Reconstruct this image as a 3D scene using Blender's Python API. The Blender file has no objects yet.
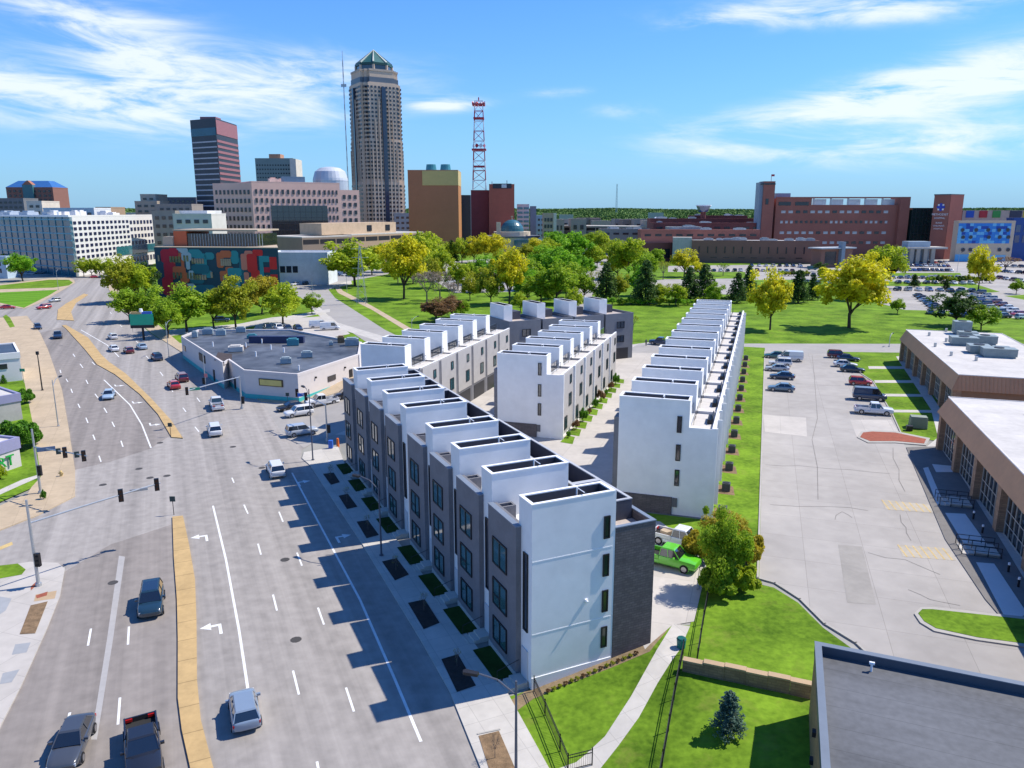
import bpy, bmesh, math, random
import numpy as np
from mathutils import Vector, Matrix, geometry
R = math.radians
random.seed(7); rng = np.random.default_rng(7)
scene = bpy.context.scene
COL = scene.collection
# ------------------------------------------------------------------ camera
H = 33.0; FPX = 765.0; PITCH = R(12.68)
cp, sp = math.cos(PITCH), math.sin(PITCH)
cam = bpy.data.objects.new('camera', bpy.data.cameras.new('camera')); COL.objects.link(cam)
cam.location = (0, 0, H); cam.rotation_euler = (R(90) - PITCH, 0, 0)
cam.data.sensor_width = 36; cam.data.lens = 36 * FPX / 1024; cam.data.clip_start = 0.5; cam.data.clip_end = 12000
scene.camera = cam
# ------------------------------------------------------------------ light
SUN_AZ, SUN_EL = 71.0, 52.0            # compass style: 0 = ahead (+Y), 90 = right (+X)
sd = bpy.data.lights.new('sun', 'SUN'); sd.energy = 5.0; sd.angle = R(0.5); sd.color = (1, .935, .83)
so = bpy.data.objects.new('sun', sd); COL.objects.link(so)
sv = Vector((math.sin(R(SUN_AZ)) * math.cos(R(SUN_EL)), math.cos(R(SUN_AZ)) * math.cos(R(SUN_EL)), math.sin(R(SUN_EL))))
so.rotation_euler = (-sv).to_track_quat('-Z', 'Y').to_euler()
scene.view_settings.view_transform = 'Standard'; scene.view_settings.look = 'None'
scene.view_settings.exposure = 0.30; scene.view_settings.gamma = 1
try: scene.cycles.use_denoising = True
except Exception: pass
scene.cycles.max_bounces = 5; scene.cycles.transparent_max_bounces = 6
def pdir(px, py):
    a, b = (px - 512) / FPX, (py - 384) / FPX
    return np.array([a, cp - b * sp, -sp - b * cp])
W = bpy.data.worlds.new('World'); scene.world = W; W.use_nodes = True
nt = W.node_tree; N = nt.nodes; L = nt.links; bgn = N['Background']
sky = N.new('ShaderNodeTexSky'); sky.sky_type = 'NISHITA'; sky.sun_disc = False
sky.sun_elevation = R(SUN_EL); sky.sun_rotation = R(SUN_AZ); sky.altitude = 300; sky.air_density = 1.0; sky.dust_density = .1; sky.ozone_density = 3.0
hs = N.new('ShaderNodeHueSaturation'); hs.inputs['Saturation'].default_value = 1.15; L.new(sky.outputs[0], hs.inputs['Color'])
tint = N.new('ShaderNodeMix'); tint.data_type = 'RGBA'; tint.blend_type = 'MULTIPLY'; tint.inputs['Factor'].default_value = 1; tint.inputs['B'].default_value = (.47, .76, 1.12, 1); L.new(hs.outputs[0], tint.inputs['A'])
tc = N.new('ShaderNodeTexCoord'); sx = N.new('ShaderNodeSeparateXYZ'); L.new(tc.outputs['Generated'], sx.inputs[0])
def M_(op, a, b=None, c=None):
    n = N.new('ShaderNodeMath'); n.operation = op
    for i, v in enumerate((a, b, c)):
        if v is None: continue
        if isinstance(v, (int, float)): n.inputs[i].default_value = v
        else: L.new(v, n.inputs[i])
    return n.outputs[0]
ax = M_('ARCTAN2', sx.outputs[0], sx.outputs[1])
el = M_('ARCSINE', sx.outputs[2])
hf_ = M_('MULTIPLY', M_('EXPONENT', M_('MULTIPLY', M_('MAXIMUM', el, 0.0), -7.5)), .92)
hzn = N.new('ShaderNodeMix'); hzn.data_type = 'RGBA'; L.new(hf_, hzn.inputs['Factor']); L.new(tint.outputs['Result'], hzn.inputs['A']); hzn.inputs['B'].default_value = (1.55, 2.85, 4.25, 1)
blobs = [(205,92,190,34,-.05,1.0),(70,100,120,22,.1,.8),(95,12,75,26,.1,1.0),(150,60,90,16,.25,.6),(300,70,60,14,0,.5),(446,104,34,6,0,1.3),(560,92,36,5,0,.55),(618,110,44,9,0,.5),(860,8,140,14,.02,1.2),(700,22,40,6,-.1,.6),
         (880,98,170,16,-.14,1.1),(985,72,90,22,-.1,1.1),(905,150,170,15,0,.8),(735,150,60,9,0,.35),(960,125,120,20,0,.5)]
tot = None
for (x, y, wx, wy, tilt, amp) in blobs:
    d = pdir(x, y); a0 = math.atan2(d[0], d[1]); e0 = math.atan2(d[2], math.hypot(d[0], d[1]))
    sa, sb = wx / FPX, wy / FPX
    u = M_('SUBTRACT', ax, a0); v = M_('SUBTRACT', el, e0); v2 = M_('SUBTRACT', v, M_('MULTIPLY', u, -tilt))
    q = M_('ADD', M_('POWER', M_('ABSOLUTE', M_('DIVIDE', u, sa)), 2.0), M_('POWER', M_('ABSOLUTE', M_('DIVIDE', v2, sb)), 2.0))
    g_ = M_('MULTIPLY', M_('EXPONENT', M_('MULTIPLY', q, -1.0)), amp)
    tot = g_ if tot is None else M_('ADD', tot, g_)
cx = N.new('ShaderNodeCombineXYZ'); L.new(M_('MULTIPLY', ax, 4.5), cx.inputs[0]); L.new(M_('ADD', M_('MULTIPLY', el, 22.0), M_('MULTIPLY', ax, 1.2)), cx.inputs[1])
nz = N.new('ShaderNodeTexNoise'); nz.inputs['Scale'].default_value = 1.6; nz.inputs['Detail'].default_value = 7; nz.inputs['Roughness'].default_value = .62; nz.inputs['Distortion'].default_value = .5
L.new(cx.outputs[0], nz.inputs['Vector'])
mr = N.new('ShaderNodeMapRange'); L.new(nz.outputs[0], mr.inputs[0]); mr.inputs[1].default_value = .30; mr.inputs[2].default_value = .72
amt = M_('MULTIPLY', tot, mr.outputs[0])
mr2 = N.new('ShaderNodeMapRange'); mr2.interpolation_type = 'SMOOTHSTEP'; L.new(amt, mr2.inputs[0]); mr2.inputs[1].default_value = .04; mr2.inputs[2].default_value = .82; mr2.inputs[4].default_value = .86
mx = N.new('ShaderNodeMix'); mx.data_type = 'RGBA'; L.new(mr2.outputs[0], mx.inputs['Factor']); L.new(hzn.outputs['Result'], mx.inputs['A']); mx.inputs['B'].default_value = (5.3, 5.7, 6.1, 1)
L.new(mx.outputs['Result'], bgn.inputs['Color']); bgn.inputs['Strength'].default_value = 0.15
# ------------------------------------------------------------------ frames and terrain
def az_u(a): return Vector((math.sin(R(a)), math.cos(R(a))))
def az_w(a): u = az_u(a); return Vector((u.y, -u.x))
S_AZ, C_AZ = -24.8, 18.1
S0 = Vector((1.344, 48.05)); C0 = Vector((21.05, 76.47))
SU, SW, CU, CW = az_u(S_AZ), az_w(S_AZ), az_u(C_AZ), az_w(C_AZ)
RISE = 1.1
def hgt(x, y):
    w = (Vector((x, y)) - S0).dot(SW)
    return RISE * min(1, max(0, w / 10))
def G(px, py, z=None):
    d = pdir(px, py)
    zz = 0 if z is None else z
    for _ in range(8):
        t = (zz - H) / d[2]; x, y = d[0] * t, d[1] * t
        if z is not None: break
        zz = .5 * zz + .5 * hgt(x, y)
    return Vector((x, y))
def G3(px, py): p = G(px, py); return Vector((p.x, p.y, hgt(p.x, p.y)))
def zat(px, py, p):   # height of the pixel's ray above ground point p (Vector 2d)
    d = pdir(px, py); t = p.y / d[1]; return H + t * d[2]
def loc(p0, az, s, w): q = p0 + az_u(az) * s + az_w(az) * w; return (q.x, q.y)
# ------------------------------------------------------------------ materials
MATS = {}
def mat(name, col, rough=.8, var=.12, scale=.4, spec=.4, metal=0, kind=None, bump=0, coat=0, stretch=None, col2=None, fine=6.0, seam=None, dry=None):
    if name in MATS: return MATS[name]
    m = bpy.data.materials.new(name); m.use_nodes = True; MATS[name] = m
    n = m.node_tree.nodes; l = m.node_tree.links; b = n['Principled BSDF']
    b.inputs['Roughness'].default_value = rough; b.inputs['Metallic'].default_value = metal
    b.inputs['Specular IOR Level'].default_value = spec; b.inputs['Coat Weight'].default_value = coat; b.inputs['Coat Roughness'].default_value = .05
    tc = n.new('ShaderNodeTexCoord'); mp = n.new('ShaderNodeMapping'); l.new(tc.outputs['Object'], mp.inputs[0])
    if stretch: mp.vector_type = 'TEXTURE'; mp.inputs['Rotation'].default_value = (0, 0, stretch[0]); mp.inputs['Scale'].default_value = (1/stretch[1], 1/stretch[2], 1)
    a = n.new('ShaderNodeTexNoise'); a.inputs['Scale'].default_value = scale; a.inputs['Detail'].default_value = 5; a.inputs['Roughness'].default_value = .6; l.new(mp.outputs[0], a.inputs['Vector'])
    a2 = n.new('ShaderNodeTexNoise'); a2.inputs['Scale'].default_value = scale * fine; a2.inputs['Detail'].default_value = 4; l.new(tc.outputs['Object'], a2.inputs['Vector'])
    ad = n.new('ShaderNodeMath'); ad.operation = 'MULTIPLY_ADD'; l.new(a2.outputs[0], ad.inputs[0]); ad.inputs[1].default_value = .5; l.new(a.outputs[0], ad.inputs[2])
    r = n.new('ShaderNodeMapRange'); l.new(ad.outputs[0], r.inputs[0]); r.inputs[1].default_value = .5; r.inputs[2].default_value = 1.0
    c = n.new('ShaderNodeMix'); c.data_type = 'RGBA'; l.new(r.outputs[0], c.inputs['Factor'])
    lo = tuple(max(0, v * (1 - var)) for v in col) + (1,); hi = tuple(min(1, v * (1 + var)) for v in (col2 or col)) + (1,)
    c.inputs['A'].default_value = lo; c.inputs['B'].default_value = hi
    out = c.outputs['Result']
    if kind == 'brick':
        k = n.new('ShaderNodeTexBrick'); k.inputs['Scale'].default_value = 1.0; k.inputs['Brick Width'].default_value = .6; k.inputs['Row Height'].default_value = .2; k.inputs['Mortar Size'].default_value = .018
        sxx = n.new('ShaderNodeSeparateXYZ'); l.new(tc.outputs['Object'], sxx.inputs[0]); ad2 = n.new('ShaderNodeMath'); ad2.operation = 'ADD'; l.new(sxx.outputs[0], ad2.inputs[0]); l.new(sxx.outputs[1], ad2.inputs[1])
        cb = n.new('ShaderNodeCombineXYZ'); l.new(ad2.outputs[0], cb.inputs[0]); l.new(sxx.outputs[2], cb.inputs[1]); l.new(cb.outputs[0], k.inputs['Vector'])
        k.inputs['Mortar'].default_value = tuple(v * .6 for v in col) + (1,)
        l.new(out, k.inputs['Color1']); m2 = n.new('ShaderNodeMix'); m2.data_type = 'RGBA'; m2.blend_type = 'MULTIPLY'; m2.inputs['Factor'].default_value = 1; l.new(out, m2.inputs['A']); m2.inputs['B'].default_value = (.72, .72, .75, 1); l.new(m2.outputs['Result'], k.inputs['Color2'])
        out = k.outputs['Color']
    if dry:
        d3 = n.new('ShaderNodeTexNoise'); d3.inputs['Scale'].default_value = dry[1]; d3.inputs['Detail'].default_value = 6; d3.inputs['Roughness'].default_value = .7; l.new(tc.outputs['Object'], d3.inputs['Vector'])
        r3 = n.new('ShaderNodeMapRange'); l.new(d3.outputs[0], r3.inputs[0]); r3.inputs[1].default_value = .56; r3.inputs[2].default_value = .74; r3.inputs[4].default_value = dry[2]
        m3 = n.new('ShaderNodeMix'); m3.data_type = 'RGBA'; l.new(r3.outputs[0], m3.inputs['Factor']); l.new(out, m3.inputs['A']); m3.inputs['B'].default_value = tuple(dry[0]) + (1,); out = m3.outputs['Result']
    if seam:
        k = n.new('ShaderNodeTexBrick'); k.offset = 0; k.inputs['Scale'].default_value = 1.0; k.inputs['Brick Width'].default_value = seam[0]; k.inputs['Row Height'].default_value = seam[1]; k.inputs['Mortar Size'].default_value = seam[2]; k.inputs['Mortar Smooth'].default_value = .3
        mp3 = n.new('ShaderNodeMapping'); mp3.inputs['Rotation'].default_value = (0,0,-seam[3]); l.new(tc.outputs['Object'], mp3.inputs[0]); l.new(mp3.outputs[0], k.inputs['Vector'])
        k.inputs['Color1'].default_value = (1,1,1,1); k.inputs['Color2'].default_value = (.93,.93,.93,1); k.inputs['Mortar'].default_value = (seam[4],)*3 + (1,)
        m4 = n.new('ShaderNodeMix'); m4.data_type = 'RGBA'; m4.blend_type = 'MULTIPLY'; m4.inputs['Factor'].default_value = 1; l.new(out, m4.inputs['A']); l.new(k.outputs['Color'], m4.inputs['B']); out = m4.outputs['Result']
    l.new(out, b.inputs['Base Color'])
    if bump:
        bn = n.new('ShaderNodeBump'); bn.inputs['Strength'].default_value = bump; bn.inputs['Distance'].default_value = .05; l.new(a2.outputs[0], bn.inputs['Height']); l.new(bn.outputs[0], b.inputs['Normal'])
    return m
def leafmat(name, col, col2):
    if name in MATS: return MATS[name]
    m = bpy.data.materials.new(name); m.use_nodes = True; MATS[name] = m
    n = m.node_tree.nodes; l = m.node_tree.links; b = n['Principled BSDF']; b.inputs['Roughness'].default_value = .6; b.inputs['Specular IOR Level'].default_value = .25
    tc = n.new('ShaderNodeTexCoord'); a = n.new('ShaderNodeTexNoise'); a.inputs['Scale'].default_value = 7; a.inputs['Detail'].default_value = 3; l.new(tc.outputs['Object'], a.inputs['Vector'])
    c = n.new('ShaderNodeMix'); c.data_type = 'RGBA'; r = n.new('ShaderNodeMapRange'); l.new(a.outputs[0], r.inputs[0]); r.inputs[1].default_value = .35; r.inputs[2].default_value = .65; l.new(r.outputs[0], c.inputs['Factor'])
    c.inputs['A'].default_value = tuple(col) + (1,); c.inputs['B'].default_value = tuple(col2) + (1,); l.new(c.outputs['Result'], b.inputs['Base Color'])
    t = n.new('ShaderNodeBsdfTranslucent'); l.new(c.outputs['Result'], t.inputs['Color']); ms = n.new('ShaderNodeMixShader'); ms.inputs[0].default_value = .45
    l.new(b.outputs[0], ms.inputs[1]); l.new(t.outputs[0], ms.inputs[2]); l.new(ms.outputs[0], n['Material Output'].inputs['Surface'])
    return m
def glass(name, col, rough=.08): return mat(name, col, rough, .25, .35, spec=.9, coat=.6)
white = mat('white_stucco', (.78, .78, .765), .85, .07, .35, bump=.12, fine=3)
trimw = mat('white_trim', (.86, .86, .86), .5, .02)
darkp = mat('charcoal_panel', (.165, .165, .18), .7, .12, .8, bump=.2)
dbrick = mat('charcoal_brick', (.14, .12, .118), .8, .22, 1.5, kind='brick')
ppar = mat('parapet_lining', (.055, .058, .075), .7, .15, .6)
memb = mat('roof_membrane', (.62, .62, .62), .8, .12, .5)
deck = mat('deck_tile', (.42, .36, .32), .8, .15, 1.2)
frame = mat('window_frame', (.012, .013, .017), .45, .1)
pane = glass('window_glass', (.035, .11, .12))
pane2 = glass('window_glass_dark', (.02, .03, .045))
lgrey = mat('warm_grey_panel', (.42, .40, .38), .8, .08, .7)
mgrey = mat('mid_grey_panel', (.17, .18, .20), .75, .10, .7)
concrete = mat('concrete', (.50, .47, .42), .9, .12, .25, bump=.1, seam=(1.8,1.8,.025,R(24.2),.75))
wconc = mat('bright_concrete', (.47, .435, .39), .9, .12, .2, seam=(4,4,.03,R(-18.1),.75))
tan = mat('tan_concrete', (.46, .36, .24), .9, .14, .3, seam=(2.5,2.5,.03,R(24.2),.78))
curbm = mat('kerb_concrete', (.38, .36, .32), .9, .1, .6)
median = mat('median_yellow_concrete', (.48, .33, .15), .9, .16, .5, seam=(3,30,.05,R(24.2)+R(90),.6))
road = mat('road_surface', (.30, .275, .25), .85, .30, .30, stretch=(R(24.2), 1.6, .02), fine=3)
road2 = mat('side_road_surface', (.33, .31, .285), .85, .12, .12)
lotm = mat('car_park_surface', (.36, .335, .305), .9, .16, .07, fine=9, seam=(5.5,5.5,.03,R(-18.1),.72))
road3 = mat('worn_road_surface', (.235, .208, .185), .85, .30, .30, stretch=(R(24.2), 1.6, .02), fine=3)
patch = mat('asphalt_patch', (.20, .20, .20), .9, .1, .3)
paint = mat('road_paint', (.72, .72, .70), .7, .12, 1.0)
ypaint = mat('yellow_paint', (.52, .38, .16), .8, .2, 1.2)
grass = mat('lawn_grass', (.070, .155, .010), .95, .36, .16, spec=.1, col2=(.145, .245, .018), fine=14, bump=.3, dry=((.20,.21,.045), .35, .6))
grass2 = mat('striped_lawn', (.06, .17, .010), .95, .25, .5, spec=.1, col2=(.14, .30, .02), stretch=(R(-60), .7, .02), bump=.3)
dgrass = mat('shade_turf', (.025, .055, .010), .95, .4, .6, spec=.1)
mulch = mat('dark_mulch', (.035, .026, .022), .95, .4, 2.0, bump=.5)  # mulch for the shaded pits, the street's shade put into its colour
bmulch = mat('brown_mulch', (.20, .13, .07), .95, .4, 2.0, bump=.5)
rmulch = mat('red_mulch', (.28, .08, .045), .95, .2, 2.0, bump=.3)
soil = mat('bare_soil', (.22, .16, .09), .95, .3, 1.0, bump=.4)
steel = mat('galvanised_steel', (.45, .47, .48), .4, .1, 2, metal=.6)
bsteel = mat('black_steel', (.015, .015, .018), .5, .1, 2)
tyre = mat('tyre_rubber', (.012, .012, .013), .8, .1, 4)
rimm = mat('wheel_rim', (.40, .40, .42), .35, .1, 4, metal=.8)
cglass = mat('car_glass', (.010, .014, .020), .05, .1, 1, spec=.9, coat=1)
bark = mat('tree_bark', (.075, .055, .040), .95, .3, 9)
# ------------------------------------------------------------------ mesh builder
class MB:
    def __init__(s): s.v = []; s.f = []; s.m = []; s.T = Matrix.Identity(4)
    def add(s, vs, fs, mi=0):
        o = len(s.v); s.v += [tuple(s.T @ Vector(p)) for p in vs]
        s.f += [tuple(i + o for i in f) for f in fs]; s.m += [mi] * len(fs); return s
    def box(s, x0, x1, y0, y1, z0, z1, mi=0):
        return s.add([(x0,y0,z0),(x1,y0,z0),(x1,y1,z0),(x0,y1,z0),(x0,y0,z1),(x1,y0,z1),(x1,y1,z1),(x0,y1,z1)],
                     [(0,3,2,1),(4,5,6,7),(0,1,5,4),(1,2,6,5),(2,3,7,6),(3,0,4,7)], mi)
    def prism(s, poly, z0, z1, mi=0, top=None):
        n = len(poly); a = sum(poly[i][0]*poly[(i+1)%n][1]-poly[(i+1)%n][0]*poly[i][1] for i in range(n))
        if a < 0: poly = poly[::-1]
        zb = lambda p: p[2] if len(p) > 2 else 0
        t = top if top and a >= 0 else (top[::-1] if top else poly)
        vs = [(p[0],p[1],z0+zb(p)) for p in poly] + [(p[0],p[1],z1+zb(p)) for p in t]
        return s.add(vs, [tuple(range(n))[::-1], tuple(range(n,2*n))] + [(i,(i+1)%n,(i+1)%n+n,i+n) for i in range(n)], mi)
    def tube(s, p0, p1, r0, r1=None, n=8, mi=0):
        r1 = r0 if r1 is None else r1; p0, p1 = Vector(p0), Vector(p1); d = (p1-p0).normalized()
        a = d.orthogonal().normalized(); b = d.cross(a); vs = []
        for p, r in ((p0,r0),(p1,r1)):
            for k in range(n): t = 2*math.pi*k/n; vs.append(tuple(p + a*r*math.cos(t) + b*r*math.sin(t)))
        return s.add(vs, [tuple(range(n))[::-1], tuple(range(n,2*n))] + [(i,(i+1)%n,(i+1)%n+n,i+n) for i in range(n)], mi)
    def path(s, pts, r, n=6, mi=0):
        for a, b in zip(pts, pts[1:]): s.tube(a, b, r, r, n, mi)
        return s
    def walls(s, x0, x1, y0, y1, z0, z1, t, mi=0):   # rectangular ring, mitre free
        s.box(x0, x1, y0, y0+t, z0, z1, mi); s.box(x0, x1, y1-t, y1, z0, z1, mi)
        s.box(x0, x0+t, y0+t, y1-t, z0, z1, mi); s.box(x1-t, x1, y0+t, y1-t, z0, z1, mi); return s
    def mesh(s, name, mats):
        me = bpy.data.meshes.new(name); me.from_pydata(s.v, [], s.f)
        for m in (mats if isinstance(mats, (list, tuple)) else [mats]): me.materials.append(m)
        me.polygons.foreach_set('material_index', s.m); me.update(); return me
    def build(s, name, mats, parent=None, bevel=0):
        me = s.mesh(name, mats)
        o = bpy.data.objects.new(name, me); COL.objects.link(o)
        if parent: o.parent = parent
        if bevel:
            b = o.modifiers.new('b', 'BEVEL'); b.width = bevel; b.segments = 2; b.limit_method = 'ANGLE'
        return o
def put(name, me, parent, l=(0,0,0), rz=0, sc=None):
    o = bpy.data.objects.new(name, me); COL.objects.link(o); o.parent = parent; o.location = l; o.rotation_euler = (0,0,rz)
    if sc: o.scale = sc
    return o
def tag(o, label, cat, group=None, kind=None):
    if label: o['label'] = label
    if cat: o['category'] = cat
    if group: o['group'] = group
    if kind: o['kind'] = kind
    return o
def thing(name, label, cat, l=(0,0,0), rz=0, group=None):
    o = bpy.data.objects.new(name, None); COL.objects.link(o); o.empty_display_size = .2
    o.location = l; o.rotation_euler = (0,0,rz); return tag(o, label, cat, group)
def copy_tree(o, parent=None):
    c = o.copy(); COL.objects.link(c); c.parent = parent
    for ch in list(o.children): copy_tree(ch, c)
    return c
ORD = ['first','second','third','fourth','fifth','sixth','seventh','eighth','ninth','tenth','eleventh','twelfth','thirteenth','fourteenth','fifteenth','sixteenth','seventeenth','eighteenth','nineteenth','twentieth']
def hd(az): return -R(az)      # local +y looks along azimuth az
# ------------------------------------------------------------------ ground sheets
def sheet(name, pts, m, lift=.01, label=None, cat=None, kind='structure', px=True, skirt=0, group=None):
    P = [G(*p) if px else Vector(p) for p in pts]
    a = sum(P[i].x*P[(i+1)%len(P)].y - P[(i+1)%len(P)].x*P[i].y for i in range(len(P)))
    if a < 0: P = P[::-1]
    bm = bmesh.new(); vs = [bm.verts.new((p.x, p.y, 0)) for p in P]; fc_ = bm.faces.new(vs); fc_.normal_update()
    bmesh.ops.triangulate(bm, faces=bm.faces[:])
    for w in (0, 10):
        c = S0 + SW * w
        bmesh.ops.bisect_plane(bm, geom=bm.verts[:]+bm.edges[:]+bm.faces[:], plane_co=(c.x, c.y, 0), plane_no=(SW.x, SW.y, 0))
    for v in bm.verts: v.co.z = hgt(v.co.x, v.co.y) + lift
    for f in bm.faces:
        if f.normal.z < 0: f.normal_flip()
    if skirt:
        be = [e for e in bm.edges if e.is_boundary]
        r = bmesh.ops.extrude_edge_only(bm, edges=be)
        for v in r['geom']:
            if isinstance(v, bmesh.types.BMVert): v.co.z -= skirt
    bmesh.ops.recalc_face_normals(bm, faces=bm.faces[:])
    me = bpy.data.meshes.new(name); bm.to_mesh(me); bm.free(); me.materials.append(m)
    o = bpy.data.objects.new(name, me); COL.objects.link(o)
    if cat: tag(o, label, cat, group)
    else: o['kind'] = kind
    return o
def cf(s, w): q = C0 + CU*s + CW*w; return (q.x, q.y)
def sf(s, w): q = S0 + SU*s + SW*w; return (q.x, q.y)
gm = mat('city_ground', (.20, .20, .17), .95, .35, .012, spec=.1, col2=(.34, .33, .30), fine=8)
fm = mat('far_woodland_floor', (.035, .085, .015), .95, .5, .006, spec=.1, col2=(.09, .16, .03), fine=14)
sheet('ground', [(-5000,-400),(5000,-400),(5000,9000),(-5000,9000)], gm, 0, px=False)
sheet('far_ground', [(-5000,1250),(5000,1250),(5000,9000),(-5000,9000)], fm, .3, px=False)
sheet('park_lawn', [(100,318),(118,275),(160,262),(330,255),(600,240),(690,262),(1200,262),(1200,356),(742,351),(330,352),(190,345),(118,330)], grass, .02)
# avenue
sheet('avenue', [(-90,900),(20,690),(47,630),(60,597),(66,566),(30,564),(0,568),(-160,590),(-160,540),(0,530),(36,516),(75,497),(75,470),(69,430),(62,390),(48,350),(35,325),(27,316),(0,318),(-120,322),(-120,298),(0,302),(26,303),(45,297),(61,286),(72,276),(78,271),(100,269),(106,278),(108,290),(118,305),(150,333),(205,368),(262,402),(300,405),(352,388),(430,362),(440,385),(352,428),(318,440),(302,450),(301,458),(310,466),(361,543),(420,640),(449.6,692.5),(480,768),(520,900)], road, .03)
sheet('cross_street', [(262,402),(300,405),(352,388),(430,362),(440,385),(352,428),(318,440),(304,448),(280,430)], road2, .036)
sheet('townhouse_court', [cf(-14,-1.5),cf(-13,-8),cf(-4,-12),cf(112,-12),cf(112,-22),cf(62,-60),cf(20,-75)] + [sf(60,9),sf(0,9.8),sf(-3.5,10.2)], wconc, .026, px=False)
sheet('car_park', [(758,580),(775,585),(800,600),(825,625),(855,643),(900,700),(1300,760),(1300,600),(1045,600),(905,447),(892,415),(873,382),(828,352),(765,348)], lotm, .03)
sheet('back_street', [(622,353),(640,343.5),(1200,344.5),(1200,354.5),(890,354),(745,353)], road2, .034)
sheet('bright_slab', [(763,415),(806,418),(807,437),(765,432)], wconc, .042)
sheet('bright_slab', [(850,420),(891,420),(900,435),(857,438)], wconc, .042)
sheet('asphalt_patch', [(838,545),(862,547),(876,605),(847,603)], mat('worn_patch', (.30,.28,.25), .9, .12, .3), .040)
sheet('hospital_car_park', [(866,283),(905,257),(1200,258),(1200,330),(1010,318),(985,312),(905,310),(878,303)], lotm, .035)
sheet('middle_car_park', [(655,296),(650,281),(668,279),(668,266),(905,263),(890,279),(748,280),(745,294)], lotm, .035)
sheet('lot_verge', [(650,272),(745,272),(746,278.5),(655,279.5)], grass, .045)
sheet('lot_verge', [(868,281),(972,283),(1000,292),(985,293),(962,286.5),(872,286)], grass, .05)
sheet('lot_verge', [(868,273),(960,273),(962,276.5),(870,276)], grass, .05)
sheet('lot_verge', [(1004,296),(1040,294),(1200,300),(1200,310),(1040,303)], grass, .05)
sheet('park_car_park', [(420,276),(445,262),(500,258),(575,258),(565,272),(528,284),(512,292),(455,293),(440,284)], road2, .035)
sheet('park_verge', [(487,281),(520,271),(548,270),(530,282),(514,284)], grass, .045)
sheet('museum_car_park', [(262,270),(270,258),(345,258),(352,284),(318,292),(283,291)], wconc, .03)
sheet('curving_street', [(283,290),(300,297),(318,309),(345,328),(375,348),(430,352),(385,330),(357,312),(335,298),(327,288),(345,282),(400,272),(440,268),(440,264),(395,266),(345,274),(300,280)], road2, .04)
sheet('park_road', [(570,302),(575,280),(590,262),(612,250),(640,252),(616,264),(602,280),(590,299),(600,318),(560,330),(560,310)], road2, .04)
sheet('tan_walk', [(334,287),(338,285),(343,291),(372,306),(410,328),(432,341),(426,343),(372,310),(338,293)], tan, .05)
sheet('tan_walk', [(148,331),(160,331),(290,316),(330,309),(330,312),(290,320),(160,337)], concrete, .05)
sheet('tan_walk', [(309,306),(316,304),(335,322),(395,340),(390,345),(330,326)], concrete, .052)
sheet('warehouse_yard', [(258,322),(330,316),(350,334),(300,345),(250,335)], wconc, .045)
sheet('avenue', [(-60,850),(20,690),(47,630),(60,597),(65,572),(110,545),(174,524),(175,560),(178.5,600),(179,640),(179,700),(183,732),(191,768),(205,850)], road3, .034)
sheet('avenue', [(75,470),(69,430),(62,390),(48,350),(40,333),(62,327),(66,330),(85,351),(97,366),(115,376),(140,396),(158,416),(170,436),(150,449),(110,462)], road3, .034)
# pavements with a kerb step
sheet('street_pavement', [(620,900),(548,768),(509,697),(497,675),(350,478),(338,447),(304,453),(302,459),(310,466),(361,543),(420,640),(449.6,692.5),(480,768),(520,900)], concrete, .14, skirt=.18)
sheet('warehouse_pavement', [(107,279),(109,290),(119,305),(151,333),(206,368),(262,402),(300,405),(352,388),(400,371),(390,362),(300,385),(242,378),(190,352),(158,325),(130,303),(118,285)], tan, .13, skirt=.17)
sheet('west_pavement', [(20,690),(47,630),(60,597),(65,570),(58,564),(30,563),(0,568),(-40,578),(-160,640),(-160,760),(-90,900)], wconc, .14, skirt=.18)
sheet('west_pavement', [(75,497),(75,470),(69,430),(62,390),(48,350),(40,333),(20,333),(22,381),(30,430),(38,478),(28,494),(-60,534),(-60,548),(0,531),(36,517)], tan, .14, skirt=.18)
sheet('forecourt', [(34,325),(27,316),(0,318),(-120,322),(-120,380),(24,380),(20,333),(40,333)], tan, .12)
sheet('west_lawn', [(-60,380),(24,380),(34,430),(41,478),(30,490),(-60,530)], grass, .155)
sheet('garden_path', [(-60,520),(0,491),(22,481),(38,476),(38,479),(22,486),(0,496),(-60,530)], concrete, .17)
sheet('grass_island', [(-40,567),(0,567),(18,565),(26,571),(22,576),(0,580),(-40,585)], grass, .16)
sheet('verge', [(6,315),(10,318),(15,327),(10,328),(3,317)], grass, .13)
sheet('far_lawn', [(-80,287),(0,285.6),(49,280),(69,280),(73,282.7),(69,285.6),(54,287.8),(0,289.5),(-80,291)], grass, .12, skirt=.1)
sheet('far_lawn', [(-80,294),(0,292.7),(58,290),(50,295),(24,308),(0,303),(-80,300)], grass2, .12, skirt=.1)
sheet('far_pavement', [(-80,286),(0,284.4),(49,278.6),(70,278),(74,280),(75,283),(60,292),(40,303),(24,309),(0,305),(-80,302)], tan, .09)
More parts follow.
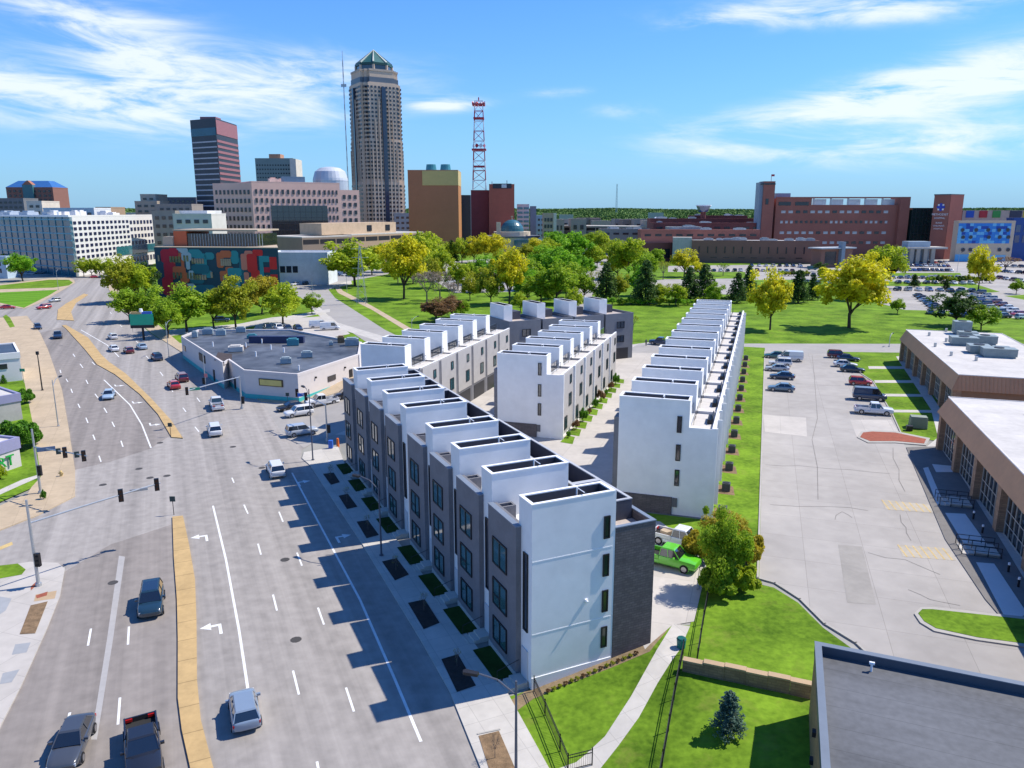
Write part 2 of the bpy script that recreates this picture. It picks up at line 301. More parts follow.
# lawns of the near ground
sheet('corner_lawn', [(509,697),(531,690),(610,659.6),(648,643),(672,625),(690,626),(699,588),(757,584),(774,588),(798,603),(823,628),(856,652),(900,720),(900,900),(555,900)], grass, .035)
sheet('east_lawn', [cf(-1.5,-13),cf(-13,-8.5),cf(-19,-5),tuple(G(699,589)),tuple(G(756,586)),cf(-13,5.2),cf(112,5.2),cf(112,0),cf(-.6,0),cf(-.6,-13)], grass, .04, px=False)
sheet('path', [(672.8,624.7),(659,647),(631,697),(605,737),(576,763),(500,790),(500,815),(599,771),(618,747),(639,718),(657.5,684),(680,650),(690,627)], concrete, .06)
sheet('soil_strip', [(509,702),(531,688),(610,659),(648,642),(668,630),(650,652),(612,668),(560,688),(534,699),(516,712)], soil, .05)
sheet('driveway', [(700,553),(706,566),(702,588),(694,622),(672,626),(645,650),(620,600),(640,520),(660,522),(690,543)], wconc, .055)
sheet('grass_island', [(918,615),(922,611),(932,611),(1060,625),(1060,650),(977,639),(936,630),(924,623)], grass, .17, skirt=.18)
sheet('kerb', [(914,615),(920,609),(932,608.5),(1060,622),(1060,653.5),(977,641.5),(934,632.5),(920,624)], curbm, .14, skirt=.15)
sheet('mulch_island', [(860,438),(863,433.5),(872,432.5),(895,433.5),(926,440),(924,444.5),(895,442),(870,442)], rmulch, .16, skirt=.15)
sheet('kerb', [(857,438),(861,432),(872,431),(896,432),(930,439),(926,446),(895,443.5),(868,443.5)], curbm, .13, skirt=.14)
# grass blocks and walks before the brown buildings
sheet('office_lawn', [(828,352),(910,353),(945,402),(946,442),(926,440),(900,432),(892,415),(873,382)], grass, .07)
for a, b in (((868,368),(906,368)),((874,382),(914,382)),((881,395.5),(925,396)),((889,411.5),(936,412))):
    sheet('office_path', [(a[0],a[1]-1.3),(b[0],b[1]-1.3),(b[0]+2,b[1]+1.3),(a[0]+1,a[1]+1.3)], concrete, .09)
sheet('office_walk', [(896,357),(905,356),(958,436),(1075,590),(1075,640),(1010,590),(948,512),(936,470),(927,447),(938,438),(931,410)], concrete, .10, skirt=.1)
# medians
def strip(name, lab, left, right, m, lift=.18):
    o = sheet(name, left + right[::-1], m, lift, skirt=.2); o['kind'] = 'structure'; return o
strip('median', '', [(172.5,518),(174,560),(177,600),(178,640),(178,700),(182,732),(190,768),(215,900)], [(183,517),(189,545),(195,580),(196.5,620),(197,680),(201,722),(213,768),(250,900)], median)
strip('median', '', [(171.5,438),(158,415),(140,395),(115,375),(97,365),(85,350),(66,329),(62,326)], [(183,439),(171,421),(151,399),(126,374.5),(109,362.5),(101,355),(88,338),(66,325.5)], median)
strip('median', '', [(57,320),(58,310),(66,304),(84,294)], [(74,321),(71,312),(76,303),(88,295)], median)
# lane paint
def dash(a, b, w=.14, m=paint, name='lane_marking', lift=.038):
    A, B = G(*a), G(*b); d = (B-A).normalized(); n = Vector((d.y, -d.x)) * w / 2
    return sheet(name, [tuple(A+n), tuple(A-n), tuple(B-n), tuple(B+n)], m, lift, px=False)
for seg in ([(292,473),(360,600),(395,680),(421,742)], [(213,506),(226,560),(239,630),(248,690)], [(104,380),(130,405),(142,425),(151,448)], [(81,330),(107,345),(119,357)]):
    for a, b in zip(seg, seg[1:]): dash(a, b, .2)
for a, b in [((244,505),(248,514)),((258,544),(261,555)),((273,595),(277,611)),((293,671),(299,695)),((317,762),(322,790)),((279,512),(283,522)),((297,553),(302,566)),((318,608),(324,625)),((346,688),(354,712)),
             ((232,478),(234,483)),((91,629),(88,646)),((129,627),(128,645)),((120,698),(118,725)),((70,713),(66,727)),((71,389),(72.5,393)),((78,404),(80,408)),((86,418),(88,423)),((93,435),(95,440)),((99,456),(101,462)),
             ((86,380),(88,384)),((95,394),(98,398)),((104,408),(107,413)),((112,422),(114.5,427)),((121,441),(123,447)),((60,370),(61,373)),((66,379),(68,382)),((73,354),(75,357)),((80,364),(83,368)),((92,362),(95,365)),
             ((112,391),(115,394)),((170,388),(173,392)),((183,408),(186,412)),((195,427),(199,432)),((160,372),(163,376)),((146,356),(149,359)),((136,341),(139,344)),((197,398),(200,402)),((120,325),(122,327)),((110,312),(111.5,314))]:
    dash(a, b, .16)
def arrow(px, py, az, flip=1):
    c = G(px, py); u, w = az_u(az), az_w(az) * flip
    pts = [(-1.1,.1),(-1.1,.35),(.2,.35),(.2,-.5),(.75,-.5),(-.0,-1.5),(-.75,-.5),(-.2,-.5),(-.2,.1)]
    pts = [(-1.3,.35),(-1.3,.10),(.05,.10),(.05,-.45),(-.35,-.45),(.22,-1.3),(.8,-.45),(.38,-.45),(.38,.35)]
    sheet('arrow_marking', [tuple(c + u*a + w*b) for a, b in pts], paint, .039, px=False)
arrow(217,627,S_AZ); arrow(204,537,S_AZ); arrow(117,386,145,1); arrow(135,403,145,1); arrow(152,425,150,1)
arrow(300,483,S_AZ,-1); arrow(339,538,S_AZ,-1)
sheet('road_joint', [(119,556),(125,557),(113,640),(97,740),(91,740),(107,640)], mat('light_seam', (.36,.345,.33), .9, .1), .036)
for p in [(114,396),(160,443),(103,485),(139,469),(150,478),(233,447),(262,468),(274,397),(113,583),(60,322),(61,346),(167,476),(285,560),(296,640)]:
    c = G(*p); sheet('manhole_cover', [(c.x+.45*math.cos(t), c.y+.45*math.sin(t)) for t in [k*math.pi/5 for k in range(10)]], mat('cast_iron', (.06,.055,.05), .7), .041, px=False)
sheet('side_street_line', [(-40,556),(-5,549),(12,542),(13,545),(-4,552),(-40,560)], ypaint, .038)
for q in ([(15.6,646),(31,644),(27,654),(12,656.6)], [(3,675),(20,671),(12,684),(0,686)], [(0,598),(12,600),(6,612),(-6,620)]): sheet('grey_paver', q, mat('grey_paver', (.30,.31,.32), .9, .1), .147)
sheet('tactile_ramp', [(36,596),(57,592),(55,600),(34,603)], mat('ramp_tan', (.42,.30,.18), .9, .1), .146)
for q in ([(36,597),(48,593),(47,597),(37,600)], [(31,478+110),(40,580),(40,584),(31,592)]): sheet('tactile_ramp', q, rmulch, .152)
# cracks and hatched bays of the car park
for q in ([(881,500),(929,505),(934,513),(886,510)], [(897,545),(949,549),(956,561),(903,557)]):
    A, B, Cc, D = [G(*p) for p in q]
    sheet('access_bay', [tuple(A),tuple(B),tuple(Cc),tuple(D)], mat('bay_slab', (.40,.36,.29), .9, .15), .042, px=False)
    for k in range(7):
        t = k/7; a = A.lerp(B, t); b = D.lerp(Cc, t+.06); dd = (B-A).normalized()*.14
        sheet('bay_marking', [tuple(a), tuple(a+dd), tuple(b+dd), tuple(b)], ypaint, .048, px=False)
sealm = mat('crack_sealant', (.20,.185,.165), .8, .3, 1)
for k, pl in enumerate([[(765,465),(800,466),(850,470),(890,474)], [(893,448),(899,470),(905,492)], [(900,515),(906,528),(911,541)], [(770,505),(830,507),(868,511)], [(812,355),(816,400),(812,440),(818,500)], [(868,553),(905,560),(940,575)], [(835,520),(842,512),(852,518)], [(770,380),(800,384),(840,386)], [(908,590),(930,600),(960,606)]]):
    for a, b in zip(pl, pl[1:]):
        A, B = G(*a), G(*b); mid = (A+B)/2 + Vector((random.uniform(-.4,.4), random.uniform(-.4,.4))); d = (B-A).normalized(); n = Vector((d.y,-d.x))*.035
        sheet('crack_seal', [tuple(A+n),tuple(mid+n*1.6),tuple(B+n),tuple(B-n),tuple(mid-n),tuple(A-n)], sealm, .044, px=False)
# kerb of the lawn along the car park and of the pavement
def kerb_line(pts, w=.18, h=.15, px=True, m=curbm, name='kerb'):
    P = [G(*p) if px else Vector(p) for p in pts]; mb = MB()
    for a, b in zip(P, P[1:]):
        d = (b-a).normalized(); n = Vector((d.y,-d.x))*w/2; a2 = a - d*.05; b2 = b + d*.05
        mb.prism([(*(a2+n), hgt(*a)), (*(a2-n), hgt(*a)), (*(b2-n), hgt(*b)), (*(b2+n), hgt(*b))], -.1, h)
    o = mb.build(name, m); o['kind'] = 'structure'; return o
kerb_line([(764.7,352),(757.6,579),(775,584),(800,600),(825,625),(856,644),(875,662)])
kerb_line([(697.5,590),(701.5,566),(695.5,549)]); kerb_line([(828,352),(873,382),(892,414),(901,434)])
# tree pits and planting beds
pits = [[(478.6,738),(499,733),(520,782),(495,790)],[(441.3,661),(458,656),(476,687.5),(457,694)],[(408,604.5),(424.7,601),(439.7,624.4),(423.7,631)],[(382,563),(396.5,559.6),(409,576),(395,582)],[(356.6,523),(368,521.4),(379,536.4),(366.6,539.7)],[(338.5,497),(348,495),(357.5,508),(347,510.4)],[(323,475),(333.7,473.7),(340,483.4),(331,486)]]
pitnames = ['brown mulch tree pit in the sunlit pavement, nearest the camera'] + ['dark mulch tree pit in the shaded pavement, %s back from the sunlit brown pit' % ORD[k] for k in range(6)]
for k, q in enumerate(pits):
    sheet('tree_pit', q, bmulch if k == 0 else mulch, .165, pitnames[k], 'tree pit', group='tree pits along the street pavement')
sheet('tree_pit', [(31,607),(48,603),(35.5,635),(20,636)], bmulch, .165, 'brown mulch bed in the pale pavement at the lower left', 'planting bed')
kk = kerb_line([(478,736),(499.5,731.5)], .12, .19)
# ------------------------------------------------------------------ townhouses
def window(parent, x0, x1, z0, z1, T=None, y=0, out=-1, mull=1, pm=None, d=.10, trans=None, label=None):
    """frame ring with mullions and a pane child; lies in the plane y, facing -y (out=-1) or +y; T re-orients it"""
    T = T or Matrix.Identity(4); f = MB(); f.T = T; t = .09; ya, yb = sorted((y + out*.005, y + out*d))
    f.box(x0, x0+t, ya, yb, z0, z1); f.box(x1-t, x1, ya, yb, z0, z1); f.box(x0+t, x1-t, ya, yb, z0, z0+t); f.box(x0+t, x1-t, ya, yb, z1-t, z1)
    if mull:
        xm = x0 + (x1-x0)*.5; f.box(xm-.04, xm+.04, ya, yb, z0+t, z1-t)
        if mull > 1: zm = z0 + (z1-z0)*.38; f.box(xm+.04, x1-t, ya, yb, zm-.04, zm+.04)
    o = f.build('window', frame, parent)
    p = MB(); p.T = T; pa, pb = sorted((y + out*.004, y + out*.035)); p.box(x0+t, x1-t, pa, pb, z0+t, z1-t); p.build('pane', pm or pane, o)
    return o
def endT(x):   # plane at local x, facing -x : maps local (u along y)
    return Matrix.Translation((x,0,0)) @ Matrix(((0,1,0,0),(1,0,0,0),(0,0,1,0),(0,0,0,1)))
def unit(name, label, group, o2, az, s, cfg, z0=0.0, end=False, far=False):
    """a townhouse: x along its row, y from its tall side to its terrace side"""
    p, D, BW, BD, HB, HR = cfg['p'], cfg['D'], cfg['bw'], cfg['bd'], cfg['hb'], cfg['hr']
    q = o2 + az_u(az)*s
    t = thing(name, label, 'townhouse', (q.x, q.y, z0), 0, group)
    # local x = along az_u, local y = az_w (left handed) -> keep right handed by mirroring in the builder
    u, w = az_u(az), az_w(az)
    TM = Matrix(((u.x, w.x, 0, 0), (u.y, w.y, 0, 0), (0, 0, 1, 0), (0, 0, 0, 1)))
    def B():
        m = MB(); m.T = TM; return m
    kind = cfg['kind']; dz = -z0 - .3
    fx = .0
    b = B(); b.box(0, p, 0, D, -1.2, HR); b.build('wall', [cfg['body']], t)
    if end and kind == 'S': # brick rear block, proud of the white wall
        e = B(); e.box(-.25, .02, 6.62, D+.30, -1.2, 11.05); e.build('brick_wall', dbrick, t); e = B(); e.box(.02, p-.3, D+.02, D+.30, -1.2, 11.05); e.build('brick_wall', dbrick, t)
        e = B(); e.box(-.28, .05, 6.6, D+.33, 11.05, 11.13); e.box(.05, p-.27, D, D+.33, 11.05, 11.13); e.build('coping', mat('coping_blue_grey', (.18,.22,.28), .5, .05), t)
    # roof membrane
    r = B(); r.box(BW, p-.02, .35, BD, HR, HR+.06); r.build('roof', cfg.get('roof', memb), t)
    # tall open-topped volume
    k = B(); yf = cfg.get('yf', -.0)
    if kind == 'S':
        k.box(-.22, BW, yf-.02, BD, -1.0, HB-1.1)
        k.walls(-.22, BW, yf-.02, BD, HB-1.1, HB-.08, .22)
    else:
        k.box(-.05, BW, yf-.02, BD, HR-2.5, HB-.9)
        k.walls(-.05, BW, yf-.02, BD, HB-.9, HB-.08, .2)
    box = k.build('roof_tower', white, t)
    tt = B(); x0 = -.24 if kind == 'S' else -.07
    tt.walls(x0-.02, BW+.02, yf-.06, BD+.03, HB-.08, HB, .26); tt.build('parapet_cap', trimw, box)
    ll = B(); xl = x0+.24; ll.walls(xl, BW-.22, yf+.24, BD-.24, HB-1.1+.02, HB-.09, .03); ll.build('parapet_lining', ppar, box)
    fl = B(); fl.box(xl+.03, BW-.25, yf+.27, BD-.27, HB-1.1, HB-1.02); fl.build('tower_roof', mat('grey_ballast', (.30,.30,.29), .9, .2, 3), box)
    if not far:
        pp = B(); pp.tube(((BW)/2,BD*.62,HB-1.1),((BW)/2,BD*.62,HB+.25), .06, n=6); pp.tube(((BW)/2+.1,BD*.62-.0,HB+.2),(BW/2-1.1,BD*.62,HB+.2), .04, n=5); pp.build('vent_pipe', trimw, box)
    # terrace side: parapet, deck, rail
    g = B(); ht = cfg['ht']
    dk = B(); dk.box(.1, p-.1, BD+.05, D-.05, HR+.0, HR+.05); dk.build('terrace_deck', deck if kind == 'S' else mat('pale_deck', (.55,.52,.48), .8, .12, 1), t)
    if kind == 'S':
        g.walls(.15 if not end else 2.3, p+.1, BD+.45, D-.1, HR, 11.9 if not end else 11.85, .2)
        pa = g.build('terrace_parapet', ppar, t)
        h = B(); h.walls(.13 if not end else 2.28, p+.12, BD+.43, D-.08, 11.9, 11.98, .24); h.build('parapet_cap', mat('cap_grey', (.42,.43,.45), .6, .1), pa)
    else:
        g.box(0, p, D-.2, D, HR, ht); g.box(0, .18, BD, D-.2, HR, ht-.15)
        pa = g.build('terrace_parapet', cfg['back'], t)
        h = B(); h.box(-.02, p, D-.24, D+.03, ht, ht+.06); h.build('parapet_cap', trimw, pa)
        rl = B()
        for zz in (.5, 1.0): rl.tube((p*.35,BD+.25,HR+zz),(p*.98,BD+.25,HR+zz), .03, n=4)
        for xx in (.35,.66,.98): rl.tube((p*xx,BD+.25,HR),(p*xx,BD+.25,HR+1.05), .03, n=4)
        rl.build('railing', bsteel, t)
        if kind == 'C':
            ch = B(); ch.box(p*.45, p*.75, D-1.0, D-.5, HR+.05, HR+.55); ch.box(p*.45, p*.75, D-.55, D-.45, HR+.5, HR+1.0); ch.build('bench_seat', bsteel, t)
        gl = B(); gl.box(BW+.05, p-.1, BD-.3, BD-.24, HR+.1, HR+1.3); gl.build('glass_balustrade', pane2, t)
    # ---- front (y = 0) side
    if kind == 'S':
        f = B(); f.box(BW-.35, p-.42, -.42, .30, -1.0, 11.72); fp = f.build('charcoal_bay', darkp, t)
        c = B(); c.box(BW-.37, p-.40, -.45, .0, 11.72, 11.8); c.build('coping', mat('coping_blue_grey', (.18,.22,.28), .5, .05), fp)
        c = B(); c.box(p-1.25, p-1.1, .30, 1.5, HR, 11.6); c.box(p-.57, p-.42, .30, 1.5, HR, 11.6); c.box(p-1.1, p-.57, 1.35, 1.5, HR, 11.6); c.build('roof_return', darkp, t)
        for (za, zb, mu) in ((7.45, 9.55, 1), (4.15, 6.3, 2), (1.15, 3.1, 1)):
            window(t, 2.95, 5.45, za, zb, TM, -.42, -1, mu)
        window(t, .28, .98, 4.2, 10.1, TM, -.02, -1, 0, pane2)
        dr = B(); dr.box(.25, 1.25, -.10, -.02, .45, 2.75); dr.build('door', mat('door_pale', (.55,.56,.58), .5, .05), t)
        st = B()
        for j in range(3): st.box(.1, 1.4, -1.9+j*.45, -.11 if j == 2 else -1.9+(j+1)*.45, -.2, .15*(j+1)+.02)
        st.build('front_step', concrete, t)
        hr_ = B(); hr_.path([(1.42,-1.9,.2),(1.42,-1.9,1.05),(1.42,-.2,1.5)], .025, 5); hr_.build('handrail', bsteel, t)
        dp = B(); dp.tube((p-.2,-.08,.1),(p-.2,-.08,HR+.9), .05, n=6); dp.build('downpipe', trimw, t)
        pl = B(); pl.box(1.45, p-.4, -.47, -.42, -.2, .5); pl.build('plinth', lgrey, t)
    elif not far:
        dr = B(); dr.box(.8, p-.8, -.06, .02, 0, 2.6); dr.build('garage_door', mat('garage_grey', (.16,.17,.18), .6, .1), t)
        for za in (4.1, 7.3): window(t, p*.35, p*.75, za, za+1.8, TM, 0, -1, 1)
    # ---- terrace side facade (y = D)
    if kind in 'BCD':
        rc = cfg['rec']; rr = B()
        if kind == 'D': rr.box(-.45, .45, D+.0, D+.03, 0, HR+.2); rr.build('recess_strip', darkp, t)
        else: rr.box(-.12, .12, D+.0, D+.35, -1.0, ht+.1); rr.build('party_fin', white, t)
        pan = B(); pan.box(.5, p-.5, D+.02, D+.12, 2.9 if kind == 'D' else .5, ht-.12); pan.build('facade_panel', cfg['back'], t)
        window(t, p*.62, p*.62+.95, 7.3, 8.6, TM, D+.12, 1, 0)
        window(t, p*.55, p*.55+1.5, 4.0, 5.9, TM, D+.12, 1, 1)
        if kind == 'D':
            gd = B(); gd.box(.9, p-.9, D+.0, D+.05, 0, 2.5); gd.build('garage_door', mat('garage_black', (.03,.03,.035), .5, .1), t)
        elif kind == 'B':
            window(t, p*.2, p*.2+1.5, 1.0, 2.9, TM, D+.12, 1, 1)
        if kind == 'C':
            window(t, p*.15, p*.15+1.3, 1.0, 2.9, TM, D+.12, 1, 1)
            fin = B(); fin.box(p*.45, p*.45+.15, D+.12, D+.6, .3, ht+.1); fin.build('sun_fin', white, t)
    # ---- end wall details
    if end:
        E = TM @ Matrix(((0,1,0,0),(1,0,0,0),(0,0,1,0),(0,0,0,1)))   # local x<->y
        if kind == 'S':
            for (za, zb) in ((10.45,12.15),(7.55,9.25),(4.75,6.45),(1.9,3.55)):
                window(t, 5.62, 6.12, za, zb, E, -.235, -1, 0, mat('tinted_pane', (.025,.05,.03), .1, .2, 1, spec=.8))
            for zz in (9.72, 4.25): bd = B(); bd.box(-.25, -.235, .02, 6.4, zz, zz+.07); bd.build('wall_band', trimw, t)
            pb = B(); pb.box(-.30, -.235, .0, 6.5, -1.0, .95); pb.build('plinth', white, t)
            lm = B(); lm.box(-.34, -.22, 4.2, 4.42, 5.9, 6.1); lm.tube((-.5,4.31,5.95),(-.34,4.31,6.0),.08); lm.build('wall_lamp', trimw, t)
            ew = B(); ew.box(-.235, -.222, -.015, 6.60, -1.0, HB-.081); ew.build('end_wall', white, t)
        else:
            for (za, zb) in ((9.2,11.0),(6.1,7.9),(3.3,5.1)): window(t, BD-1.25, BD-.75, za, zb, E, -.07, -1, 0, pane2)
            ew = B(); ew.box(-.07, -.052, -.01, BD, -1.0, HB-.92); ew.box(-.07,-.002,BD+.001,D+.0,-1.0,ht+.0); ew.build('end_wall', white, t)
            pb = B(); pb.box(-.25, -.071, .0, BD-1.4, -1.0, 1.95); pb.build('brick_plinth', dbrick, t)
            sb = B(); sb.box(-.2, -.075, BD-1.35, BD-.85, .9, 1.9); sb.build('meter_box', mat('meter_grey', (.12,.12,.13), .6), t)
            bw = B(); bw.box(.02, 2.0, -.55, -.021, -1.0, HB-2.4); bw.build('charcoal_bay', darkp, t)
    return t
cfgS = dict(kind='S', p=6.77, D=9.75, bw=1.78, bd=6.5, hb=13.95, hr=10.3, ht=11, body=white)
n = 0
for k in range(8):
    s = k*6.77 + (1.3 if k > 3 else 0)
    lab = 'white and charcoal street townhouse at the near end of its row' if k == 0 else ('last white and charcoal street townhouse, beside the side street corner' if k == 7 else 'white and charcoal townhouse facing the avenue, %s back from the near end' % ORD[k])
    unit('townhouse', lab, 'townhouses facing the avenue', S0 + SW*0, S_AZ, s + .2, cfgS, 0, end=(k == 0))
# planting beds before them
for k in range(8):
    s = k*6.77 + (1.3 if k > 3 else 0) + .2
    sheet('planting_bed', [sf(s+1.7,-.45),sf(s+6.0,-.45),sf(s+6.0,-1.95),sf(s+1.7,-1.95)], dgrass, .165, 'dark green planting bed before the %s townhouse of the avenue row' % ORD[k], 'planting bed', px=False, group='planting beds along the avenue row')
cfgC = dict(kind='C', p=7.9, D=10.0, bw=2.2, bd=7.4, hb=12.75, hr=9.35, ht=9.85, body=white, back=mat('pale_panel', (.62,.61,.60), .8, .06), rec=0)
for k in range(13):
    lab = 'white townhouse with tall blank end wall, nearest of the long right row' if k == 0 else ('farthest white townhouse of the long right row, by the back street' if k == 12 else 'white townhouse of the long right row, %s from its near end' % ORD[k])
    unit('townhouse', lab, 'townhouses of the long right row', C0 - CW*10.0, C_AZ, k*7.9, cfgC, RISE, end=(k == 0), far=(k > 4))
Bc = G(480+400/5.12, 300+712/5.12); bs, bw_ = (Bc-C0).dot(CU), (Bc-C0).dot(CW)
cfgB = dict(kind='B', p=7.0, D=9.6, bw=2.2, bd=7.4, hb=12.1, hr=8.9, ht=9.4, body=white, back=lgrey, rec=0)
for k in range(6):
    lab = 'white townhouse with windowed end wall, nearest of the middle row' if k == 0 else 'grey-backed white townhouse of the middle row, %s from its near end' % ORD[k]
    unit('townhouse', lab, 'townhouses of the middle row', Bc - CW*9.2, C_AZ, k*7.0, cfgB, RISE, end=(k == 0))
cfgD = dict(kind='D', p=6.9, D=9.6, bw=2.1, bd=7.2, hb=12.8, hr=9.3, ht=9.7, body=darkp, back=lgrey, rec=0)
for k in range(6):
    unit('townhouse', 'warm grey townhouse with dark recesses in the left courtyard row, %s from its near end' % ORD[k], 'townhouses of the left courtyard row', C0 + CU*20.3 - CW*52.4, C_AZ, k*6.9, cfgD, RISE, end=False)
# back row, turned: x runs along az 57+180 so that its tall side points away
cfgE = dict(kind='E', p=7.9, D=9.6, bw=2.1, bd=7.2, hb=12.8, hr=9.6, ht=10.2, body=mgrey, back=mgrey, rec=0)
E_AZ = 62.0
def unitE(k, q):
    t = thing('townhouse', 'dark grey townhouse with white roof box in the back row, %s from the left' % ORD[k], 'townhouse', (q.x, q.y, RISE), 0, 'dark townhouses of the back row')
    u = az_u(E_AZ); w = -az_w(E_AZ)                       # w: away from the camera
    TM = Matrix(((u.x, w.x, 0, 0), (u.y, w.y, 0, 0), (0,0,1,0), (0,0,0,1)))
    def B():
        m = MB(); m.T = TM; return m
    p = 7.9
    b = B(); b.box(0, p-.5, 0, 9.6, -1, 9.6); b.box(p-.5, p, .8, 9, -1, 9.0); b.build('wall', mgrey, t)
    for (x0, x1, y0, y1) in ((0,p-.5,0,9.6),):
        c = B(); c.walls(x0, x1, y0, y1, 9.6, 10.2, .2); c.build('parapet', mgrey, t)
    c = B(); c.box(.2, p-.7, .2, 9.4, 9.6, 9.7); c.build('roof', deck, t)
    x = B(); x.box(.3, 2.3, 3.0, 9.3, 9.7, 12.6); x.walls(.3, 2.3, 3.0, 9.3, 12.6, 13.1, .2); bx_ = x.build('roof_tower', white, t)
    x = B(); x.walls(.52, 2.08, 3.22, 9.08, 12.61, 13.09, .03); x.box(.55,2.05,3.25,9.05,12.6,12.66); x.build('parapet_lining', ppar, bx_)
    x = B(); x.box(3.4, 5.6, 5.5, 9.0, 9.7, 11.4); x.build('roof_room', ppar, t)
    for za in (6.9, 3.8): window(t, 3.0, 5.0, za, za+1.5, TM, 0, -1, 1, pane2)
    x = B(); x.box(1.2, 6.2, -.04, .02, 0, 2.5); x.build('garage_door', mat('garage_black', (.03,.03,.035), .5, .1), t)
    if k == 3:
        E = TM @ Matrix.Translation((p-.5,0,0)) @ Matrix(((0,-1,0,0),(1,0,0,0),(0,0,1,0),(0,0,0,1)))
        for za in (6.9, 3.8, .9): window(t, 3.0, 5.2, za, za+1.6, E, 0, -1, 1, pane2)
ec = C0 + CU*86.2 - CW*26.2
for k in range(4):
    unitE(k, ec - az_u(E_AZ)*7.9*(4-k) + az_u(E_AZ)*5.0)
# air conditioning units on mulch beside the long right row
acm = MB(); acm.box(-.45,.45,-.45,.45,0,.95)
for j in range(8): acm.box(-.47,.47,-.47,.47,.12+j*.1,.15+j*.1)
acme = acm.mesh('ac_casing', mat('ac_grey', (.06,.065,.07), .5, .1))
fan = MB(); fan.tube((0,0,.951),(0,0,1.0),.36,.34,12); fanme = fan.mesh('fan_grille', bsteel)
for k in range(13):
    x, y = cf(1.4 + k*7.75, 1.25)
    t = thing('air_conditioner', 'grey condenser box on the grass beside the long right row, %s from its near end' % ORD[k], 'air conditioner', (x,y,RISE+.05), hd(C_AZ), 'condensers beside the long right row')
    put('casing', acme, t); put('fan_grille', fanme, t)
    sheet('mulch_patch', [cf(.1+k*7.75,.35),cf(.0+k*7.75,2.3),cf(3.0+k*7.75,2.0),cf(3.2+k*7.75,.35)], bmulch, .05, px=False)
# ------------------------------------------------------------------ large buildings
def frame_of(pL, pR):
    """ground frame: origin at the left corner, x to the right corner, y away from the camera"""
    a, b = (G(*pL) if not isinstance(pL, Vector) else pL), (G(*pR) if not isinstance(pR, Vector) else pR)
    d = b - a; return a, math.atan2(d.y, d.x), d.length
def wins(parent, rects, m, T=None, name='window', dep=.12, budget=100):
    """rects: (face matrix, x, z, w, h); the first hundred are parts, the rest one part"""
    cache = {}
    for k, (FM, x, z, w, h) in enumerate(rects):
        if k >= budget: break
        key = (round(w,2), round(h,2))
        if key not in cache:
            b = MB(); b.box(-w/2, w/2, -dep, .02, -h/2, h/2); cache[key] = b.mesh('window_pane', m)
        o = bpy.data.objects.new(name, cache[key]); COL.objects.link(o); o.parent = parent
        o.matrix_local = FM @ Matrix.Translation((x, 0, z))
    if len(rects) > budget:
        b = MB()
        for (FM, x, z, w, h) in rects[budget:]:
            b.T = FM @ Matrix.Translation((x, 0, z)); b.box(-w/2, w/2, -dep, .02, -h/2, h/2)
        b.build('window', m, parent)['kind'] = 'stuff'
def faces(w, d):
    I = Matrix.Identity(4)
    return dict(F=I, R=Matrix.Translation((w,0,0)) @ Matrix.Rotation(R(90),4,'Z'), L=Matrix.Translation((0,d,0)) @ Matrix.Rotation(R(-90),4,'Z'), K=Matrix.Translation((w,d,0)) @ Matrix.Rotation(R(180),4,'Z'))
def grid(F, x0, x1, nx, z0, z1, nz, fw=.5, fh=.5):
    out = []; dx, dz = (x1-x0)/nx, (z1-z0)/nz
    for j in range(nz-1, -1, -1):
        for i in range(nx): out.append((F, x0+(i+.5)*dx, z0+(j+.5)*dz, dx*fw, dz*fh))
    return out
def block(name, label, cat, pL, pR, pyTop, depth, m, group=None, roofm=None, par=.6, poly=None):
    a, rz, w = frame_of(pL, pR)
    z = hgt(a.x, a.y); h = zat(pL[0] if not isinstance(pL, Vector) else 0, pyTop, a) - z
    t = thing(name, label, cat, (a.x, a.y, z), rz, group)
    b = MB()
    if poly:
        P_ = [(0,0),(w,0)] + poly(w); b.prism(P_, -3, h); b.build('wall', m, t); b = MB(); b.prism(P_, h, h+.3); b.build('roof', roofm or memb, t); b = MB(); b.box(0, w, -.05, .4, h, h+.9); b.build('parapet', m, t); return t, w, h, faces(w, depth)
    b.box(0, w, 0, depth, -3, h); b.build('wall', m, t)
    if par:
        c = MB(); c.walls(-.05, w+.05, -.05, depth+.05, h, h+par, .5); c.build('parapet', m, t)
        r = MB(); r.box(.45, w-.45, .45, depth-.45, h, h+.12); r.build('roof', roofm or memb, t)
    return t, w, h, faces(w, depth)
def rooftop(t, w, d, h, n, seed, sz=(3,3,2), m=None):
    rr = random.Random(seed)
    for k in range(n):
        a, b_, c = sz[0]*rr.uniform(.6,1.3), sz[1]*rr.uniform(.6,1.3), sz[2]*rr.uniform(.6,1.2); x, y = rr.uniform(1, max(1.5, w-a-1)), rr.uniform(1, max(1.5, d-b_-1))
        o = MB(); o.box(x, x+a, y, y+b_, h+.1, h+.1+c); o.box(x+a*.2, x+a*.8, y+b_*.2, y+b_*.8, h+.1+c, h+.1+c*1.25); o.build('roof_unit', m or mat('roof_unit_grey', (.34,.36,.37), .5, .15, 1), t)
stone = mat('tan_granite', (.60,.46,.34), .7, .12, .05)
dglass = mat('dark_curtain_glass', (.012,.016,.024), .08, .3, .08, spec=.9, coat=.5)
wing = mat('far_window', (.022,.026,.036), .15, .3, .2, spec=.7)
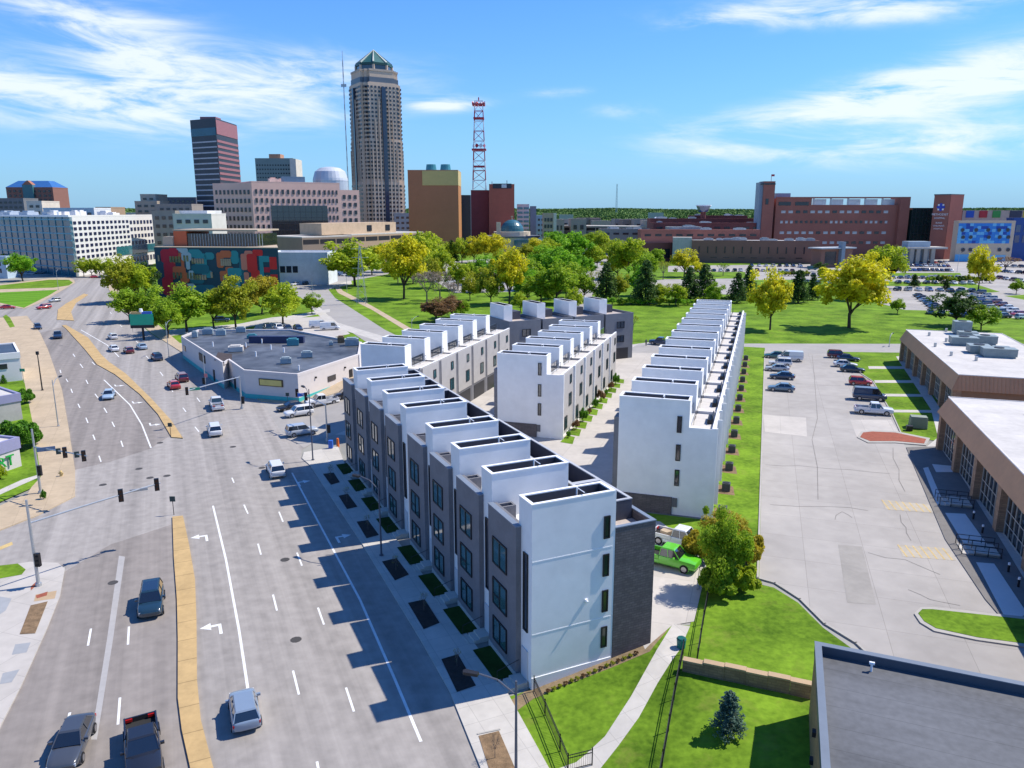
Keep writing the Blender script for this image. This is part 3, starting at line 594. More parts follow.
# --- tall tower
Y = 780.0
def atY(px, y): return (px-512)/FPX * (y*cp + 0)  # small-angle helper, refined below
def ground_at(px, Y_):           # ground point at distance Y_ seen in column px (ground row of that distance)
    zc = Y_*cp + H*sp; return Vector(((px-512)/FPX*zc, Y_))
def zpix(py, Y_):                # height seen at row py for distance Y_
    t = (py-384)/FPX; return H + Y_ * ((-sp - t*cp) / (cp - t*sp))
def tower_top():
    c = ground_at(380.5, Y+24); zt = lambda py: zpix(py, Y+10)
    t = thing('office_tower', 'tallest tan granite tower with green pyramid roof', 'tower', (c.x, c.y, 0), R(31))
    W2 = 22.5                      # half width
    def plus(mb, w, k, z0, z1, mi=0): # stepped-corner square
        P = [(-w+k,-w),(w-k,-w),(w-k,-w+k/2),(w-k/2,-w+k/2),(w-k/2,-w+k),(w,-w+k),(w,w-k),(w-k/2,w-k),(w-k/2,w-k/2),(w-k,w-k/2),(w-k,w),(-w+k,w),(-w+k,w-k/2),(-w+k/2,w-k/2),(-w+k/2,w-k),(-w,w-k),(-w,-w+k),(-w+k/2,-w+k),(-w+k/2,-w+k/2),(-w+k,-w+k/2)]
        mb.prism(P, z0, z1, mi)
    za, zb, zc, zd, ze, zp = zt(140), zt(85), zt(78), zt(71), zt(62.5), zt(47)
    b = MB(); plus(b, W2*.93, 6, -2, zt(84)); b.build('shaft', stone, t)
    b = MB(); plus(b, W2, 8, -2.2, zt(182)); b.build('lower_shaft', stone, t)
    b = MB(); plus(b, W2*.965, 7, zt(182), za); b.build('middle_shaft', stone, t)
    b = MB(); plus(b, W2*.88, 7, zt(84), zc); b.build('setback_band', mat('grey_slate_band', (.12,.15,.18), .4, .1, .1), t)
    b = MB(); plus(b, W2*.86, 7, zc, zd); b.build('upper_band', stone, t)
    b = MB(); plus(b, W2*.90, 6.5, zt(84)-.8, zt(84)+.8); plus(b, W2*.88, 7, zd-.8, zd+1); b.build('cornice', mat('pale_granite', (.46,.38,.30), .7, .1), t)
    b = MB(); r = 17.5; oc = [(r*math.cos(R(22.5+45*k)), r*math.sin(R(22.5+45*k))) for k in range(8)]
    b.prism(oc, zd, ze-1.5); b.build('crown_storey', dglass, t)
    b = MB(); b.prism([(x*1.06,y*1.06) for x,y in oc], ze-2.2, ze); b.build('crown_eave', mat('dark_green_metal', (.02,.07,.06), .4, .1), t)
    b = MB(); b.add([(x*1.0,y*1.0,ze) for x,y in oc]+[(0,0,zp)], [(k,(k+1)%8,8) for k in range(8)]); b.build('pyramid_roof', mat('verdigris_roof', (.03,.12,.11), .45, .15, .3), t)
    b = MB()
    for k in range(8): x, y = oc[k]; b.tube((x,y,ze+.3),(0,0,zp+.3), 1.1, .3, 4)
    b.build('roof_rib', mat('pale_rib', (.55,.58,.50), .5, .1), t)
    b = MB()
    for k in range(8):
        x, y = oc[k]; b.tube((x*1.0,y*1.0,zd+1),(x*1.0,y*1.0,ze-2), 1.3, 1.3, 6)
    b.build('crown_pier', stone, t)
    # vertical glass slots at the corners facing the camera and windows on every visible face
    rects = []
    for (ang) in (0, -90, 90):
        FM = Matrix.Rotation(R(ang), 4, 'Z') @ Matrix.Translation((0, -W2, 0))
        FM2 = Matrix.Rotation(R(ang), 4, 'Z') @ Matrix.Translation((0, -W2*.965, 0)); FM3 = Matrix.Rotation(R(ang), 4, 'Z') @ Matrix.Translation((0, -W2*.93, 0))
        rects += grid(FM3, -17, 17, 9, za, zt(86), 13, .55, .5)
        rects += grid(FM2, -16, 16, 9, zt(180), za-1, 10, .55, .5)
        rects += grid(FM, -16, 16, 9, 4, zt(184), 14, .55, .5)
        for sx_ in (-1, 1):
            for (fw_, kk, z0, z1, nz_) in ((W2, 8, 4, zt(184), 14), (W2*.965, 7, zt(180), za-1, 10), (W2*.93, 6, za, zt(86), 13)):
                FS = Matrix.Rotation(R(ang), 4, 'Z') @ Matrix.Translation((sx_*(fw_-kk*.75), -fw_+kk/2, 0)); rects += grid(FS, -1.8, 1.8, 1, z0, z1, nz_, .7, .5)
    wins(t, rects, wing, dep=.35)
    b = MB()
    for ang in (0,-90):
        b.T = Matrix.Rotation(R(ang), 4, 'Z'); b.box(-2.0, 2.0, -W2-.8, -W2*.93+1, 0, zt(88)); 
    b.build('glass_slot', mat('slot_glass', (.02,.03,.06), .15, .2, .1, spec=.8), t)
    b = MB()
    for ang in (0,-90,90):
        b.T = Matrix.Rotation(R(ang), 4, 'Z')
        for x in (-13,-9,-5,5,9,13): b.box(x-.5, x+.5, -W2-.5, -W2+.3, 0, zt(150 if abs(x) > 10 else 120 if abs(x) > 6 else 100))
    b.build('granite_rib', mat('pale_granite', (.46,.38,.30), .7, .1), t)
tower_top()
def mast(name, label, px, pyb, pyt, Y_, w, m, n=8, w1=None, seg=None):
    c = ground_at(px, Y_); z0, z1 = zpix(pyb, Y_), zpix(pyt, Y_); t = thing(name, label, 'mast', (c.x, c.y, z0), 0)
    w1 = w if w1 is None else w1; b = MB(); hh = z1 - z0; r = max(.09, hh*.004) if seg is None else seg
    cs = [(-1,-1),(1,-1),(1,1),(-1,1)]
    for k in range(n):
        a, b2 = w + (w1-w)*k/n, w + (w1-w)*(k+1)/n; za, zb = hh*k/n, hh*(k+1)/n
        for j in range(4):
            p, q = cs[j], cs[(j+1)%4]
            b.tube((p[0]*a,p[1]*a,za),(p[0]*b2,p[1]*b2,zb), r, n=4, mi=k%2); b.tube((p[0]*a,p[1]*a,za),(q[0]*b2,q[1]*b2,zb), r*.7, n=4, mi=k%2); b.tube((p[0]*b2,p[1]*b2,zb),(q[0]*b2,q[1]*b2,zb), r*.7, n=4, mi=k%2)
    b.build('lattice', m, t); return t, hh
redm = mat('mast_red', (.42,.03,.05), .5, .1); whm = mat('mast_white', (.70,.70,.72), .5, .05)
t, hh = mast('radio_mast', 'thin grey antenna mast left of the tallest tower', 351, 205, 60, 760, .3, [steel, steel], 14, seg=.16)
b = MB(); b.tube((0,0,hh),(0,0,hh+8), .25); b.box(-2.5,2.5,-.3,.3,hh*.82,hh*.84); b.build('antenna', steel, t)
t, hh = mast('broadcast_tower', 'red and white lattice broadcast tower on a brick roof', 480, 190, 101, 700, 5.8, [whm, redm], 9, 3.4, .40)
for zz, w in ((.95,5.5),(.80,4.6),(.45,6.2),(.26,5.4)):
    b = MB(); b.walls(-w,w,-w,w,hh*zz,hh*zz+1.2,.9); b.build('platform', redm, t)
for k in range(10):
    a = k*.63; b = MB(); z = hh*(.98 if k < 6 else .5); rr = 4.6; c = Vector((rr*math.cos(a), rr*math.sin(a), z)); d = Vector((math.cos(a), math.sin(a), 0)); b.tube(c, c+d*1.2, .6, 1.6, 10); b.build('dish', redm if k % 2 else whm, t)
b = MB(); b.tube((0,0,hh),(0,0,hh+3),.5); b.build('antenna', redm, t)
mast('radio_mast', 'distant thin radio mast on the wooded horizon', 616, 213, 184, 2600, 2.5, [steel, steel], 9, 1.2)
# --- generic distant block at distance Y_
def dblock(name, label, cat, pxL, pxR, pyTop, Y_, depth, m, rot=0, par=.8, group=None, roofm=None, base=None):
    a = ground_at(pxL, Y_); b2 = ground_at(pxR, Y_); w = (b2-a).length
    if rot: w = w
    h = zpix(pyTop, Y_) - RISE
    t = thing(name, label, cat, (a.x, a.y, RISE), R(rot), group)
    b = MB(); b.box(0, w, 0, depth, -3, h); b.build('wall', m, t)
    if par:
        c = MB(); c.walls(-.1, w+.1, -.1, depth+.1, h, h+par, .8); c.build('parapet', m, t)
        r = MB(); r.box(.7, w-.7, .7, depth-.7, h, h+.15); r.build('roof', roofm or memb, t)
    return t, w, h, faces(w, depth)
# dark left tower: two faces
A_ = ground_at(226, 640); t = thing('office_tower', 'dark banded office tower with a reddish side at the left', 'tower', (A_.x, A_.y, 0), 0)
hT = zpix(118, 640); L_ = ground_at(201.5, 655); R_ = ground_at(246, 690); L_ -= A_; R_ -= A_; K_ = L_ + R_
b = MB(); b.prism([tuple(L_), (0,0), tuple(R_), tuple(K_)], -2, hT); b.build('wall', mat('dark_bronze', (.03,.032,.045), .35, .2, .1), t)
angL = math.atan2(-L_.y, -L_.x); FL = Matrix.Translation((L_.x, L_.y, 0)) @ Matrix.Rotation(angL, 4, 'Z'); wl = L_.length
FR = Matrix.Rotation(math.atan2(R_.y, R_.x), 4, 'Z'); wr = R_.length
for k in range(20):
    z = 8 + k*(hT-22)/20; b = MB(); b.T = FL; b.box(.3, wl-.3, -.3, .02, z, z+1.0); b.build('light_band', mat('white_band', (.40,.41,.44), .5), t)
    b = MB(); b.T = FR; b.box(.3, wr-.3, -.3, .02, z, z+1.9); b.build('red_band', mat('red_band', (.30,.13,.14), .5, .1), t)
b = MB(); b.T = FR; b.box(.3, wr-.3, -.35, .02, hT-12, hT-1); b.build('red_band', mat('red_band', (.30,.13,.14), .5), t)
b = MB(); b.T = FL; b.box(.3, wl-.3, -.35, .02, hT-13, hT-7); b.build('glass_band', mat('blue_glass_band', (.03,.10,.15), .1, .2, .2), t)
b = MB(); c0 = (K_)*.5; b.box(c0.x-9, c0.x+4, c0.y-6, c0.y+6, hT, hT+4); b.build('penthouse', mat('red_band', (.30,.13,.14), .5), t)
# pinkish building with dark atrium glass
pink = mat('pink_granite', (.66,.43,.36), .75, .08, .05)
A_ = G(257, 262); B_ = G(342, 259); t, w, h, F = block('office_building', 'pink stone office block with a large dark glass front', 'office building', (257,262), (343,259), 182, 45, pink)
Ls = 30; bL = MB(); ang = 128
wL = MB(); d = Vector((math.cos(R(ang)), math.sin(R(ang)))); n_ = Vector((-d.y, d.x))
wL.prism([(0,.3),(w*.5,30),(d.x*Ls+20,d.y*Ls+20),(d.x*Ls,d.y*Ls)], -2, h-.5); wL.build('side_wing', pink, t)
FLm = Matrix.Translation((d.x*Ls, d.y*Ls, 0)) @ Matrix.Rotation(R(ang+180), 4, 'Z')
rects = grid(F['F'], 1, 11, 3, 3, h-3, 8, .42, .5) + grid(F['F'], w-9, w-1, 3, 3, h-3, 8, .42, .5) + grid(F['F'], 11, w-9, 11, h-14.5, h-3, 2, .42, .5) + grid(FLm, 1, Ls-1, 9, 3, h-3.5, 8, .45, .5)
wins(t, rects, wing, dep=.3)
b = MB(); b.box(11.5, w-9.5, -.35, .05, 2, h-14.5); gf = b.build('glass_front', dglass, t)
b = MB()
for k in range(1, 9): b.box(11.5, w-9.5, -.42, -.35, 2+k*(h-17)/9, 2.2+k*(h-17)/9)
for k in range(1, 10): x = 11.5+k*(w-21)/10; b.box(x, x+.15, -.42, -.35, 2, h-15)
b.build('mullion', mat('dark_mullion', (.03,.035,.045), .4), gf)
b = MB(); b.T = F['R'] ; b.box(.0, 16, -14, .0, 0, h-4); b.build('east_wing', pink, t); FRr = F['R'] @ Matrix.Translation((0,-14,0)); 
wins(t, grid(Matrix.Translation((w,0,0)), 1, 13, 3, 3, h-6, 8, .5, .5), wing, dep=.25)
b = MB(); b.box(w*.38, w*.62, 4, 10, h+.1, h+4.2); b.build('roof_plant', mat('blue_plant', (.10,.16,.24), .4), t); rooftop(t, w, 40, h, 5, 3, (8,6,2.5), pink)
# hotel, drum, theatre, brick towers
t, w, h, F = dblock('hotel', 'grey green slab hotel behind the pink office block', 'hotel', 261, 298, 159, 800, 20, mat('hotel_grey_green', (.20,.26,.24), .6, .1, .05)); wins(t, grid(F['F'], .5, w-.5, 14, h-32, h-4, 7, .5, .35), wing, dep=.3)
b = MB(); b.box(w*.92, w*1.08, -1, 22, 0, h); b.build('end_pier', mat('cream_pier', (.62,.58,.50), .7), t); b = MB(); b.box(w*.35, w*.65, 3, 16, h, h+5); b.build('penthouse', mat('rust_penthouse', (.40,.22,.14), .7), t)
c = ground_at(334, 700); t = thing('arena', 'silver grey domed drum roof beside the tall tower', 'dome', (c.x, c.y, 0)); b = MB(); z1 = zpix(181,700); z2 = zpix(167,700); b.tube((0,0,0),(0,0,z1), 16, 15.2, 28); b.build('drum', mat('silver_cladding', (.52,.56,.60), .4, .05, .1, metal=.3), t)
b = MB(); rings = [(15.4,0),(15,2.2),(13.2,.5*(z2-z1)+2),(9,z2-z1-1),(4,z2-z1),(0.1,z2-z1+.1)]
for (r0,a0),(r1,a1) in zip(rings, rings[1:]): b.tube((0,0,z1+a0),(0,0,z1+a1), r0, r1, 28)
b.build('dome', mat('pale_dome', (.60,.62,.64), .4, .05, .1, metal=.2), t)
brn = mat('brown_cladding', (.42,.165,.085), .75, .08, .05); gold = mat('gold_band', (.58,.42,.16), .5, .08, .1)
t, w, h, F = dblock('stage_house', 'brown windowless block with a golden top band', 'theatre', 410, 459, 171, 600, 34, brn, rot=0)
b = MB(); b.box(w*.29, w+.25, -.3, .1, h-10.5, h+.3); b.T = F['R']; b.box(-.2, 34, -.3, .1, h-10.5, h+.3); b.build('golden_band', gold, t)
b = MB(); b.T = F['R']; b.box(0, 34, -.2, .05, 0, h-10.6); b.build('orange_side', mat('orange_side', (.42,.18,.06), .7, .1), t)
for x in (.45, .74):
    b = MB(); b.tube((w*x,8,h+1),(w*x,8,h+5.2), 4.2, 3.6, 14); b.build('cooling_unit', mat('teal_unit', (.05,.22,.26), .4), t)
t, w, h, F = dblock('studio_tower', 'dark maroon brick tower under the broadcast mast', 'tower', 471.5, 489, 191, 700, 26, mat('maroon_brick', (.24,.05,.055), .8, .15, .05), rot=0)
t, w, h, F = dblock('studio_tower', 'red brick tower right of the broadcast mast', 'tower', 489.5, 514, 185, 690, 24, mat('red_brick_far', (.50,.13,.085), .8, .1, .05))
b = MB(); b.T = F['R']; b.box(0, 24, -.3, .05, 0, h+1); b.build('side_face', mat('light_red_face', (.42,.12,.09), .8), t); b = MB(); b.box(w*.15,w*.9,-.4,.1,h-3,h+1.2); b.build('top_opening', ppar, t); b = MB(); b.box(w*.5,w*.7,-.6,-.4,h-2.4,h+.6); b.build('louvre', whm, t)
b = MB(); b.box(w*.1, w*.13, 1, 1.3, h, h+3); b.box(w*.7, w*.73, 1, 1.3, h, h+4); b.build('antenna', steel, t)
t, w, h, F = dblock('stair_tower', 'dark steel stair frame between the brown block and maroon tower', 'stair tower', 461.5, 471, 195, 640, 12, mat('dark_steel_blue', (.03,.045,.07), .5), par=0)
t, w, h, F = dblock('apartment_block', 'white and glass block right of the red brick tower', 'apartment block', 517, 529, 205, 720, 16, mat('white_cladding', (.62,.66,.68), .6)); wins(t, grid(F['F'], 0, w, 2, 2, h-1, 9, .85, .5), glass('teal_glass', (.04,.16,.22)), dep=.3)
t, w, h, F = dblock('apartment_block', 'slim blue grey block beside the white and glass block', 'apartment block', 530, 536, 207, 720, 16, mat('bluegrey_cladding', (.20,.26,.34), .6))
t, w, h, F = dblock('office_building', 'small tan frame block on the horizon right of the domed church', 'office building', 543, 553, 214, 640, 18, mat('tan_frame', (.45,.36,.27), .7)); wins(t, grid(F['F'], .5, w-.5, 3, 2, h-2, 5, .7, .55), wing, dep=.3)
b = MB(); b.box(w, w+2.5, -1, 4, -1, h+.8); b.build('stair_shaft', mat('cream_pier', (.62,.58,.50), .7), t)
# domed church
c = G(512, 251); c = Vector((c.x, c.y+14)); t = thing('church', 'low church with a teal dome and gold cross', 'church', (c.x, c.y, RISE)); Yc = c.y
s_ = Yc/FPX; zt_ = lambda py: zpix(py, Yc)-RISE
b = MB(); b.tube((0,0,-1),(0,0,zt_(237)), 27*s_, 27*s_, 26); b.tube((0,0,zt_(237)),(0,0,zt_(231.5)), 18*s_, 18*s_, 26); b.build('wall', mat('cream_stone', (.62,.54,.42), .75), t)
b = MB(); b.tube((0,0,zt_(237)),(0,0,zt_(235.5)), 28*s_, 28*s_, 26); b.build('eave', mat('slate_eave', (.12,.13,.15), .6), t)
b = MB(); z1, z2 = zt_(231.5), zt_(219.5); pr = [(11.5*s_*math.cos(R(a)), z1+(z2-z1)*math.sin(R(a))) for a in range(0, 91, 15)]
for (r0,a0),(r1,a1) in zip(pr, pr[1:]): b.tube((0,0,a0),(0,0,a1), r0, max(r1,.1), 24)
b.build('dome', mat('teal_dome', (.03,.12,.17), .35, .1, .2), t)
b = MB(); b.tube((0,0,z2),(0,0,z2+3),.3); b.box(-1,1,-.15,.15,z2+2.2,z2+2.7); b.build('cross', mat('pale_gold', (.7,.6,.35), .4), t)
b = MB(); b.box(-15*s_, -11*s_, -14*s_, -10*s_, 0, zt_(222)); b.build('bell_pier', mat('cream_stone', (.62,.54,.42), .75), t)
b = MB(); b.box(2*s_, 20*s_, -30*s_, -14*s_, -1, zt_(239)); b.build('glass_hall', glass('teal_glass', (.04,.16,.22)), t); b = MB(); b.box(20.2*s_, 34*s_, -28*s_, -12*s_, -1, zt_(238)); b.build('white_hall', mat('white_cladding', (.62,.66,.68), .6), t)
# tan parking decks below the towers
deckm = mat('tan_deck', (.40,.28,.18), .8, .1, .05); void = mat('deck_shadow_gap', (.015,.015,.018), .8)
def parking_deck(label, pL, pR, pyt, depth, m, nf, nb=9):
    t, w, h, F = block('parking_garage', label, 'parking garage', pL, pR, pyt, depth, m, par=.0)
    b = MB(); b.box(0, w, 0, depth, h, h+.6); b.build('roof', concrete, t)
    for k in range(nf):
        z = h*(k+.45)/nf
        for j in range(nb): b = MB(); b.box(w*(j+.06)/nb, w*(j+.97)/nb, -.15, .05, z, z+h*.38/nf); b.build('opening', void, t)
    return t, w, h
t, w, h = parking_deck('tan parking garage below the tallest tower, its sunlit right half', (353,268), (424,261), 235.5, 30, deckm, 3, 6)
b = MB(); b.box(w*-.25, w*.7, 6, 22, h+.6, h+7); b.build('upper_block', mat('tan_upper', (.52,.38,.25), .8), t)
b = MB(); b.box(w*.3,w*.36,5.7,6,h+2,h+5.5); b.box(w*.55,w*.61,5.7,6,h+2,h+5.5); b.build('vent_opening', wing, t)
t, w, h = parking_deck('shaded brown parking garage left of the tan garage', (304,272), (353,268.5), 238, 34, mat('brown_deck', (.24,.18,.13), .8, .1, .05), 3, 3)  # left part of the tan garage, its shade put into a darker colour
t, w, h = parking_deck('long grey parking garage right of the domed church', (553,247), (652,250), 226, 30, mat('grey_deck', (.26,.24,.23), .8, .1, .05), 3, 9)
t, w, h, F = dblock('museum_wing', 'low white building beside the mural block', 'building', 270, 329, 254, 345, 18, mat('white_cladding', (.62,.66,.68), .6)); wins(t, grid(F['F'], 2, w*.5, 4, 2, h-2, 1, .8, .3), wing)
t, w, h, F = block('pavilion', 'small white gabled glass pavilion before the tan garage', 'pavilion', (323,275), (352,275), 257, 12, mat('white_cladding', (.62,.66,.68), .6), par=0)
b = MB(); b.add([(-.5,-.5,h),(w+.5,-.5,h),(w+.5,12.5,h),(-.5,12.5,h),(w/2,-.5,h+3.5),(w/2,12.5,h+3.5)], [(0,1,4),(3,5,2),(0,4,5,3),(1,2,5,4),(0,3,2,1)]); b.build('roof', trimw, t); wins(t, [(F['F'], w/2, h/2, w*.7, h*.6)], glass('teal_glass', (.04,.16,.22)))
# mural building
muralb = mat('mural_navy', (.012,.055,.085), .6, .1, .2)
a, rz, w = frame_of((159,297), (281,296)); z = hgt(a.x,a.y); h = zat(159, 247.5, a)-z; F = faces(w, 30); t = thing('mural_building', 'dark office block covered in a red, orange and teal mural', 'office building', (a.x,a.y,z), rz)
fp_ = [(0,0),(w,0),(w-14,30),(-6,30)]; b = MB(); b.prism(fp_, -3, h); b.build('wall', muralb, t); b = MB(); b.prism([(-.1,-.1),(w+.1,-.1),(w-13.9,30.1),(-6.1,30.1)], h, h+.3); b.build('roof', mat('tan_roof', (.45,.36,.26), .9, .1, .2), t)
mc = dict(r=mat('mural_crimson', (.50,.012,.035), .6, .06), o=mat('mural_orange', (.62,.13,.05), .6, .06), g=mat('mural_grey', (.40,.46,.50), .6, .05), t=mat('mural_teal', (.03,.25,.28), .6, .06), s=mat('mural_deep_teal', (.01,.13,.17), .6, .06), p=mat('mural_coral', (.70,.20,.14), .6, .05), v=mat('mural_scarlet', (.70,.02,.02), .6, .05))
sxm, szm = w/123.0, h/49.5      # mural patch coordinates in reference units of the facade: 123 wide, 49.5 high
def patchm(key, pts, lv=0):
    b = MB(); y0 = -.06-.045*lv
    P = [(x*sxm, z*szm) for x, z in pts]; n = len(P)
    b.add([(x,y0,z) for x,z in P]+[(x,y0+.05 if lv else .02,z) for x,z in P], [tuple(range(n)), tuple(range(n,2*n))[::-1]]+[(i,(i+1)%n,(i+1)%n+n,i+n) for i in range(n)])
    b.build('mural_patch', mc[key], t)
def cham(x0,x1,z0,z1,c=1.6): return [(x0+c,z0),(x1-c,z0),(x1,z0+c),(x1,z1-c),(x1-c,z1),(x0+c,z1),(x0,z1-c),(x0,z0+c)]
for k, a in enumerate([('r',6,18,34,48,2.5),('r',8,20,18,35,2),('r',5,16,2,20,2),('r',14,24,40,49,2),('r',10,24,0,7,2),('o',15,20,30,46,1.5),('o',18,27,38,47,2.5),('o',17,30,22,31,1.5),('o',24,33,15,25,1.5),('o',15,32,4,14,3),('o',26,29,28,40,1),
  ('g',22,34,44,49,1),('g',27,37,36,45,2),('g',31,35,28,38,1),('g',33,38,18,27,1),('g',29,38,4,14,1.5),('t',33,48,40,48,3),('t',40,52,31,44,2),('s',36,54,24,33,2),('s',34,48,14,22,2),('t',46,57,20,27,2),('s',38,58,3,13,2),('t',50,60,38,45,2),
  ('o',62,69,30,45,1.5),('o',66,77,40,47,1.5),('o',64,72,16,27,1.2),('o',70,78,26,31,1),('t',76,84,34,47,2),('t',72,86,22,30,1.5),('t',74,84,10,20,1.5),('s',84,88,14,40,1),
  ('p',86,92,28,44,1.2),('p',88,93,0,26,1),('p',90,98,38,47,1.2),('v',92,102,26,44,1.5),('v',95,104,16,28,1.5),('v',98,108,42,48,1.2),('t',104,114,36,42,.4),('t',104,108,20,36,.4),('t',104,114,14,21,.4),('v',114,121,12,24,.4),('v',114,121,29,41,.4),('r',108,114,26,31,.4)]):
    patchm(a[0], cham(a[1],a[2],a[3],a[4],a[5]), k % 5)
mw = []
for (x0, z0, n_, dx, ww, hh_) in ((16,35,4,2.9,2.0,6),(30,36,2,3,1.6,6),(38,34,5,2.6,2.0,5),(18,19,3,3.5,2.2,6),(32,19,3,3,1.8,6),(39,18,5,2.6,2,5),(20,4,4,4,2.2,7),(67,32,5,2.1,1.9,7),(68,17,4,2.4,2,5),(4,36,1,3,1.6,6),(56,20,1,3,2,6)):
    for k in range(n_): mw.append((Matrix.Identity(4), (x0+k*dx)*sxm, (z0+hh_/2)*szm, ww*sxm, hh_*szm))
wins(t, mw, glass('mural_window', (.16,.15,.10)), dep=.36)
b = MB(); b.box(w*.20, w*.78, 7, 25, h+.3, h+5.2); b.prism([(w*.10,6),(w*.20,6.6),(w*.20,24),(w*.12,24)], h+.3, h+6.2, 1); up = b.build('glass_storey', [dglass, mat('mural_orange', (.62,.13,.05), .6)], t)
b = MB(); b.box(w*.09, w*.79, 6.2, 26, h+6.2, h+6.8); b.build('upper_roof', mat('tan_roof', (.45,.36,.26), .9), up); b = MB()
for k in range(26): x = w*.24+k*w*.6/26; b.box(x, x+.15, 6.75, 6.95, h, h+5.2)
b.build('mullion', steel, up); b = MB(); b.box(-.1+1, w*.1, 5, 16, h+.1, h+4); b.build('roof_room', mat('tan_frame', (.45,.36,.27), .7), t)
# white-windowed building with glass wing
wb = mat('white_concrete_grid', (.66,.64,.60), .7, .04, .1)
t, w, h, F = block('office_building', 'white grid office block with rows of square windows', 'office building', (77,276.5), (163,262), 217, 30, wb, poly=lambda w: [(w,30),(26,30)])
rects = grid(F['F'], 1.5, w*.6, 13, 8, h-1.5, 7, .55, .5) + grid(F['F'], w*.6, w-1.5, 9, h-18, h-1.5, 4, .55, .5) + grid(F['F'], w*.6, w-1.5, 9, 2, 7, 1, .55, .6)
wins(t, rects, mat('navy_window', (.012,.018,.06), .15, .2, .2, spec=.8), dep=.25)
b = MB(); b.box(w*.42, w*.97, -.4, .05, 8, 13); b.build('glass_band', glass('teal_glass2', (.02,.14,.16)), t); rooftop(t, w-30, 26, h, 8, 5, (7,5,2.4), memb)
a, rz, wg = frame_of((-70,262), (76.5,277)); t = thing('glass_building', 'teal glass curtain-wall office wing at the far left', 'office building', (a.x, a.y, RISE), rz)
hg = zat(76, 217, G(76,277))-RISE; cR = Matrix.Rotation(-rz,2) @ (G(163,262)-G(76.5,277)); gp_ = [(0,0),(wg,0),(wg-24,18),(10,18)]; b = MB(); b.prism(gp_, -2, hg); b.build('wall', mat('teal_curtain_glass', (.015,.11,.17), .12, .45, .07, spec=.8, coat=.3, fine=3), t)
for k in range(8): b = MB(); z = 3+k*(hg-4)/7.2; b.box(0, wg, -.25, .0, z, z+.7); b.build('floor_band', mat('teal_spandrel', (.07,.28,.38), .4, .3, .3), t)
b = MB()
for k in range(26): x = k*wg/26; b.box(x, x+.3, -.32, .0, 0, hg)
b.build('mullion', mat('teal_mullion', (.06,.24,.33), .4), t); b = MB(); b.box(-.2, wg, -.4, .4, hg, hg+1); b.build('parapet', trimw, t); r = MB(); r.prism(gp_,hg,hg+.3); r.build('roof', memb, t); rooftop(t, wg*.9, 12, hg, 6, 8, (12,6,3.5), mat('pale_blue_plant', (.42,.48,.54), .5))
t, w, h, F = dblock('low_building', 'pale blue low building behind the round green tree', 'building', -20, 8, 258, 390, 8, mat('pale_blue_wall', (.42,.52,.62), .7))
wins(t, grid(F['F'], 1, w-1, 3, 1, h-1, 2, .2, .6), wing)
# skyline fillers on the left
brk = mat('brown_brick_far', (.25,.12,.09), .8, .1, .03)
t, w, h, F = dblock('apartment_tower', 'brown brick tower with a blue hipped roof at the far left', 'apartment block', 14, 60, 188, 760, 26, brk); wins(t, grid(F['F'], 1, w-1, 9, h-26, h-1, 6, .45, .45), wing, dep=.4)
b = MB(); b.prism([(0,0),(w,0),(w,26),(0,26)], h+.8, h+7, 0, [(8,8),(w-8,8),(w-8,18),(8,18)]); b.build('roof', mat('blue_metal_roof', (.04,.14,.36), .4), t); b = MB(); b.box(w*.38,w*.6,-2,4,h-22,h+3); b.build('bay', mat('teal_bay', (.05,.16,.18), .4), t); b = MB(); b.prism([(w*.38,-2),(w*.6,-2),(w*.6,4),(w*.38,4)],h+3,h+7,0,[(w*.48,-1),(w*.5,-1),(w*.5,3),(w*.48,3)]); b.build('gable', mat('rust_gable', (.35,.14,.08), .7), t)
fill = [(-30,30,199,700,'dark grey slab block under the blue-roofed tower',(.16,.17,.18)),(34,49,202,560,'small cream block before the blue-roofed tower',(.60,.54,.45)),(50,100,209,520,'white flat-roofed block behind the white grid offices',(.62,.64,.64)),(101,116,208,600,'small brown tower behind the white grid offices',(.36,.26,.18)),
        (140,162,202,620,'tan stepped tower left of the dark banded tower',(.38,.32,.25)),(146,161,195,640,'top of the tan stepped tower',(.42,.36,.28)),(162,196,205,600,'long grey brown block left of the dark banded tower',(.27,.24,.21)),(165,200,198,760,'dark block on the skyline left of the dark banded tower',(.08,.09,.12)),(157,180,212,480,'grey tan block behind the mural building',(.30,.27,.24)),(178,216,215,430,'white roofed low office behind the mural building',(.58,.56,.50)),(185,212,212,440,'white penthouse floor above the low office',(.66,.66,.64)),
        (240,262,212,700,'dark building beside the pink office block',(.10,.12,.15)),(395,412,214,760,'small grey block between the tall tower and brown block',(.30,.31,.33)),(536,545,216,760,'small pale blue block near the horizon',(.40,.48,.55))]
for k, (x0,x1,yt,Yd,lab,c) in enumerate(fill):
    t, w, h, F = dblock('city_block', lab, 'building', x0, x1, yt, Yd, 22, mat('filler_%d' % k, c, .8, .12, .05)); nx = max(2, int(w/4.5)); nz_ = max(1, int(h/6.5)); wins(t, grid(F['F'], 1, w-1, nx, max(1,h-26), h-1, min(6,nz_+1), .55, .4), wing, dep=.3)
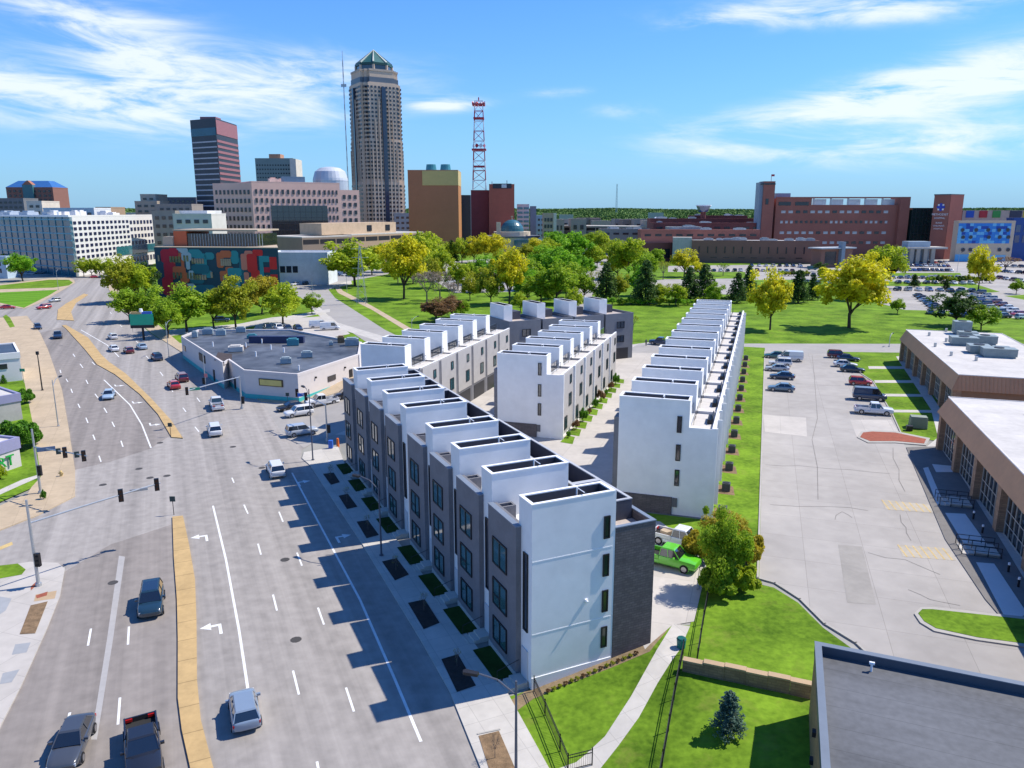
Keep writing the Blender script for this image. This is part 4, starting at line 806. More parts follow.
# flat roofs between church and hospital, near the horizon
rr = random.Random(4)
for k in range(16):
    x0 = 556 + k*8 + rr.uniform(-3,3); wd = rr.uniform(8,22); yt = rr.uniform(218.5, 223); Yd = rr.uniform(640, 980)
    cc = rr.choice([(.34,.30,.26),(.45,.42,.38),(.25,.20,.17),(.22,.26,.32),(.52,.36,.22)])
    t, w, h, F = dblock('distant_building', 'low distant building near the horizon, %s of the line from the domed church' % ORD[k], 'building', x0, x0+wd, yt, Yd, 30, mat('distant_%d' % (k % 5), cc, .8, .1, .05), group='low buildings on the horizon')
    wins(t, grid(F['F'], 1, w-1, max(2,int(w/9)), 2, h-1, 2, .5, .35), wing, dep=.3)
for k in range(10):
    x0 = [20,68,118,128,205,560,1000,980,930,650][k]; t, w, h, F = dblock('distant_building', 'pale small building far off among trees, %s from the left' % ORD[k], 'building', x0, x0+10+3*(k%4), 213+k%3, 1100+60*k, 30, mat('pale_distant', (.48,.44,.38), .8), group='pale buildings far off')
# ------------------------------------------------------------------ hospital
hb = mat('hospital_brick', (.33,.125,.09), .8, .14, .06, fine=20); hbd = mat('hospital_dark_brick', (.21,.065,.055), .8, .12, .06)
def litwin(parent, rects, seed=1):
    rr = random.Random(seed); a = [r for r in rects if rr.random() < .5]; b2 = [r for r in rects if r not in a]
    wins(parent, a, wing, dep=.2); wins(parent, b2, mat('blind_window', (.50,.50,.48), .5, .3, .2), dep=.2, budget=max(0, 100-len(a)))
t, w, h, F = dblock('hospital', 'long red brick hospital with an open roof frame and corner tower', 'hospital', 772, 893, 206, 560, 30, hb, rot=0)
rects = []
for z in (h-4.1, h-11.2, h-18.7, h-25.7): rects += grid(F['F'], 3, w*.93, 22 if z == h-11.2 else 15, z-.9, z+.9, 1, .6 if z != h-11.2 else .5, 1.0)
litwin(t, rects, 2)
b = MB(); b.box(0, w, -.3, .6, h+5.3, h+6.3); b.box(-.0, w*.29, 0, 14, h, h+5.3); b.build('roof_frame', hb, t)
wins(t, [(F['F'], w*.07, h+1.5, w*.1, 2.4), (F['F'], w*.21, h+1.5, w*.11, 2.4)], wing, dep=.3)
for k in range(5):
    b = MB(); x = w*(.30+k*.14); b.box(x, x+w*.012, 0, 1, h, h+5.3); b.build('roof_post', steel, t)
    b = MB(); b.box(x+w*.018, x+w*.125, 4, 4.3, h+.3, h+4.8); b.build('roof_screen', mat('screen_pale', (.46,.56,.60), .5, .1), t)
b = MB(); b.box(w*.995, w*1.075, -3, 12, -1, h+6.3); b.build('end_pier', hb, t)
b = MB(); b.box(-10.5, -2.5, -3, 8, -1, zpix(183,560)); tw = b.build('corner_tower', hb, t); b = MB(); b.box(-13.0, -10.5, -2, 7, -1, zpix(184,560)); b.build('steel_edge', mat('blue_steel_edge', (.20,.26,.32), .4, .1), tw); b = MB(); b.box(-8.6,-6.6,-3.3,-3,h+1,h+5); b.box(-12.9,-2.4,-3.4,-3,zpix(185,560)-1,zpix(185,560)); b.build('tower_opening', wing, tw)
b = MB(); b.tube((-5,-1,zpix(183,560)),(-5,-1,zpix(176,560)), .15); b.box(-5,-2.8,-1.05,-.95,zpix(178,560),zpix(176,560)); b.build('flagpole', redm, tw)
b = MB(); b.box(2, 12, 6, 12, h+4.6, h+9); b.build('roof_plant', mat('blue_grey_plant', (.25,.32,.42), .5), t)
# glass link and sign tower
t, w, h, F = dblock('glass_link', 'dark green glass block between the hospital wings', 'building', 907, 929, 209, 555, 20, mat('dark_green_glass', (.008,.03,.028), .1, .3, .1, spec=.9)); b = MB()
for k in range(6): b.box(w*k/6, w*k/6+.2, -.15, .0, 0, h)
for k in range(6): b.box(0, w, -.12, .0, h*k/6, h*k/6+.2)
b.build('mullion', mat('dark_mullion', (.03,.035,.045), .4), t)
t, w, h, F = dblock('sign_tower', 'brick hospital tower with a blue cross emblem and white lettering', 'tower', 927, 942.5, 196, 540, 18, hb, rot=-55)
b = MB(); b.T = F['R']; b.box(0, 18, -.2, .05, -1, h+.8); b.build('shaded_side', hbd, t)  # darker brick skin: this side's shade is put into the colour
b = MB(); b.box(-.2, w+.2, -.3, 18.2, h+.5, h+1.2); b.build('coping', mat('slate_eave', (.12,.13,.15), .6), t)
def text(body, size, m, parent, l, rot=(R(90),0,0), name='lettering', ext=.03, align='CENTER'):
    c = bpy.data.curves.new(name, 'FONT'); c.body = body; c.size = size; c.extrude = ext; c.align_x = align; c.resolution_u = 2
    o0_ = bpy.data.objects.new(name, c); COL.objects.link(o0_); bpy.context.view_layer.update()
    me = bpy.data.meshes.new_from_object(o0_.evaluated_get(bpy.context.evaluated_depsgraph_get())); bpy.data.objects.remove(o0_); me.materials.clear(); me.materials.append(m)
    o = bpy.data.objects.new(name, me); COL.objects.link(o); o.parent = parent; o.location = l; o.rotation_euler = rot; return o
b = MB(); cxx, cz = w*.48, h-7.5; b.box(cxx-.75, cxx+.75, -.35, 0, cz-2.6, cz+2.6); b.box(cxx-2.6, cxx-.75, -.35, 0, cz-.75, cz+.75); b.box(cxx+.75, cxx+2.6, -.35, 0, cz-.75, cz+.75); b.build('cross_emblem', mat('emblem_blue', (.03,.07,.45), .4), t)
b = MB()
for (dx, dz) in ((-1.5,1.5),(1.5,1.5),(-1.5,-1.5),(1.5,-1.5)): b.box(cxx+dx-.55, cxx+dx+.55, -.3, 0, cz+dz-.55, cz+dz+.55)
b.build('emblem_square', trimw, t)
text('METHODIST', 2.0, trimw, t, (cxx, -.2, h-13)); text('HOSPITAL', 1.6, trimw, t, (cxx, -.2, h-15.3)); text('BLANK', 1.4, trimw, t, (cxx, -.2, h-18.4)); text('CHILDREN\'S', 1.4, trimw, t, (cxx, -.2, h-20.4)); text('HOSPITAL', 1.4, trimw, t, (cxx, -.2, h-22.4))
t, w, h, F = dblock('hospital_annexe', 'dark red annexe right of the sign tower', 'building', 945, 957, 212, 570, 10, hbd); litwin(t, grid(F['F'], 1, w-1, 3, 3, h-1, 5, .5, .4), 4)
t, w, h, F = dblock('entrance_canopy', 'grey entrance canopy on white pillars before the glass link', 'canopy', 906, 928, 241.5, 490, 8, mat('canopy_blue_grey', (.36,.44,.50), .5), par=0); b = MB(); b.box(-2, w+9, -4, 10, h-4.5, h-3.4); b.build('canopy_roof', concrete, t)
for x in (0, .28, .62, .95): b = MB(); b.box(w*x, w*x+2.4, -3.6, -2, -1, h-4.5); b.build('pillar', mat('pillar_grey', (.36,.33,.28), .75), t)
# blue mosaic building
t, w, h, F = dblock('mosaic_building', 'cream building clad in a blue square mosaic with round windows', 'building', 954, 1010, 222, 510, 6, mat('cream_cladding', (.60,.47,.34), .8, .05))
bl = [mat('mosaic_azure', (.03,.22,.62), .5, .05), mat('mosaic_sky', (.16,.48,.74), .5, .05), mat('mosaic_navy', (.015,.07,.36), .5, .05)]
rr = random.Random(11); b = MB(); z0m, z1m = h*.46, h*.97
for i in range(14):
    for j in range(7):
        mi = rr.choice([0,0,0,1,1,2]); b.box(w*i/14*.93, w*(i+1)/14*.93-.05, -.2-.001*j, .05, z0m+(z1m-z0m)*j/7, z0m+(z1m-z0m)*(j+1)/7-.05, mi)
b.build('blue_mosaic', bl, t); b = MB(); b.box(0, w*.25, -.2, 0, 0, h*.18); b.box(w*.5, w*.9, -.2, 0, 0, h*.16); b.build('base_panel', bl[1], t)
for i, x in enumerate((.10,.26,.50,.72,.90)):
    for j, z in enumerate((.80,.62,.30)):
        b = MB(); r_ = .95; b.tube((w*x+(i*3+j*5)%4-1, -.25, h*z),(w*x+(i*3+j*5)%4-1, -.55, h*z), r_+.3, r_+.3, 14); b.tube((w*x+(i*3+j*5)%4-1,-.55,h*z),(w*x+(i*3+j*5)%4-1,-.6,h*z), r_, r_, 14, 1); b.build('round_window', [mat('window_surround', (.08,.10,.16), .5), wing], t)
t, w, h, F = dblock('mosaic_building', 'deep blue glazed wing at the right edge of the mosaic building', 'building', 1008, 1080, 219, 518, 8, mat('deep_blue_wall', (.02,.07,.26), .5)); wins(t, grid(F['F'], 1, w-1, 9, h*.4, h*.9, 2, .6, .7), glass('blue_glass', (.02,.06,.16)), dep=.2)
t, w, h, F = dblock('roof_screen_building', 'cream upper block with coloured screens behind the mosaic building', 'building', 950, 1070, 211.5, 590, 14, mat('cream_far', (.55,.40,.32), .8))
for k, c in enumerate([(.03,.10,.45),(.5,.03,.04),(.05,.30,.06),(.05,.05,.08),(.65,.50,.05),(.05,.35,.08)]):
    b = MB(); x = 8+k*10; b.box(x+(3 if k > 2 else 0), x+6+(6 if k > 2 else 0), -.4, 0, h-4.5, h+.5); b.build('coloured_screen', mat('screen_%d' % k, c, .5), t)
# long low brick building and the layered complex behind it
lowb = mat('brown_brick', (.25,.125,.09), .8, .12, .08, fine=20)
t, w, h, F = block('brick_building', 'long low brown brick building with a row of slot windows', 'building', (691,262.5), (818,264), 241, 22, lowb)
wins(t, grid(F['F'], 2, w*.92, 13, h*.42, h*.78, 1, .14, .85), wing, dep=.2); wins(t, [(F['F'], w*x, h*.25, w*.05, .5) for x in (.18,.28,.4,.5,.62,.72,.85)], wing, dep=.2); rooftop(t, w, 20, h, 12, 6, (5,4,1.6))
b = MB(); b.box(-12, 0.0, 2, 12, -1, h+2.2); b.build('stair_block', concrete, t)
t, w, h, F = block('brick_building', 'dark brick extension left of the long brown building', 'building', (640,262), (683,261), 244, 16, hbd); wins(t, grid(F['F'], 1, w-1, 4, 1, h-2, 1, .5, .7), void)
cpx = [(640,758,229,330,hb,'lower red brick storey block of the hospital complex'),(652,760,222,370,hbd,'second layer of the hospital complex, dark red with pale roof'),(668,700,226,350,concrete,'pale roof block in the middle of the hospital complex'),(649,764,217.5,410,hbd,'upper dark red wing of the hospital complex'),(690,745,214.5,440,hbd,'topmost penthouse of the hospital complex'),(600,650,228,400,mat('grey_deck', (.26,.24,.23), .8),'grey slab wing left of the hospital complex')]
for k, (x0,x1,yt,Yd,m_,lab) in enumerate(cpx):
    t, w, h, F = dblock('hospital_wing', lab, 'building', x0, x1, yt+2, Yd+190, 14, m_, roofm=memb); wins(t, grid(F['F'], 1, w-1, max(3,int(w/7)), h-4.5, h-1, 1, .6, .4), wing, dep=.2); rooftop(t, w, 26, h, 4, 20+k, (6,5,1.5))
c = ground_at(701, 620); t = thing('control_tower', 'small flared blue control cab above the hospital roofs', 'tower', (c.x, c.y, 0)); b = MB(); b.tube((0,0,0),(0,0,zpix(212,620)), 2.2, 2.2, 8); b.build('shaft', hbd, t); b = MB(); b.tube((0,0,zpix(212,620)),(0,0,zpix(206,620)), 3.6, 5.8, 8); b.tube((0,0,zpix(206,620)),(0,0,zpix(205,620)), 6.2, 6.2, 8, 1); b.build('cab', [glass('blue_glass', (.02,.06,.16)), trimw], t)
c = ground_at(655, 640); t = thing('radome', 'small white round dome on the hospital roofline', 'dome', (c.x, c.y, zpix(222,640)))
b = MB(); pr = [(2.6*math.cos(R(a)), 2.6*math.sin(R(a))) for a in range(-60, 91, 15)]
for (r0,a0),(r1,a1) in zip(pr, pr[1:]): b.tube((0,0,a0+1.5),(0,0,a1+1.5), r0, max(r1,.05), 14)
b.tube((0,0,-9),(0,0,0),1.6,1.6,8); b.build('shell', trimw, t)
# entrance pavilion
t, w, h, F = block('pavilion', 'small brick pavilion with a grey roof and chimney by the long brown building', 'pavilion', (820,268), (851,267), 249, 8, lowb, par=0, roofm=steel)
b = MB(); b.box(-2, w+1, -2, 9, h, h+.7); b.build('roof', mat('pale_metal_roof', (.45,.48,.48), .5), t); b = MB(); b.box(w*.55, w*.66, -2.5, .5, 0, h+4); b.build('chimney', mat('blue_steel_edge', (.20,.26,.32), .4), t); wins(t, [(F['F'], w*.3, h*.5, w*.35, h*.7)], wing)
b = MB(); b.T = F['R']; b.box(1, 7, -.15, 0, 1, h-1); b.build('glazed_side', glass('blue_glass', (.02,.06,.16)), t)
t, w, h, F = block('stone_house', 'small grey columned house among green trees', 'house', (580,262), (592,262), 249, 9, mat('grey_stone', (.25,.25,.26), .8), par=0)
b = MB(); b.add([(-.5,-.5,h),(w+.5,-.5,h),(w+.5,9.5,h),(-.5,9.5,h),(1,4.5,h+3),(w-1,4.5,h+3)], [(0,1,5,4),(1,2,5),(2,3,4,5),(3,0,4),(0,3,2,1)]); b.build('roof', mat('slate_eave', (.12,.13,.15), .6), t); wins(t, grid(F['F'], .5, w-.5, 4, .5, h-.5, 1, .4, .8), trimw)
# ------------------------------------------------------------------ nearer buildings
def TMf(az):
    u, w = az_u(az), az_w(az); return Matrix(((w.x, u.x, 0, 0), (w.y, u.y, 0, 0), (0,0,1,0), (0,0,0,1)))   # x = w (right), y = u (ahead)
fasc = mat('brown_fascia', (.60,.29,.14), .6, .08, .3); ofasc = mat('orange_brown_fascia', (.56,.29,.14), .6, .1, .3); pier = mat('brown_pier_brick', (.42,.26,.16), .8, .12, .5, kind='brick')
rwhite = mat('white_roof_membrane', (.54,.51,.47), .8, .14, .25, seam=(30,2.4,.03,R(-18.1),.82))
def office(label, s0, s1, w0, depth, hz, nb):
    q = C0 + CU*s0 + CW*w0; t = thing('office_building', label, 'office building', (q.x, q.y, RISE), 0); TM = TMf(C_AZ); Ls = s1-s0
    def B():
        m = MB(); m.T = TM; return m
    hf = hz-2.3
    b = B(); b.box(1.3, depth, .6, Ls-.6, -1, hf+.5); b.build('wall', mat('tan_brick', (.30,.17,.10), .8, .1, .3), t)
    b = B(); b.prism([(0,0),(depth,0),(depth,Ls),(0,Ls)], hf, hz, 0, [(1.0,1.0),(depth-1,1.0),(depth-1,Ls-1),(1.0,Ls-1)]); fa = b.build('fascia', [fasc], t)
    b = B()
    k = 0.0
    while k < depth-1.2: b.tube((k+.3,-.02,hf+.02),(k+.3 if k > .7 else 1.0,1.0-.02,hz), .05, n=4); k += .55
    b.build('fascia_seam', ofasc, fa)
    b = B(); b.box(.95, depth-.95, .95, Ls-.95, hz-.02, hz+.05); b.build('roof', rwhite, t)
    b = B(); b.walls(.9, depth-.9, .9, Ls-.9, hz+.0, hz+.14, .12); b.build('roof_edge', mat('pale_flashing', (.66,.62,.58), .5), t)
    bl_ = (Ls-1.5)/nb
    for k in range(nb+1):
        b = B(); y = .3 + k*bl_; b.box(.35, 1.5, y, y+1.2, -1, hf+.02); b.build('pier', pier, t)
    for k in range(nb):
        y0, y1 = 1.5+k*bl_, .3+(k+1)*bl_
        b = B(); b.box(1.15, 1.32, y0, y1, .1, hf); g_ = b.build('window', mat('office_glass', (.015,.02,.025), .05, .3, .2, spec=.9), t)
        b = B(); n = 6
        for j in range(n+1): yy = y0 + (y1-y0-.08)*j/n; b.box(1.05, 1.14, yy, yy+.08, .1, hf)
        for z in (.1, 1.3, 2.6, hf-.1): b.box(1.03, 1.05, y0, y1, z, z+.08)
        b.build('mullion', mat('pale_mullion', (.50,.48,.44), .5), g_)
    b = B(); b.box(depth*.3, depth*.38, .55, .62, 0, 2.4); b.build('door', bsteel, t)
    return t, TM, hz, Ls
def runit(t, TM, x, y, hz, a, b_, c, m=None):
    o = MB(); o.T = TM @ Matrix.Translation((x,y,hz+.05)); o.box(-a/2,a/2,-b_/2,b_/2,.25,c); o.box(-a/2-.05,a/2+.05,-b_/2-.05,b_/2+.05,c,c+.08); o.box(-a/2+.2,a/2-.2,-b_/2+.1,-b_/2+.3,.0,.25)
    for k in range(4): o.box(-a/2+.1, a/2-.1, -b_/2-.03, -b_/2+.01, .4+k*(c-.5)/4, .5+k*(c-.5)/4)
    u_ = o.build('roof_unit', m or mat('unit_green_grey', (.24,.29,.29), .5, .15, 1), t)
    o = MB(); o.T = TM @ Matrix.Translation((x,y,hz+.05)); o.tube((0,0,c+.08),(0,0,c+.2),min(a,b_)*.3,n=12); o.build('fan', bsteel, u_)
t, TM, hz, Ls = office('brown office block with white roof, nearer of two at the right edge', -24, 35.3, 27.6, 34, 7.5, 6)
runit(t, TM, 15, 50, hz, 2.6, 2.2, 1.5)
for (x, y) in ((6,40),(8,51),(11,30),(6,22)): o = MB(); o.T = TM; o.tube((x,y,hz),(x,y,hz+.5),.12); o.build('vent_pipe', steel, t)
cn = G(959,375,8.1); v = cn - C0; sN, wN = v.dot(CU), v.dot(CW); cfar = G(909,330,8.1); sF = (cfar-C0).dot(CU); cr_ = G(984,331,8.1); wR = (cr_-C0).dot(CW)
t, TM, hz, Ls = office('brown office block with white roof full of plant, farther of two at the right', sN-1, sF+1, wN-1, max(20, wR-wN+2), 7.0, 6)
def rl(px, py):
    q = G(px, py, 8.1) - C0; return q.dot(CW)-wN+1, q.dot(CU)-sN+1
for (px, py, a, b_, c) in ((961,334,3.2,2.6,2.6),(967,338,3.4,2.2,1.2),(963,345,4.6,3,1.5),(984,344,3.8,2.8,1.6),(978,353,3.4,3,1.4),(998,357,5.2,2.6,1.5),(990,350,6,1,.7)):
    x, y = rl(px, py); runit(t, TM, x, y, hz, a, b_, c)
for (px, py) in ((946,332),(946,342),(929,336),(951,356),(976,361),(935,347)):
    x, y = rl(px, py); o = MB(); o.T = TM; o.tube((x,y,hz),(x,y,hz+.8),.25); o.build('vent_pipe', steel, t)
# walk, ramps, rails at the nearer office
sheet('shaded_forecourt', [(906,448),(939,447),(960,475),(1003,545),(1060,640),(1024,645),(985,600),(945,540)], mat('forecourt_asphalt', (.17,.16,.15), .9, .15, .3), .11, skirt=.06)  # dark sheet paints the office's shadow over the same asphalt as the lot
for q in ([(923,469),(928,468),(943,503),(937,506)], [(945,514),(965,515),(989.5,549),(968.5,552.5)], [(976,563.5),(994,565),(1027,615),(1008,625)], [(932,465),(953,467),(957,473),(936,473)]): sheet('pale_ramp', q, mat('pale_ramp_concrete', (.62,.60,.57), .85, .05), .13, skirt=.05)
for (px, py, lab) in ((953,504,'black stair railing before the brown office, farther one'),(977,552,'black stair railing before the brown office, nearer one')):
    p = G(px, py); t = thing('stair_railing', lab, 'railing', (p.x, p.y, RISE+.1), hd(C_AZ), 'stair railings at the brown office')
    b = MB()
    for yy in (-1.3, 0, 1.3):
        for xx in (-1.6,-.5,.6,1.7): b.tube((xx,yy,0),(xx,yy,1.0),.035,n=5)
        b.tube((-1.6,yy,1.0),(1.7,yy,1.0),.035,n=5); b.tube((-1.6,yy,.55),(1.7,yy,.55),.03,n=5)
    b.build('rail', bsteel, t)
    b = MB()
    for j in range(3): b.box(-1.5+j*.5, 1.6, -1.25, 1.25, -.1, .1+.12*j)
    b.build('step', concrete, t)
for k, (px, py) in enumerate(((973,520),(982,534),(1008,573),(1018,588))):
    p = G(px, py); t = thing('bollard_light', 'small pale bollard on the shaded walk, %s from the far end' % ORD[k], 'bollard', (p.x, p.y, RISE+.1), 0, 'bollards on the shaded walk'); b = MB(); b.tube((0,0,0),(0,0,.7),.1,n=8); b.build('post', bsteel, t); b = MB(); b.tube((0,0,.7),(0,0,.9),.12,.1,8); b.build('cap', trimw, t)
p = G(917.5, 428); t = thing('utility_cabinet', 'rounded grey green transformer cabinet on the lawn by the brown office', 'cabinet', (p.x, p.y, RISE+.08), hd(C_AZ+90)); b = MB(); b.prism([(-1.0,-1.2),(1.0,-1.2),(1.0,1.2),(-1.0,1.2)], 0, 1.7, 0, [(-.75,-1.15),(.8,-1.15),(.8,1.15),(-.75,1.15)]); b.build('casing', mat('cabinet_green', (.16,.20,.15), .6, .1), t, bevel=.12); b = MB(); b.box(-.7,.75,-1.1,1.1,1.7,1.78); b.build('lid', mat('cabinet_lid', (.25,.28,.22), .6), t)
p = G(909, 431); t = thing('utility_box', 'small dark utility box beside the green transformer cabinet', 'cabinet', (p.x, p.y, RISE+.08), hd(C_AZ)); b = MB(); b.box(-.4,.4,-.4,.4,0,.7); b.box(-.44,.44,-.44,.44,.7,.76); b.build('casing', bsteel, t)
# flat-roofed building at the lower right
hN = 6.3; c1 = G(815, 642, hN); c2 = G(1024, 683, hN); c3 = G(812, 768, hN)
d1 = (c2-c1).normalized(); d2 = Vector((d1.y, -d1.x)); 
t = thing('flat_roofed_building', 'flat grey-roofed building with dark parapet at the lower right corner', 'building', (c1.x, c1.y, RISE), math.atan2(d1.y, d1.x))
e_ = Matrix.Rotation(-math.atan2(d1.y, d1.x), 2) @ ((G(822, 768, hN)-c1).normalized()*26)
def quad(k): return [(0+k,0-k),(30-k,0-k),(30-k,-26+k),(e_.x+k*1.0,e_.y+k)]
def ring(mb, k0, k1, z0, z1):
    a, b = quad(k0), quad(k1); vs = [(x,y,z0) for x,y in a]+[(x,y,z1) for x,y in a]+[(x,y,z1) for x,y in b]+[(x,y,z0) for x,y in b]
    mb.add(vs, [f for k in range(4) for f in ((k,(k+1)%4,4+(k+1)%4,4+k),(4+k,4+(k+1)%4,8+(k+1)%4,8+k),(8+k,8+(k+1)%4,12+(k+1)%4,12+k),(12+k,12+(k+1)%4,(k+1)%4,k))])
hz_ = hN-RISE
b = MB(); b.prism(quad(.04), -2.5, hz_-.78); b.build('wall', mat('ochre_brick', (.42,.25,.12), .8, .12, .5, kind='brick'), t)
b = MB(); ring(b, 0, .36, hz_-.80, hz_); pr_ = b.build('parapet', mat('blue_grey_parapet', (.075,.09,.115), .5, .08), t)
b = MB(); ring(b, -.03, .40, hz_+.002, hz_+.06); b.build('coping', mat('blue_grey_coping', (.15,.18,.22), .5, .08), pr_)
b = MB(); b.prism(quad(.37), hz_-.77, hz_-.55); b.build('roof', mat('grey_roof_felt', (.105,.11,.12), .7, .32, .3, stretch=(0,.25,1.4), seam=(40,1.9,.03,0,.7), fine=8), t)
p = G(871, 672, hN-.6); q = Matrix.Rotation(-math.atan2(d1.y, d1.x), 2) @ (p-c1); b = MB(); b.tube((q.x,q.y,hN-RISE-.55),(q.x,q.y,hN-RISE+.05),.07,n=8); b.tube((q.x-.15,q.y,hN-RISE+.0),(q.x+.15,q.y,hN-RISE+.0),.1,n=8); b.build('vent_pipe', trimw, t)
for z in (1.2, 3.0): b = MB(); f_ = 6.4/26; b.box(e_.x*f_-.16, e_.x*f_+.1, e_.y*f_-.2, e_.y*f_+.2, z, z+.3); b.build('wall_lamp', bsteel, t)
# retaining wall
P0, P1 = G(682, 672), G(812, 700); L_ = (P1-P0).length; t = thing('retaining_wall', 'stepped tan block retaining wall between two lawns', 'wall', (P0.x, P0.y, RISE-.1), math.atan2((P1-P0).y, (P1-P0).x))
wallm = mat('tan_block', (.34,.22,.13), .85, .18, 1.4, kind='brick')
for k in range(6):
    b = MB(); z = 1.15-.0*k if k else .95; b.box(L_*k/6+.01, L_*(k+1)/6, -.0-.03*(k%2), .42, -.8, z-.06*(k%2)); b.build('block_course', wallm, t); b = MB(); b.box(L_*k/6, L_*(k+1)/6-.01, -.06, .48, z-.06*(k%2), z-.06*(k%2)+.12); b.build('capstone', mat('capstone', (.42,.30,.18), .85, .1), t)
# warehouse
hw = 5.2
rp = [G(*p, hw) for p in ((181,336),(222.5,362.5),(227.5,359),(244,370),(297.5,374),(360,354),(362,342),(290,329),(198,329.5))]
o0 = rp[4]; t = thing('warehouse', 'low white warehouse with a teal base stripe and dark flat roof', 'warehouse', (o0.x, o0.y, 0))
pl = [tuple(p-o0) for p in rp]
def inset(poly, d):
    c = Vector((sum(p[0] for p in poly)/len(poly), sum(p[1] for p in poly)/len(poly))); out = []
    for p in poly: v = Vector(p)-c; out.append(tuple(c + v*(1-d/v.length)))
    return out
ww = mat('warehouse_white', (.60,.56,.54), .85, .05, .2)
b = MB(); b.prism(pl, -2, hw-.55); b.build('wall', ww, t)
b = MB(); pi = inset(pl, .55); n = len(pl)
vs = [(x,y,hw-.6) for x,y in pl]+[(x,y,hw) for x,y in pl]+[(x,y,hw) for x,y in pi]+[(x,y,hw-.6) for x,y in pi]
b.add(vs, [f for k in range(n) for f in ((k,(k+1)%n,n+(k+1)%n,n+k),(n+k,n+(k+1)%n,2*n+(k+1)%n,2*n+k),(2*n+k,2*n+(k+1)%n,3*n+(k+1)%n,3*n+k))]); b.build('parapet', ww, t)
b = MB(); b.prism(inset(pl,.5), hw-.54, hw-.4); b.build('roof', mat('dark_roof_felt', (.05,.055,.065), .5, .6, .09, fine=5, col2=(.10,.11,.125), seam=(40,3,.04,.4,.8)), t)
po = inset(pl, -.06); tealb = mat('teal_stripe', (.05,.42,.42), .6, .05)
b = MB(); b.prism(po, -1.5, .85); b.build('base_stripe', tealb, t)
def onwall(i, f, z0, z1, wd, m, name, out=.12):
    a, c = Vector(pl[i]), Vector(pl[i+1]); d = (c-a).normalized(); nn = Vector((d.y,-d.x)); m_ = a.lerp(c, f)
    if nn.dot(m_) < nn.dot(Vector((sum(p[0] for p in pl)/n, sum(p[1] for p in pl)/n))): nn = -nn
    b = MB(); q = [m_-d*wd/2+nn*.01, m_+d*wd/2+nn*.01, m_+d*wd/2+nn*out, m_-d*wd/2+nn*out]; b.prism([tuple(x) for x in q], z0, z1); return b.build(name, m, t)
onwall(3,.5,2.6,3.9,5.0,mat('sign_frame_brown', (.10,.07,.03), .6),'sign_board',.16); onwall(3,.5,2.75,3.75,4.5,mat('sign_yellow', (.60,.50,.16), .6),'sign_panel',.2)
onwall(0,.55,2.6,4.2,5,bsteel,'sign_board',.2); onwall(0,.08,2.2,3.4,2.4,wing,'window'); onwall(4,.5,1.9,2.9,2.6,wing,'window'); onwall(4,.82,.6,2.8,1.1,bsteel,'door',.14); onwall(2,.4,.3,2.5,1.2,bsteel,'door',.14); onwall(0,.8,.3,2.5,1.0,bsteel,'door',.14)
onwall(4,.25,3.4,3.7,.3,bsteel,'wall_lamp',.3); onwall(4,.72,3.4,3.7,.3,bsteel,'wall_lamp',.3)
for k, (px, py, a, b_, c, m_) in enumerate(((286,363,2.8,1.8,1.3,None),(307,357,3.0,1.8,1.4,None),(293,345,3.4,2.4,1.7,mat('teal_unit', (.05,.22,.26), .4)),(252,338,3,2,1,mat('teal_unit', (.05,.22,.26), .4)),(208,334,3.2,2,1.6,None),(221,335,3,2,1.6,None),(195,337,1.6,1.6,1.6,None),(236,351,4,3,1.4,rwhite),(331,345,1.2,1.2,.9,None),(241,332,3,1.5,1.5,None),(352,345,4,2.4,1.9,mat('pale_plant', (.30,.36,.38), .6, .2, 1)),(341,342,2,2,1.6,bmulch))):
    q = G(px, py, hw-.3) - o0; o = MB(); o.T = Matrix.Translation((q.x,q.y,hw-.4)) @ Matrix.Rotation(.25,4,'Z'); a, b_, c = a*.72, b_*.72, c*.8; o.box(-a/2,a/2,-b_/2,b_/2,.1,c); o.box(-a/2*.7,a/2*.7,-b_/2*.7,b_/2*.7,c,c+.25); o.build('roof_unit', m_ or mat('pale_plant', (.30,.36,.38), .6, .2, 1), t)
q = G(277,341,hw) - o0; b = MB(); b.T = Matrix.Translation((q.x,q.y,hw-.4)); b.box(-6,6,-.6,.6,0,1.5); b.build('roof_screen', mat('navy_screen', (.03,.04,.10), .5), t)
for q in ([(232,354),(218,352),(214,360),(232,361)],[(236,345),(250,346),(240,352),(230,350)]):
    pts = [tuple(G(*p, hw-.35)-o0) for p in q]; b = MB(); b.prism(pts, hw-.41, hw-.38); b.build('roof_patch', mat('brown_roof_patch', (.06,.045,.04) if q[0][0] == 232 else (.33,.31,.28), .8, .2), t)
for k, (px, py) in enumerate(((299,370),(284,352),(246,347),(271,349),(256,356),(213,346),(262,343))):
    q = G(px, py, hw-.3) - o0; o = MB(); o.tube((q.x,q.y,hw-.4),(q.x,q.y,hw+.6),.15); o.build('vent_pipe', trimw, t)
onwall(4,.98,0,hw,.3,trimw,'downpipe',.2)
